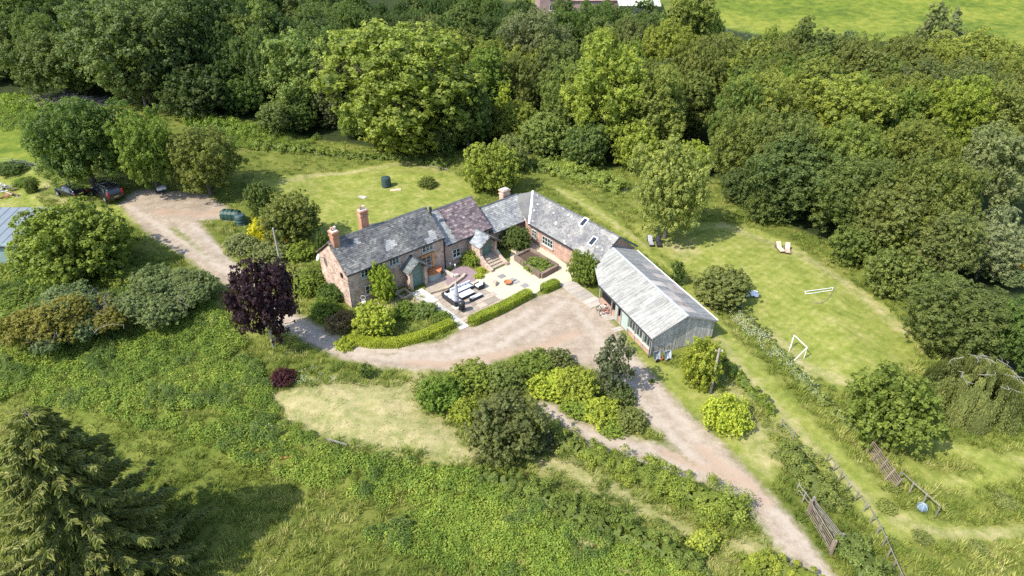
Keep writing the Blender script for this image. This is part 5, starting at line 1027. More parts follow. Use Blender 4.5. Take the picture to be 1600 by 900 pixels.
# flagstones laid in the house's direction; only those the photo lets you pick apart
R41 = Matrix.Rotation(RW, 3, 'Z'); PP = [tuple(at(*p)[:2]) for p in [(672, 464), (722, 503), (791, 474), (778, 458), (752, 446), (700, 446)]]
o0 = at(722, 503); rr = random.Random(3); dv, nv = H.d, H.n; vv = .0
while vv < 6.2:
    hh = rr.choice([.55, .7, .8]); uu = -3.2
    while uu < 7:
        ww = rr.choice([.6, .75, .95, 1.1]); c = Vector((o0.x, o0.y))+dv*(uu+ww/2)+nv*(vv+hh/2)
        if in_poly2(c.x, c.y, PP): k = MB(); k.box((c.x, c.y, .022), (ww-.04, hh-.04, .05), RW); k.build('flagstone', 'flag', patio)
        uu += ww
    vv += hh
for px, py in ((784, 432), (800, 438), (806, 440.5), (820, 446.5)): q = at(px, py); k = MB(); k.box((q.x, q.y, .03), (.75, .62, .05), RW); k.build('paving_slab', 'grey_stone', gravel)
def slab_path(a, b, wid, n, name, label, mat, seed):
    A = at(*a); B = at(*b); d = (B-A); L = d.length; rz = math.atan2(d.y, d.x); base = sheetpoly([a, b, (b[0]+1, b[1]+1)], -.02, name, 'path_dirt') if False else None
    r_ = random.Random(seed); mb = MB(); mb.box(((A+B)/2)+Vector((0, 0, -.05)), (L, wid+.1, .12), rz); o = mb.build(name, 'path_dirt', None, origin=tuple((A+B)/2)); tag(o, kind='structure')
    for i in range(n): c = A.lerp(B, (i+.5)/n); k = MB(); k.box((c.x, c.y, .03), (L/n-.025, wid*r_.uniform(.94, 1.04), .06), rz); k.build('path_slab', mat, o)
slab_path((650, 455), (677, 474), 1.5, 4, 'upper_path', '', 'pale_slab', 1); slab_path((679, 475.5), (727, 513), .95, 9, 'garden_path', '', 'pale_slab', 2)
slab_path((884, 441), (934, 478), 1.7, 7, 'barn_path', '', 'concrete', 3)
slab_path((946, 487), (957, 500), 1.4, 2, 'barn_step_path', '', 'concrete', 4); slab_path((962, 512), (968, 518), 1.0, 2, 'barn_door_slab', '', 'concrete', 5)
sheetpoly([(694, 437), (712, 417), (728, 414), (752, 430), (741, 440), (700, 447)], .024, 'purple_slate_bed', 'purple_chips')
sheetpoly([(560, 480), (600, 500), (636, 482), (665, 470), (645, 455), (600, 470)], .006, 'gravel_strip', 'path_dirt')
def walling(pts, w_, h_, mat, name, label, cat='wall', pieces=.55, piece='stone'):
    """low wall or timber kerb laid from separate pieces along photo points"""
    Q = [at(*p) for p in pts]; t = thing(name, sum(Q, Vector())/len(Q), label, cat)
    for a, b in zip(Q[:-1], Q[1:]):
        L = (b-a).length; n_ = max(1, round(L/pieces)); rz = math.atan2((b-a).y, (b-a).x)
        for i in range(n_): c = a.lerp(b, (i+.5)/n_); k = MB(); k.box((c.x, c.y, h_/2-.02), (L/n_-.02, w_*random.uniform(.93, 1.05), h_*random.uniform(.96, 1.05)), rz); k.build(piece, mat, t)
walling([(672, 460), (700, 452), (722, 436), (727, 430)], .28, .30, 'rubble_step', 'terrace_kerb', 'low stone kerb curving between the hot tub terrace and the patio')
walling([(692, 424), (710, 434), (716, 432)], .3, .35, 'stone_sill', 'stone_edging', 'short pale stone edging right of the hot tub')
walling([(805, 406), (828, 395), (871, 421), (845, 435), (805, 406)], .34, .62, 'sleeper', 'raised_bed', 'large timber raised bed on the cream gravel in front of the east wing', 'raised bed', 1.3, 'sleeper')
sheetpoly([(809, 405), (828, 397), (865, 420), (845, 431)], .40, 'bed_soil', 'soil')
walling([(618, 461), (632, 455), (643, 463), (630, 471), (618, 461)], .12, .38, 'rubble_step', 'stone_trough', 'small square stone planter on the gravel by the slate porch', 'planter', .5)
# ================================================================ FURNITURE AND GARDEN OBJECTS
simple('rattan_dark', (.045, .045, .05), (.03, .03, .035), 20, .7, .4); simple('cushion', (.64, .65, .66), (.56, .57, .59), 6, .9, .2); simple('cushion_tan', (.62, .46, .33), (.52, .37, .26), 5, .9, .2); simple('cushion_grey', (.34, .34, .35), None, 5, .9); simple('cushion_pink', (.50, .37, .29), None, 5, .9)
simple('parasol_grey', (.30, .29, .32), (.38, .37, .40), 6, .85, .2); simple('black_metal', (.02, .02, .022), (.035, .035, .038), 5, .4); simple('steel', (.45, .46, .48), None, 5, .35, metal=.6)
simple('rust', (.46, .19, .07), (.36, .13, .05), 7, .85, .3); simple('tub_cover', (.50, .20, .085), (.42, .16, .07), 4, .6); simple('tub_side', (.34, .37, .33), (.28, .31, .28), 3, .8); simple('tank_green', (.045, .085, .085), (.035, .065, .065), 2, .4); simple('tank_teal', (.022, .058, .045), (.03, .07, .055), 2, .45)
simple('white_paint', (.80, .80, .80), (.74, .74, .74), 3, .45); simple('tarp', (.82, .83, .86), (.74, .76, .80), 4, .7, .3); simple('pole_wood', (.36, .32, .26), (.26, .22, .18), 5, .9, .3); simple('fence_grey', (.26, .235, .19), (.17, .15, .12), 7, .95, .3); simple('gate_brown', (.26, .20, .145), (.17, .13, .095), 6, .9, .3)
simple('tyre', (.018, .018, .018), None, 5, .9); simple('ball_blue', (.10, .15, .19), (.20, .26, .28), 2, .6); simple('barrow_blue', (.33, .37, .40), (.26, .29, .32), 3, .6); simple('orange_plastic', (.62, .20, .10), None, 3, .5); simple('rose_metal', (.45, .10, .09), (.38, .09, .08), 3, .4); simple('stone_block', (.62, .50, .36), (.50, .39, .27), 4, .95, .4)
simple('car_black', (.012, .013, .016), (.014, .015, .018), 3, .22, spec=.6); simple('car_red_light', (.45, .012, .015), None, 3, .25); simple('plate_yellow', (.55, .45, .10), None, 3, .5)
def oriented(p, rz): M = Matrix.Translation(p) @ Matrix.Rotation(rz, 4, 'Z'); return lambda x, y, z: M @ Vector((x, y, z))
def sofa():
    p = at(700, 466); t = thing('corner_sofa', p, 'dark rattan corner sofa with white cushions on the patio', 'sofa'); A, B, C_ = at(690, 466), at(727, 446), at(712, 489)
    u_ = H.d; n_ = H.n; o = Vector(H.p(9.45, -5.25)[:2])
    L = lambda x, y, z: Vector((*(o+u_*x*.86+n_*y*.72), z))
    # long side along the house direction (back edge), short side along the left edge
    segs = [((0.1, 1.45), 3.9, .95, 0), ((-1.5, -.45), .95, 2.9, 1)]
    bx = lambda nm, x, y, z, sx, sy, sz, mat, par, bev=0: MB().box(L(x, y, z), (sx*.86, sy*.72, sz), RW).build(nm, mat, par, bevel=bev)
    k = MB(); k.box(L(.1, 1.0, .20), (3.9*.86, 1.05*.72, .32), RW); k.box(L(-1.40, -.6, .20), (.95*.86, 2.15*.72, .32), RW); k.build('frame', 'rattan_dark', t)
    k = MB(); k.box(L(.1, 1.5, .46), (3.9*.86, .12, .34), RW); k.box(L(-1.84, 0, .46), (.12, 3.1*.72, .34), RW); k.box(L(2.02, 1.0, .40), (.12, .9*.72, .28), RW); k.build('backrest', 'rattan_dark', t)
    for i in range(4): bx('seat_cushion', -.45+i*.76, .92, .43, .73, .88, .14, 'cushion', t, .04); bx('back_cushion', -.45+i*.76, 1.32, .62, .68, .22, .34, 'cushion', t, .05)
    for i in range(3): bx('seat_cushion', -1.33, .75-i*.86, .43, .82, .82, .14, 'cushion', t, .04); bx('back_cushion', -1.70, .75-i*.86, .62, .18, .74, .34, 'cushion', t, .05)
    t2 = thing('sofa_table', L(.45, -.3, 0), 'low white topped table inside the corner sofa', 'table'); bx('frame', .45, -.35, .2, 1.9, 1.1, .34, 'rattan_dark', t2); bx('table_top', .45, -.35, .40, 1.9, 1.1, .05, 'cushion', t2)
    t3 = thing('footstool', L(1.0, -1.7, 0), 'long dark rattan bench with a white cushion in front of the sofa', 'bench'); bx('frame', 1.0, -1.75, .18, 1.6, .62, .3, 'rattan_dark', t3); bx('cushion', 1.0, -1.75, .38, 1.5, .56, .12, 'cushion', t3, .04)
    t4 = thing('garden_armchair', L(2.7, .0, 0), 'dark rattan armchair with white cushions at the right end of the sofa', 'chair'); k = MB(); k.box(L(2.75, .1, .2), (.8, .72, .3), RW); k.box(L(3.2, .1, .45), (.10, .72, .5), RW); k.box(L(2.75, .6, .42), (.7, .08, .25), RW); k.box(L(2.75, -.4, .42), (.7, .08, .25), RW); k.build('frame', 'rattan_dark', t4); bx('seat_cushion', 2.7, .1, .42, .78, .8, .14, 'cushion', t4, .04); bx('back_cushion', 3.06, .1, .62, .18, .8, .36, 'cushion', t4, .05)
sofa()
p = at(714, 480); t = thing('parasol', p, 'closed grey parasol on a pale base slab beside the barbecue', 'parasol')
k = MB(); k.box(p+Vector((0, 0, .05)), (.8, .8, .08), RW); k.build('base', 'pale_slab', t); k = MB(); k.tube([p, p+Vector((0, 0, 2.9))], .035, 8); k.build('pole', 'black_metal', t)
k = MB(); k.lathe(p+Vector((0, 0, .75)), [(.10, 0), (.24, .08), (.26, .5), (.20, 1.2), (.13, 1.8), (.05, 2.15), (.02, 2.2)], 14, 1.0, .85); k.build('canopy', 'parasol_grey', t); k = MB(); k.ring(p+Vector((0, 0, 1.45)), .235, .02); k.build('strap', 'black_metal', t)
p = at(722, 487); t = thing('barbecue', p, 'black kettle barbecue on a trolley stand at the patio edge', 'barbecue')
k = MB(); k.box(p+Vector((0, 0, .35)), (.62, .5, .06), RW); [k.tube([p+Vector((x, y, 0)), p+Vector((x, y, .8))], .025, 6) for x in (-.26, .26) for y in (-.2, .2)]; k.box(p+Vector((0, 0, .5)), (.5, .4, .5), RW); k.build('stand', 'black_metal', t)
k = MB(); k.lathe(p+Vector((0, 0, .72)), [(.12, 0), (.28, .08), (.34, .2), (.35, .28)], 18); k.build('bowl', 'black_metal', t); k = MB(); k.lathe(p+Vector((0, 0, 1.0)), [(.35, 0), (.33, .10), (.24, .2), (.10, .26), (.02, .27)], 18); k.build('lid', 'black_metal', t)
k = MB(); k.tube([p+Vector((-.08, 0, 1.27)), p+Vector((-.05, 0, 1.34)), p+Vector((.05, 0, 1.34)), p+Vector((.08, 0, 1.27))], .015, 6); k.beam(p+Vector((.35, -.3, .95)), p+Vector((.35, .3, .95)), .04); k.build('handle', 'steel', t)
p = at(793.5, 444); t = thing('fire_bowl', p, 'round rusty fire bowl on legs standing on the cream gravel', 'fire pit'); k = MB(); k.lathe(p+Vector((0, 0, .12)), [(.08, 0), (.28, .05), (.40, .16), (.42, .20), (.38, .20), (.26, .12), (.02, .08)], 20); k.build('bowl', 'rust', t)
for a in (0, 2.1, 4.2): k = MB(); k.tube([p+Vector((math.cos(a)*.2, math.sin(a)*.2, .2)), p+Vector((math.cos(a)*.3, math.sin(a)*.3, 0))], .02, 5); k.build('leg', 'black_metal', t)
p = at(773, 445); t = thing('garden_pouffe', p, 'pale block shaped seat on the gravel left of the fire bowl', 'seat'); k = MB(); k.box(p+Vector((0, 0, .18)), (.66, .5, .36), RW+.5, taper=.9); k.build('block', 'stone_block', t, bevel=.06); k = MB(); k.box(p+Vector((0, 0, .39)), (.56, .42, .05), RW+.5); k.build('top_slab', 'cushion_pink', t, bevel=.02)
# half round hot tub against the wall
p = at(679, 441); q0 = H.p(9.3, -.25); ang0 = 0; t = thing('hot_tub', (H.p(9.5, -.5).x, H.p(9.5, -.5).y, 0), 'half round grey green hot tub with a rust orange cover beside the slate porch', 'hot tub')
def halfround(m_, R, z0, z1, c, n_=22):
    pts = [c+Vector((*(H.d*(math.cos(math.pi+math.pi*i/n_)*R)+H.n*(math.sin(math.pi+math.pi*i/n_)*R)), 0)) for i in range(n_+1)]; m_.prism([(q.x, q.y, z0) for q in pts]+[(pts[-1]+Vector((*(H.n*.15), 0)))[:2]+(z0,), (pts[0]+Vector((*(H.n*.15), 0)))[:2]+(z0,)], (0, 0, z1-z0))
c_ = Vector((*H.p(9.45, .05)[:2], 0)); k = MB(); halfround(k, 1.08, 0, .72, c_); k.build('tub', 'tub_side', t, root=t); k = MB(); halfround(k, 1.2, .72, .84, c_); k.build('cover', 'tub_cover', t, bevel=.03); k = MB(); k.tube([c_+Vector((*(H.d*(math.cos(math.pi+math.pi*i/22)*1.10)+H.n*(math.sin(math.pi+math.pi*i/22)*1.10)), .42)) for i in range(23)], .02, 5); k.build('hoop', 'steel', t)
sheetpoly([(664, 458), (690, 449), (712, 434), (700, 424), (668, 436)], .012, 'tub_terrace', 'flag')
def chair_rings(px, py, lab):
    p = at(px, py); t = thing('bistro_chair', p, lab, 'chair'); k = MB(); k.ring(p+Vector((0, 0, .45)), .22, .02); k.lathe(p+Vector((0, 0, .44)), [(.21, 0), (.21, .02)], 14); k.build('seat', 'white_metal', t); k = MB(); k.ring(p+Vector((-.05, .2, .85)), .24, .022, 'Y'); k.tube([p+Vector((-.2, .2, .4)), p+Vector((-.2, .2, .75))], .015, 5); k.tube([p+Vector((.12, .2, .4)), p+Vector((.12, .2, .75))], .015, 5); k.build('backrest', 'white_metal', t)
    for x in (-.17, .17):
        for y in (-.15, .17): k = MB(); k.tube([p+Vector((x, y, .45)), p+Vector((x*1.3, y*1.3, 0))], .014, 5); k.build('leg', 'white_metal', t)
chair_rings(574, 470, 'white metal garden chair with a round back under the lower cottage window, rear one'); chair_rings(569, 478, 'white metal garden chair with a round back nearest the lime green acer')
p = at(646, 450+2) ; 
# lamp stands by the terrace wall
for (px, py, hh, lab) in ((712, 432, 1.3, 'slim garden lamp post on the stone edging beside the purple slate bed'), (704, 422, .7, 'short garden lamp post near the downpipe')):
    p = at(px, py); t = thing('garden_lamp', p, lab, 'lamp'); k = MB(); k.tube([p, p+Vector((0, 0, hh))], .022, 6); k.build('post', 'steel', t); k = MB(); k.lathe(p+Vector((0, 0, hh)), [(.05, 0), (.08, .08), (.08, .18), (.02, .24)], 10); k.build('lantern', 'white_metal', t); k = MB(); k.lathe(p, [(.12, 0), (.12, .12), (.04, .14)], 10); k.build('base', 'black_metal', t)
# loungers
def lounger(px, py, rz, fm, cm, lab, grp, first=None, sc=.84):
    p = at(px, py); t = thing('sun_lounger', p, lab, 'sun lounger', grp, rz); t.scale = (sc, sc, sc); 
    def b(m_, name, mat, par, bev=0): me = m_.mesh(name, mat); o_ = bpy.data.objects.new(name, me); COL.objects.link(o_); o_.parent = par; return o_
    k = MB(); k.box((0, 0, .28), (.66, 1.9, .07)); b(k, 'frame', fm, t)
    for x in (-.28, .28):
        for y in (-.85, .8): k = MB(); k.box((x, y, .12), (.06, .06, .26)); b(k, 'leg', fm, t)
    k = MB(); k.box((0, -.38, .37), (.60, 1.05, .10)); b(k, 'seat_cushion', cm, t); k = MB(); Mx = Matrix.Rotation(math.radians(48), 3, 'X'); k.box((0, .46, .66), (.60, .85, .10), M=Mx); b(k, 'back_cushion', cm, t); k = MB(); k.box((0, .50, .62), (.66, .88, .04), M=Mx); b(k, 'backrest', fm, t)
    return t
lounger(1016, 381, .05, 'rattan_dark', 'cushion_grey', 'dark lounger with a pale grey cushion beside the fruit tree, the left one', 'dark loungers'); lounger(1028.5, 382, -.05, 'rattan_dark', 'rattan_dark', 'plain dark lounger beside the fruit tree, the right one', 'dark loungers')
lounger(1217.5, 391, .1, 'timber_dark', 'cushion_tan', 'tan cushioned lounger on the lawn edge, the left one', 'tan loungers'); lounger(1229.5, 393, -.25, 'timber_dark', 'cushion_pink', 'pinkish tan lounger turned slightly right on the lawn edge, the right one', 'tan loungers')
# goals
def goal(A, B, Hh, stays, lab, rad=.036, net=False):
    t = thing('football_goal', (A+B)/2, lab, 'goal'); a1, b1 = A+Vector((0, 0, Hh)), B+Vector((0, 0, Hh))
    k = MB(); k.tube([A, a1], rad, 8); k.build('post', 'white_paint', t); k = MB(); k.tube([B, b1], rad, 8); k.build('post', 'white_paint', t); k = MB(); k.tube([a1, b1], rad, 8); k.build('crossbar', 'white_paint', t)
    for s_, e_ in stays(a1, b1): k = MB(); k.tube([s_, e_], rad*.8, 6); k.build('stay', 'white_paint', t)
    return t
A, B = at(1236, 541), at(1256, 560); back = (B-A).normalized().cross(Vector((0, 0, 1))); goal(A, B, 1.25, lambda a, b: [(b, at(1241, 563)), (a, at(1233, 548))], 'small white football goal standing at the bottom of the football lawn')
t = thing('football_goal', at(1280, 455), 'white goal frame lying on its back in the middle of the lawn', 'goal'); A, B, C1, D1 = at(1257.5, 457), at(1301.5, 451), at(1259, 461), at(1300, 455)
for s_, e_, nm in ((A, B, 'crossbar'), (C1, D1, 'lower_bar'), (A, C1, 'post'), (B, D1, 'post')): k = MB(); k.tube([s_+Vector((0, 0, .12)), e_+Vector((0, 0, .12))], .036 if nm != 'lower_bar' else .026, 7); k.build(nm, 'white_paint', t)
k = MB(); k.tube([at(*q)+Vector((0, 0, .05)) for q in [(1301, 455), (1297, 463), (1290, 471), (1283, 474), (1275, 474), (1268, 471)]], .025, 5); k.build('net_rope', 'fence_grey', t)
# crumpled white tarpaulin
p = at(1174, 461); rg = np.random.default_rng(3); t = MB(); g_ = 9; vs = []
for j in range(g_):
    for i in range(g_): x = (i/(g_-1)-.5)*1.35+rg.normal()*.05; y = (j/(g_-1)-.5)*1.0+rg.normal()*.05; vs.append((p.x+x+.2*y, p.y+y, p.z+.06+.42*max(0, 1-math.hypot(x*1.2, y*1.6))+rg.random()*.14))
fs = [(j*g_+i, j*g_+i+1, (j+1)*g_+i+1, (j+1)*g_+i) for j in range(g_-1) for i in range(g_-1)]; t.cur = .5; t.add(vs, fs); o = t.build('tarpaulin', 'tarp', None, origin=tuple(p)); tag(o, 'crumpled white tarpaulin beside the olive bush on the lawn', 'tarpaulin')
# tanks
p = at(604, 291); t = thing('water_tank', p, 'dark green cylindrical tank standing on the back lawn', 'tank'); k = MB(); k.lathe(p, [(.62, 0), (.62, 1.15), (.58, 1.25), (.2, 1.36), (.16, 1.36)], 24); k.build('shell', 'tank_green', t, smooth=False); k = MB(); k.lathe(p+Vector((0, 0, 1.33)), [(.2, 0), (.2, .08), (.05, .1)], 16); k.build('lid', 'tank_green', t)
for z in (.3, .6, .9): k = MB(); k.ring(p+Vector((0, 0, z)), .63, .025, n=24); k.build('rib', 'tank_green', t)
for i, (px, py, lab) in enumerate([(618, 297, 'pinkish stone slab lying at the foot of the green tank'), (566, 308.5, 'pale rectangular slab let into the back lawn')]):
    p = at(px, py); k = MB(); k.box(p+Vector((0, 0, .03)), (1.2 if i else 1.4, .55, .07), -.6 if i else .2); k.box(p+Vector((.2, .1, .05)), (.5, .3, .07), -.5); o = k.build('stone_slab', 'stone_sill' if i else 'stone_block', None, origin=tuple(p)); tag(o, lab, 'slab')
p = at(362, 343); t = thing('oil_tank', p, 'horizontal green oil tank with ribbed shell beside the track', 'tank'); q = oriented(p+Vector((0, 0, .15)), -.15)
k = MB(); prof = [(-.58, 0), (-.62, .35), (-.56, .8), (-.35, 1.08), (0, 1.16), (.35, 1.08), (.56, .8), (.62, .35), (.58, 0)]; n_ = 10
for i in range(n_-1):
    sc1 = (.86 if i in (0,) else 1)*(1 if i % 2 else .95); k.prism([q(-1.15+2.3*i/(n_-1), y*sc1, z*sc1) for y, z in prof], q(2.3/(n_-1)-.01, 0, 0)-q(0, 0, 0))
k.build('shell', 'tank_teal', t); k = MB(); k.lathe(q(.3, 0, 1.14), [(.16, 0), (.16, .1), (.05, .12)], 12); k.build('filler_cap', 'black_metal', t)
k = MB(); k.box(q(0, 0, -.1), (2.3, 1.1, .14), -.15); k.build('base_slab', 'concrete', t)
p = at(377, 350); t = thing('water_tank', p, 'dark ribbed water butt standing in front of the oil tank', 'tank'); k = MB(); pr = []
for i in range(6): pr += [(.62 if i % 2 else .66, .2*i), (.62 if i % 2 else .66, .2*i+.17)]
k.lathe(p, pr+[(.55, 1.25), (.2, 1.33)], 22); k.build('shell', 'tank_green', t); k = MB(); k.lathe(p+Vector((0, 0, 1.3)), [(.2, 0), (.2, .07), (.05, .09)], 14); k.build('lid', 'black_metal', t)
# utility poles
for (bx, by, tx_, ty_, lab, cr) in ((443, 433, 431, 357, 'bare wooden utility pole rising behind the purple tree', False), (1110, 613, 1118, 545, 'wooden utility pole between the laurel and the golden dome shrub', True)):
    p = at(bx, by); hh = min((h_ for h_ in np.arange(2, 9, .05)), key=lambda h_: abs(450+FPX*((CAM_H-h_-p.z)*CP-p.y*SP)/(p.y*CP+(CAM_H-h_-p.z)*SP)-ty_))
    t = thing('utility_pole', p, lab, 'pole'); top = p+Vector((0, 0, hh)); k = MB(); k.tube([p-Vector((0, 0, .3)), top], [.13, .09], 9); k.build('pole', 'pole_wood', t)
    if cr: k = MB(); k.beam(top-Vector((.3, 0, .25)), top+Vector((.3, 0, -.25)), .07, .09); k.build('crossarm', 'pole_wood', t); k = MB(); [k.lathe(top+Vector((x, 0, -.2)), [(.04, 0), (.05, .05), (.02, .1)], 8) for x in (-.25, .25)]; k.build('insulators', 'white_metal', t)
    else: k = MB(); k.lathe(top, [(.09, 0), (.10, .04), (.03, .08)], 9); k.build('pole_cap', 'steel', t)
# bikes
def bike(px, py, rz, mat, lab, sc=.85):
    p = at(px, py); t = thing('bicycle', p, lab, 'bicycle', 'bicycles by the barn'); M = Matrix.Translation(p) @ Matrix.Rotation(rz, 4, 'Z') @ Matrix.Rotation(math.radians(14), 4, 'X') @ Matrix.Scale(sc, 4); q = lambda x, y, z: M @ Vector((x, y, z))
    for wx in (-.5, .5):
        k = MB(); k.tube([q(wx+.31*math.cos(i*.3927), 0, .31+.31*math.sin(i*.3927)) for i in range(17)], .032*sc, 6, False); wo = k.build('wheel', 'tyre', t); k = MB()
        for i in range(6): a = i*.5236; k.tube([q(wx+.29*math.cos(a), 0, .31+.29*math.sin(a)), q(wx-.29*math.cos(a), 0, .31-.29*math.sin(a))], .008, 3, False)
        k.build('spokes', 'steel', wo, root=t)
    k = MB(); BB, SE, HD = (-.02, 0, .28), (-.15, 0, .75), (.36, 0, .74)
    for a, b in ((BB, SE), (SE, HD), (BB, HD), (BB, (-.5, 0, .31)), (SE, (-.5, 0, .31)), (HD, (.5, 0, .31))): k.tube([q(*a), q(*b)], .026, 6)
    k.build('frame', mat, t); k = MB(); k.box(q(-.17, 0, .86), (.26*sc, .13*sc, .06), rz); k.tube([q(*SE), q(-.17, 0, .85)], .018, 5); k.build('saddle', 'black_metal', t)
    k = MB(); k.tube([q(.36, 0, .74), q(.34, 0, .92)], .02, 5); k.tube([q(.28, -.27, .95), q(.36, -.1, .92), q(.36, .1, .92), q(.28, .27, .95)], .018, 5); k.build('handlebar', 'black_metal', t); k = MB(); k.lathe(q(-.02, .03, .28), [(.08, -.01), (.08, .01)], 10); k.beam(q(-.02, -.08, .20), q(-.02, .12, .38), .03); k.build('pedals', 'black_metal', t)
bike(942.5, 486.5, -.1+math.pi, 'white_metal', 'pale framed bicycle parked nearer the house by the barn door'); bike(947, 492.5, .25+math.pi, 'rose_metal', 'red framed bicycle parked beside the barn front, nearer the drive')
# wheelbarrows stood on end against the gable
def barrow(px, py, lab, dz=0):
    p = at(px, py); t = thing('wheelbarrow', p, lab, 'wheelbarrow', 'wheelbarrows at the barn gable'); fr = BA.a-math.pi/2+math.pi; q = oriented(p, BA.a+math.pi/2)   # local -y leans away from the wall
    q = oriented(p, BA.a-math.pi/2+math.pi)
    k = MB(); pr = [(-.30, -.30, .25), (.30, -.30, .25), (.36, -.02, 1.02), (-.36, -.02, 1.02)]; pi_ = [(-.20, -.02, .38), (.20, -.02, .38), (.24, .14, .92), (-.24, .14, .92)]
    V_ = [q(*c) for c in pr+pi_]; k.add(V_, [(0, 1, 5, 4), (1, 2, 6, 5), (2, 3, 7, 6), (3, 0, 4, 7), (4, 5, 6, 7)]); o_ = k.build('tray', 'barrow_blue', t); o_.modifiers.new('th', 'SOLIDIFY').thickness = .02
    k = MB(); k.tube([q(0+.17*math.cos(i*.524), -.32, .18+.17*math.sin(i*.524)) for i in range(13)], .045, 6, False); k.build('wheel', 'tyre', t)
    for sx in (-.24, .24): k = MB(); k.tube([q(sx*.3, -.32, .18), q(sx, .06, .55), q(sx*1.1, .18, 1.42)], .022, 6); k.build('handle', 'black_metal', t)
barrow(1024, 563, 'pale blue wheelbarrow stood on end at the left corner of the barn gable'); barrow(1041, 562, 'pale blue wheelbarrow stood on end left of the laurel')
p = at(1033, 563); t = thing('bucket', p, 'small orange bucket between the two upright wheelbarrows', 'bucket'); k = MB(); k.lathe(p, [(.13, 0), (.18, .34), (.16, .34), (.12, .05)], 14); k.build('tub', 'orange_plastic', t); k = MB(); k.tube([p+Vector((.17*math.cos(a), 0, .34+.12*math.sin(a))) for a in np.linspace(0, 3.14, 8)], .01, 4); k.build('handle', 'steel', t)
p = at(1439, 797); t = thing('ball', p, 'pale blue grey ball lying in the long grass at lower right', 'ball'); k = MB(); R_ = .34; k.cur = .5; k.lathe(p+Vector((0, 0, R_*.9)), [(max(.01, R_*math.cos(a)), R_*math.sin(a)) for a in np.linspace(-1.5, 1.5, 14)], 22); k.build('shell', 'ball_blue', t, smooth=True)
for r_ in (0, 1.05, 2.1): k = MB(); k.tube([p+Vector((R_*1.003*math.cos(a)*math.cos(r_), R_*1.003*math.cos(a)*math.sin(r_), R_*.9+R_*1.003*math.sin(a))) for a in np.linspace(0, 6.283, 24)], .012, 4, False); k.build('seam', 'lead', t)
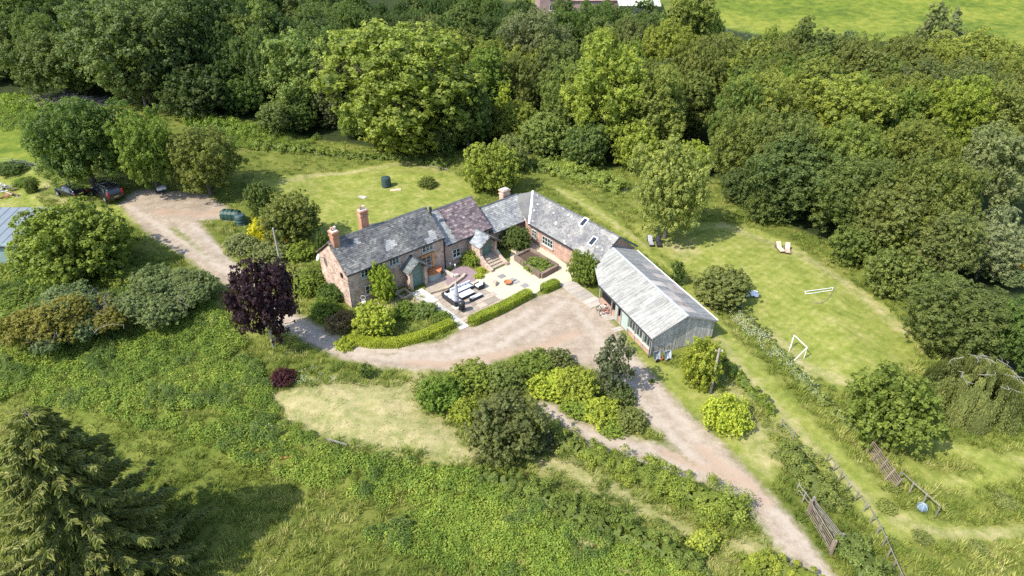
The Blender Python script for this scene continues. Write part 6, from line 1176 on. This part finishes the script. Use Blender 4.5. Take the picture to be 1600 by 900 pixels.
# ---------------------------------------------------------------- cars
def car(px, py, hx, hy, Wd, kind, lab, rear_light=True):
    """body lofted through cross sections; x forward. (px,py) photo point under the car's middle, (hx,hy) one towards its front"""
    p = at(px, py); f_ = at(hx, hy)-p; rz = math.atan2(f_.y, f_.x); M = Matrix.Translation(p) @ Matrix.Rotation(rz, 4, 'Z'); q = lambda x, y, z: M @ Vector((x, y, z)); t = thing('parked_car', p, lab, 'car')
    s = Wd/1.8
    if kind == 'suv': # x, half width, sill z, belt z, roof z (=belt where no cabin), roof half width
        sec = [(-2.25, .74, .45, .80, .82, .70), (-2.2, .86, .30, .95, 1.0, .80), (-2.05, .90, .25, 1.0, 1.50, .62), (-1.7, .91, .22, 1.0, 1.68, .66), (-.6, .92, .22, 1.0, 1.74, .68), (.35, .92, .22, 1.0, 1.70, .66), (1.05, .91, .22, 1.0, 1.08, .78), (1.6, .90, .24, .95, .98, .76), (2.1, .84, .30, .78, .82, .66), (2.25, .72, .40, .62, .64, .58)]
    else:
        sec = [(-1.95, .66, .40, .66, .68, .6), (-1.88, .78, .28, .78, .80, .7), (-1.6, .82, .22, .84, 1.12, .58), (-1.1, .84, .20, .84, 1.36, .60), (-.2, .85, .20, .84, 1.42, .61), (.5, .85, .20, .84, 1.32, .58), (1.05, .84, .20, .84, .90, .68), (1.5, .82, .24, .76, .80, .62), (1.85, .74, .30, .60, .63, .52), (1.95, .62, .36, .5, .52, .48)]
    rings = []
    for x, w_, z0, zb, zr, wr in sec: rings.append([q(x*s, y*s, z*s) for y, z in ((-w_*.9, z0), (-w_, z0+.15), (-w_, zb-.12), (-w_*.95, zb), (-wr, zr-.05 if zr > zb+.1 else zr), (-wr*.8, zr), (wr*.8, zr), (wr, zr-.05 if zr > zb+.1 else zr), (w_*.95, zb), (w_, zb-.12), (w_, z0+.15), (w_*.9, z0))])
    k = MB(); k.cur = .5; vs = [v for r_ in rings for v in r_]; fs = []
    for i in range(len(rings)-1):
        for j in range(12): fs.append((i*12+j, i*12+(j+1) % 12, (i+1)*12+(j+1) % 12, (i+1)*12+j))
    fs += [tuple(range(12)), tuple(range((len(rings)-1)*12, len(rings)*12))]; k.add(vs, fs); bo = k.build('body', 'car_black', t, smooth=True); md = bo.modifiers.new('sub', 'SUBSURF'); md.levels = md.render_levels = 1
    # glass: side windows, windscreen, rear window lie just proud of the body
    def gl(name, pts): k = MB(); k.cur = .5; P = [q(*[c*s for c in pt]) for pt in pts]; c = sum(P, Vector())/len(P); n_ = (P[1]-P[0]).cross(P[2]-P[0]).normalized(); n_ = n_ if n_.dot(c-q(0, 0, .9*s)) > 0 else -n_; k.prism([v+n_*.005 for v in P], n_*.025); k.build(name, 'glass', t)
    S = {i: v for i, v in enumerate(sec)}; a, b_, c2, d = (3, 4, 5, 6)
    for sg in (-1, 1):
        gl('side_window', [(sec[2][0]+.25, sg*.895*sec[3][1]/.91, sec[3][3]+.06), (sec[4][0]-.05, sg*.90*sec[4][1]/.92, sec[4][3]+.06), (sec[4][0]-.05, sg*(sec[4][5]+.04), sec[4][4]-.14), (sec[3][0]+.05, sg*(sec[3][5]+.05), sec[3][4]-.14)])
        gl('side_window', [(sec[4][0]+.05, sg*.90*sec[4][1]/.92, sec[4][3]+.06), (sec[6][0]-.25, sg*.90*sec[4][1]/.92, sec[4][3]+.06), (sec[5][0]+.0, sg*(sec[5][5]+.05), sec[5][4]-.14), (sec[4][0]+.05, sg*(sec[4][5]+.04), sec[4][4]-.14)])
        k = MB(); k.cur = .5; k.box(q((sec[1][0]-.01)*s, sg*.74*s, (sec[2][3] if kind == 'suv' else .70)*s), (.12*s, .16*s, (.55 if kind == 'suv' else .16)*s), rz); k.build('tail_light', 'car_red_light', t, bevel=.02)
        k = MB(); k.box(q((sec[-2][0]+.0)*s, sg*.6*s, .66*s), (.16*s, .22*s, .12*s), rz); k.build('headlight', 'glass', t); k = MB(); k.box(q(.9*s, sg*1.0*s, 1.0*s if kind == 'suv' else .88*s), (.12*s, .18*s, .12*s), rz); k.build('mirror', 'car_black', t)
        for wx in (-1.38, 1.38) if kind == 'suv' else (-1.2, 1.22):
            k = MB(); k.cur = .5; k.tube([q(wx*s, sg*.72*s, .33*s), q(wx*s, sg*.935*s, .33*s)], .34*s, 18); wo = k.build('wheel', 'tyre', t); k = MB(); k.tube([q(wx*s, sg*.93*s, .33*s), q(wx*s, sg*.95*s, .33*s)], .21*s, 10); k.build('rim', 'steel', wo, root=t)
    gl('windscreen', [(sec[6][0]-.05, -.72, sec[6][4]+.0), (sec[6][0]-.05, .72, sec[6][4]), (sec[5][0]+.06, .55, sec[5][4]-.06), (sec[5][0]+.06, -.55, sec[5][4]-.06)])
    gl('rear_window', [(sec[1][0]+.06, -.66, sec[2][3]+.14), (sec[1][0]+.06, .66, sec[2][3]+.14), (sec[2][0]+.02, .55, sec[2][4]-.10), (sec[2][0]+.02, -.55, sec[2][4]-.10)] if kind == 'suv' else [(sec[1][0]+.16, -.62, .90), (sec[1][0]+.16, .62, .90), (sec[3][0]-.12, .5, 1.30), (sec[3][0]-.12, -.5, 1.30)])
    k = MB(); k.box(q((sec[0][0]-.0)*s, 0, .66*s), (.06, .52*s, .12*s), rz); k.build('number_plate', 'plate_yellow', t)
    if kind == 'suv':
        for sg in (-1, 1): k = MB(); k.beam(q(-1.6*s, sg*.6*s, 1.76*s), q(.3*s, sg*.6*s, 1.76*s), .05, .05); k.build('roof_rail', 'steel', t)
car(168, 307, 147, 293.5, 2.05, 'suv', 'black estate style off road car with red tail lights under the dark tree'); car(113, 305, 92, 300, 1.9, 'hatch', 'small black hatchback half hidden behind the round green tree')
# wheelbarrow-like handcart and scrap at the parking edge
p = at(254, 300); t = thing('log_cart', p, 'small grey handcart with a cover standing in shade under the trees', 'cart'); k = MB(); k.box(p+Vector((0, 0, .55)), (1.1, .7, .35), .5); k.build('body', 'lead', t, bevel=.05); k = MB(); k.box(p+Vector((.1, 0, .78)), (.8, .6, .14), .5, taper=.7); k.build('cover', 'parasol_grey', t)
for a in (-.4, .4): k = MB(); k.tube([p+Vector((a, -.42, .25)), p+Vector((a, -.32, .25))], .24, 14); k.build('wheel', 'tyre', t)
def heap(px, py, R, n_, mats, lab, name, cat, hh=.5, seed=1, L=(.3, .9), piece='plank'):
    p = at(px, py); t = thing(name, p, lab, cat); r_ = random.Random(seed)
    for i in range(n_):
        a = r_.uniform(0, 6.28); d = R*math.sqrt(r_.random()); c = p+Vector((math.cos(a)*d, math.sin(a)*d*.6, hh*(1-d/R)*r_.random()+.08)); b = r_.uniform(0, 6.28); l_ = r_.uniform(*L)/2; v = Vector((math.cos(b)*l_, math.sin(b)*l_, r_.uniform(-.1, .15))); k = MB(); k.beam(c-v, c+v, r_.uniform(.06, .22), .05); k.build(piece, r_.choice(mats), t)
heap(6, 296, 1.7, 26, ['timber_weathered', 'lead', 'timber_dark', 'white_metal'], 'heap of scrap timber and metal on the verge at the left edge', 'scrap_heap', 'scrap heap', .8, 2)
heap(16, 308, 1.3, 20, ['timber_weathered', 'rose_metal', 'timber_dark', 'stone_block'], 'brown pile of broken boards just above the metal shed roof', 'board_pile', 'wood pile', .6, 3)
# brush pile at the wood edge: hundreds of bare sticks nobody could count
p = at(95, 162); k = MB(); r_ = random.Random(8)
for i in range(900):
    a = r_.uniform(0, 6.28); d = math.sqrt(r_.random()); c = p+Vector((math.cos(a)*d*7.5, math.sin(a)*d*3.0, 0)); c.z = tz(c.x, c.y)+.15+1.5*(1-d*d)*r_.random(); b = r_.uniform(0, 6.28); l_ = r_.uniform(.5, 1.5); v = Vector((math.cos(b), math.sin(b), r_.uniform(-.2, .3)))*l_; k.tube([c-v, c+v], [.035, .015], 3, False)
o = k.build('brush_pile', 'grey_bark', None, origin=tuple(p)); tag(o, 'grey heap of cut branches at the edge of the dark wood', 'brush pile', kind='stuff')
# ---------------------------------------------------------------- fences and gates
def post_rail(pts, n_posts, h_, rails, lab, mat='fence_grey', name='fence', pr=.055, wires=False):
    Q = [at(*p) for p in pts]; t = thing(name, sum(Q, Vector())/len(Q), lab, 'fence'); d = [0]
    for a, b in zip(Q[:-1], Q[1:]): d.append(d[-1]+(b-a).length)
    def pt(s):
        for i in range(len(Q)-1):
            if s <= d[i+1]+1e-6: q = Q[i].lerp(Q[i+1], (s-d[i])/(d[i+1]-d[i])); q.z = tz(q.x, q.y); return q
        return Q[-1]
    P = [pt(d[-1]*i/(n_posts-1)) for i in range(n_posts)]
    for p_ in P: k = MB(); k.tube([p_-Vector((0, 0, .2)), p_+Vector((random.uniform(-.04, .04), random.uniform(-.04, .04), h_*random.uniform(.95, 1.05)))], pr, 6); k.build('post', mat, t)
    for z in rails:
        for a, b in zip(P[:-1], P[1:]): k = MB(); (k.tube([a+Vector((0, 0, z)), b+Vector((0, 0, z))], .010, 3) if wires else k.beam(a+Vector((0, 0, z)), b+Vector((0, 0, z)), .035, .07)); k.build('wire' if wires else 'rail', 'steel' if wires else mat, t)
    return t
post_rail([(1290, 722), (1325, 770), (1352, 803), (1374, 842), (1390, 880), (1412, 930)], 13, .95, (.85,), 'long weathered post and rail fence beside the mown path at lower right')
post_rail([(1220, 668), (1238, 689)], 2, 1.0, (.9, .5), 'short piece of grey rail fence below the narrow field hedge')
post_rail([(1243, 772), (1264, 799)], 3, 1.1, (1.0, .6), 'short grey rail fence leading to the brown gate post')
post_rail([(1402, 752), (1462, 806)], 4, 1.05, (1.0,), 'pale single rail fence above the blue grey ball')
post_rail([(-40, 258), (34, 260), (62, 266)], 6, 1.1, (.35, .7, 1.0), 'wire fence with thin posts across the buttercup field at the left edge', wires=True, pr=.06)
post_rail([(672, 262), (700, 268)], 2, .5, (.35,), 'single fallen pale rail at the far edge of the back lawn')
post_rail([(384, 306), (402, 312), (418, 300)], 4, 1.0, (.3, .6, .9), 'small brown slatted fence in the shade behind the olive green tree', mat='gate_brown')
def field_gate(a, b, h_, mat, lab, lean=0):
    A, B = at(*a), at(*b); u_ = (B-A); L = u_.length; u_.normalize(); nrm = Vector((-u_.y, u_.x, 0))*lean; t = thing('field_gate', (A+B)/2, lab, 'gate'); q = lambda x, z: A+u_*x+Vector((0, 0, z))+nrm*z
    for x in (.03, L-.03): k = MB(); k.beam(q(x, .05), q(x, h_), .09, .09); k.build('stile', mat, t)
    for i in range(6): k = MB(); k.beam(q(.05, .14+i*(h_-.18)/5), q(L-.05, .14+i*(h_-.18)/5), .03, .06); k.build('bar', mat, t)
    k = MB(); k.beam(q(.1, h_-.05)-nrm*.05, q(L*.98, .12)-nrm*.05, .03, .07); k.beam(q(L*.5, .1), q(L*.5, h_), .03, .07); k.build('brace', 'fence_grey', t)
    for x in (-.12, L+.12): k = MB(); k.box(q(x, h_*.55), (.14, .14, h_*1.15)); k.build('gate_post', mat, t)
field_gate((1262, 806), (1296, 864), 1.25, 'gate_brown', 'brown five bar wooden gate beside the lower drive'); field_gate((1268, 797), (1309, 850), 1.05, 'fence_grey', 'grey green rail gate standing open behind the brown gate')
# old hurdle of brown slats
A, B = at(1352, 706), at(1394, 766); t = thing('hurdle_fence', (A+B)/2, 'old brown slatted hurdle leaning in the grass below the spreading hawthorn', 'fence'); u_ = (B-A).normalized(); L = (B-A).length; nn_ = Vector((-u_.y, u_.x, 0))*.35
for i in range(7): k = MB(); z = .12+i*.15; k.beam(A+Vector((0, 0, z))+nn_*z, B+Vector((0, 0, z))+nn_*z, .03, .07); k.build('slat', 'gate_brown', t)
for i in range(5): k = MB(); c = A.lerp(B, i/4); k.beam(c, c+Vector((0, 0, 1.15))+nn_*1.15, .09, .09); k.build('post', 'gate_brown', t)
# fallen edging board on the straw bank and an orange strip in the grass
A, B = at(512, 688), at(542, 697); k = MB(); k.beam(A+Vector((0, 0, .1)), B+Vector((0, 0, .1)), .08, .22); o = k.build('edging_board', 'timber_weathered', None, origin=tuple(A)); tag(o, 'low grey board along the lower edge of the dry grass patch', 'board')
A, B = at(437, 718), at(470, 713); k = MB(); 
for i in range(14): c = A.lerp(B, i/13); k.beam(c+Vector((0, -.05, .12)), c+Vector((.12, .06, .16)), .16, .04)
o = k.build('bare_earth_strip', 'rust', None, origin=tuple(A)); tag(o, 'narrow orange streak of bare earth in the bracken', 'earth streak')
p = at(1229, 893); k = MB(); k.tube([p, p+Vector((.1, 0, .8))], [.12, .08], 6); k.tube([p+Vector((.3, .2, 0)), p+Vector((.35, .2, .5))], .08, 6); o = k.build('tree_stump', 'bark', None, origin=tuple(p)); tag(o, 'short brown stump at the grassy lower edge of the drive', 'stump')
# dead, bare tree tops
for px, py, h_, lab in ((1420, 100, 10, 'small bare grey dead tree top at upper right'),):
    x, y = unproj(px, py, h_); p = Vector((x, y, tz(x, y))); r_ = random.Random(int(px)); k = MB(); t = thing('dead_tree', p, lab, 'tree'); k.tube([p, p+Vector((0, 0, h_*.8))], [.2, .08], 6); k.build('trunk', 'grey_bark', t); k = MB()
    for i in range(34): s_ = p+Vector((0, 0, h_*r_.uniform(.55, .8))); a = r_.uniform(0, 6.28); l_ = r_.uniform(.4, 1.3); e_ = s_+Vector((math.cos(a)*l_, math.sin(a)*l_, r_.uniform(.8, 2.4))); k.tube([s_, s_.lerp(e_, .5)+Vector((0, 0, .3)), e_], [.045, .025, .01], 3, False)
    k.build('branches', 'bark', t)

# ================================================================ GROUND COVER (uncountable: one object each, instanced on points)
tuft_mat('grass_blades', [(.30, (.115, .168, .030)), (.45, (.20, .252, .042)), (.58, (.31, .34, .068)), (.72, (.46, .43, .15))], .35)
tuft_mat('grass_dry', [(.30, (.24, .24, .09)), (.5, (.36, .32, .15)), (.70, (.48, .41, .23))], .3)
tuft_mat('fern', [(.28, (.115, .180, .028)), (.45, (.170, .245, .034)), (.60, (.235, .305, .042)), (.78, (.31, .355, .06))], .35)
tuft_mat('umbel', [(0, (.62, .66, .52)), (1, (.78, .80, .70))], .2); tuft_mat('buttercup', [(0, (.50, .46, .03)), (1, (.62, .56, .05))], .2)
def proto_obj(name, V, F, r, mat, coll): o = bpy.data.objects.new(name, npmesh(name, V, F, r, mat)); coll.objects.link(o); return o
def coll(name): return bpy.data.collections.new(name)
def tuft(seed, n, h, R, wdt, lean):
    rng = np.random.default_rng(seed); a = rng.uniform(0, 6.283, n); r = R*np.sqrt(rng.random(n)); b = a+rng.normal(size=n)*.7; hh = h*rng.uniform(.5, 1.1, n); ln = lean*hh*rng.uniform(.3, 1.2, n)
    base = np.stack([r*np.cos(a), r*np.sin(a), np.zeros(n)], 1); s = np.stack([-np.sin(b), np.cos(b), np.zeros(n)], 1)*wdt; tip = base+np.stack([np.cos(b)*ln, np.sin(b)*ln, hh], 1); mid = base+np.stack([np.cos(b)*ln*.3, np.sin(b)*ln*.3, hh*.6], 1)
    V = np.stack([base-s, base+s, mid+s*.8, tip, mid-s*.8], 1).reshape(-1, 3); F = []
    F4 = np.arange(n)[:, None]*5; F = np.concatenate([F4+np.array([[0, 1, 2, 4]]), F4+np.array([[4, 2, 3, 3]])]); F = np.concatenate([F4+np.array([[0, 1, 2, 4]])]); V = V.reshape(n, 5, 3); V[:, 4] = tip-s*.15; V[:, 2] = tip+s*.15
    return V.reshape(-1, 3), F, rng.random(len(F))
def fern(seed, n, R, h, ls):
    rng = np.random.default_rng(seed); a = rng.uniform(0, 6.283, n); r = R*np.sqrt(rng.random(n)); z = h*(1-.7*(r/R)**2)*rng.uniform(.6, 1.05, n); P = np.stack([r*np.cos(a), r*np.sin(a), z], 1); nn = unit(np.stack([np.cos(a)*.6*r/R, np.sin(a)*.6*r/R, np.ones(n)], 1)+rng.normal(size=(n, 3))*.38)
    V, F = quads(P, nn, ls, .5, rng); return V, F, rng.random(n)
C1, C2, C3, C4, C5 = coll('tufts_green'), coll('ferns'), coll('tufts_dry'), coll('umbels'), coll('flowers')
for i in range(3): proto_obj('grass_tuft', *tuft(i, 26, .42, .34, .028, .8), 'grass_blades', C1); proto_obj('fern_clump', *fern(i, 100, .62, .60, .175), 'fern', C2); proto_obj('dry_tuft', *tuft(i+5, 14, .09, .26, .022, 1.6), 'grass_dry', C3)
for i in range(2):
    V, F, r = fern(20+i, 20, .40, .90, .075); proto_obj('umbel_clump', V, F, r, 'umbel', C4); V, F, r = fern(30+i, 7, .35, .35, .06); proto_obj('flower_clump', V, F, r, 'buttercup', C5)
def scatter(name, pts, collection, smin, smax, seed, tilt=.25):
    pts = np.asarray(pts); Z = terrain(pts[:, 0], pts[:, 1]); V = np.column_stack([pts, Z]).astype(np.float32); me = bpy.data.meshes.new(name); me.vertices.add(len(V)); me.vertices.foreach_set('co', V.ravel())
    o = bpy.data.objects.new(name, me); COL.objects.link(o); ng = bpy.data.node_groups.new(name, 'GeometryNodeTree'); ng.interface.new_socket('Geometry', in_out='INPUT', socket_type='NodeSocketGeometry'); ng.interface.new_socket('Geometry', in_out='OUTPUT', socket_type='NodeSocketGeometry'); n, l = ng.nodes, ng.links
    gi, go = n.new('NodeGroupInput'), n.new('NodeGroupOutput'); ip = n.new('GeometryNodeInstanceOnPoints'); ci = n.new('GeometryNodeCollectionInfo'); ci.inputs['Collection'].default_value = collection; ci.inputs['Separate Children'].default_value = True; ci.inputs['Reset Children'].default_value = True
    rv = n.new('FunctionNodeRandomValue'); rv.data_type = 'FLOAT_VECTOR'; rv.inputs[0].default_value = (-tilt, -tilt, 0); rv.inputs[1].default_value = (tilt, tilt, 6.283); rv.inputs['Seed'].default_value = seed
    rf_ = n.new('FunctionNodeRandomValue'); rf_.data_type = 'FLOAT'; rf_.inputs[2].default_value = smin; rf_.inputs[3].default_value = smax; rf_.inputs['Seed'].default_value = seed+1
    ip.inputs['Pick Instance'].default_value = True; l.new(gi.outputs[0], ip.inputs['Points']); l.new(ci.outputs[0], ip.inputs['Instance']); l.new(rv.outputs[0], ip.inputs['Rotation']); l.new(rf_.outputs[1], ip.inputs['Scale']); l.new(ip.outputs[0], go.inputs[0])
    md = o.modifiers.new('scatter', 'NODES'); md.node_group = ng; return tag(o, kind='stuff')
rg = np.random.default_rng(77)
def poisson(poly_px, dens, falloff=None):
    P = np.array([tuple(at(*p)[:2]) for p in poly_px]); a, b = P.min(0), P.max(0); n_ = int((b-a).prod()*dens); q = rg.uniform(a, b, (n_, 2)); return q[inside(q[:, 0], q[:, 1], P)]
def avoid(q, keep=('drive', 'straw', 'mown', 'wood', 'far'), thr=.5, blds=True):
    ok = np.ones(len(q), bool)
    for k_ in keep: ok &= smask(q[:, 0], q[:, 1], {'far': Z_FAR, 'drive': Z_DRIVE, 'straw': Z_STRAW, 'mown': Z_MOWN, 'wood': Z_WOOD}[k_]) < (.36 if k_ == 'drive' else .60 if k_ == 'straw' else thr)
    if blds:
        for B in BLD: ok &= ~inside(q[:, 0], q[:, 1], B)
    return q[ok]
BLD = [[tuple(H.p(t_, o_)[:2]) for t_, o_ in ((-.3, -.6), (24, -.6), (24, 6.5), (-.3, 6.5))], [tuple(EA.p(t_, o_)[:2]) for t_, o_ in ((-3, -.3), (11.5, -.3), (11.5, 6.2), (-3, 6.2))], [tuple(BA.p(t_, o_)[:2]) for t_, o_ in ((-1, -.6), (10, -.6), (10, 7.2), (-5, 7.2))],
       W([(640, 450), (722, 515), (840, 466), (890, 445), (940, 485), (975, 470), (890, 400), (800, 370), (690, 430)])]
FULL = [(-60, 140), (1700, 140), (1900, 960), (-260, 960)]
# rough meadow everywhere that is neither mown, driven on nor wooded; denser near the camera
q = avoid(poisson(FULL, 7.5)); dd = q[:, 1]; q = q[rg.random(len(q)) < np.clip(1.3-dd/75, .16, 1)]; scatter('rough_grass', q, C1, .42, 1.1, 1)
print('grass', len(q))
FERN = [[(-120, 395), (60, 395), (230, 430), (330, 470), (400, 560), (440, 640), (520, 705), (640, 722), (740, 738), (830, 790), (960, 850), (1100, 890), (1130, 940), (900, 930), (760, 850), (600, 790), (440, 740), (300, 690), (150, 640), (-150, 640)],
        [(-60, 145), (90, 175), (80, 200), (-60, 210)], [(300, 185), (500, 215), (470, 235), (300, 225)], [(700, 770), (900, 860), (1000, 920), (760, 900), (560, 840)]]
q = np.vstack([avoid(poisson(f, 4.6), ('drive', 'straw')) for f in FERN]); m_ = vnoise(q[:, 0]/4, q[:, 1]/4+3) > .16; q = q[m_]; print('fern', len(q)); scatter('bracken', q, C2, .55, 1.15, 3, .3)
tuft_mat('nettle', [(.30, (.08, .135, .032)), (.5, (.115, .175, .038)), (.70, (.16, .21, .05))], .3); C6 = coll('nettles')
for i in range(2): V, F, r = fern(50+i, 90, .42, .95, .12); proto_obj('nettle_clump', V, F, r, 'nettle', C6)
m_ = vnoise(q[:, 0]/2.6+7, q[:, 1]/2.6) > .66; scatter('nettles', q[m_], C6, .6, 1.1, 13, .2)
q = np.vstack([poisson(f, 2.2) for f in [[(p[0], p[1]) for p in z] for z in ([(412, 628), (520, 596), (628, 597), (664, 578), (735, 695), (735, 722), (600, 700), (440, 658)], [(1100, 850), (1230, 860), (1180, 878)], [(830, 728), (895, 718), (950, 760), (900, 760)])]]); scatter('dry_grass', q, C3, .5, 1.2, 5)
UM = [[(1128, 478), (1160, 488), (1215, 545), (1285, 608), (1270, 622), (1205, 560), (1150, 512)], [(440, 585), (500, 575), (540, 600), (470, 602)], [(395, 640), (450, 665), (440, 690), (400, 670)], [(1128, 42), (1180, 45), (1180, 58), (1128, 60)], [(810, 238), (850, 240), (850, 252), (812, 252)], [(860, 250), (1000, 290), (990, 310), (860, 275)], [(350, 390), (378, 396), (372, 415), (352, 410)]]
q = np.vstack([poisson(z, d_) for z, d_ in zip(UM, (3.2, 1.6, 1.2, .5, .6, .25, .8))]); scatter('cow_parsley', q, C4, .6, 1.15, 9)
q = avoid(np.vstack([poisson(z, .5) for z in ([(-60, 195), (80, 200), (110, 255), (-60, 262)], [(500, 740), (760, 830), (700, 900), (350, 900), (400, 760)], [(380, 235), (560, 250), (480, 275), (380, 270)], [(1380, 840), (1600, 850), (1600, 900), (1420, 900)])])); scatter('buttercups', q, C5, .5, 1.0, 11)
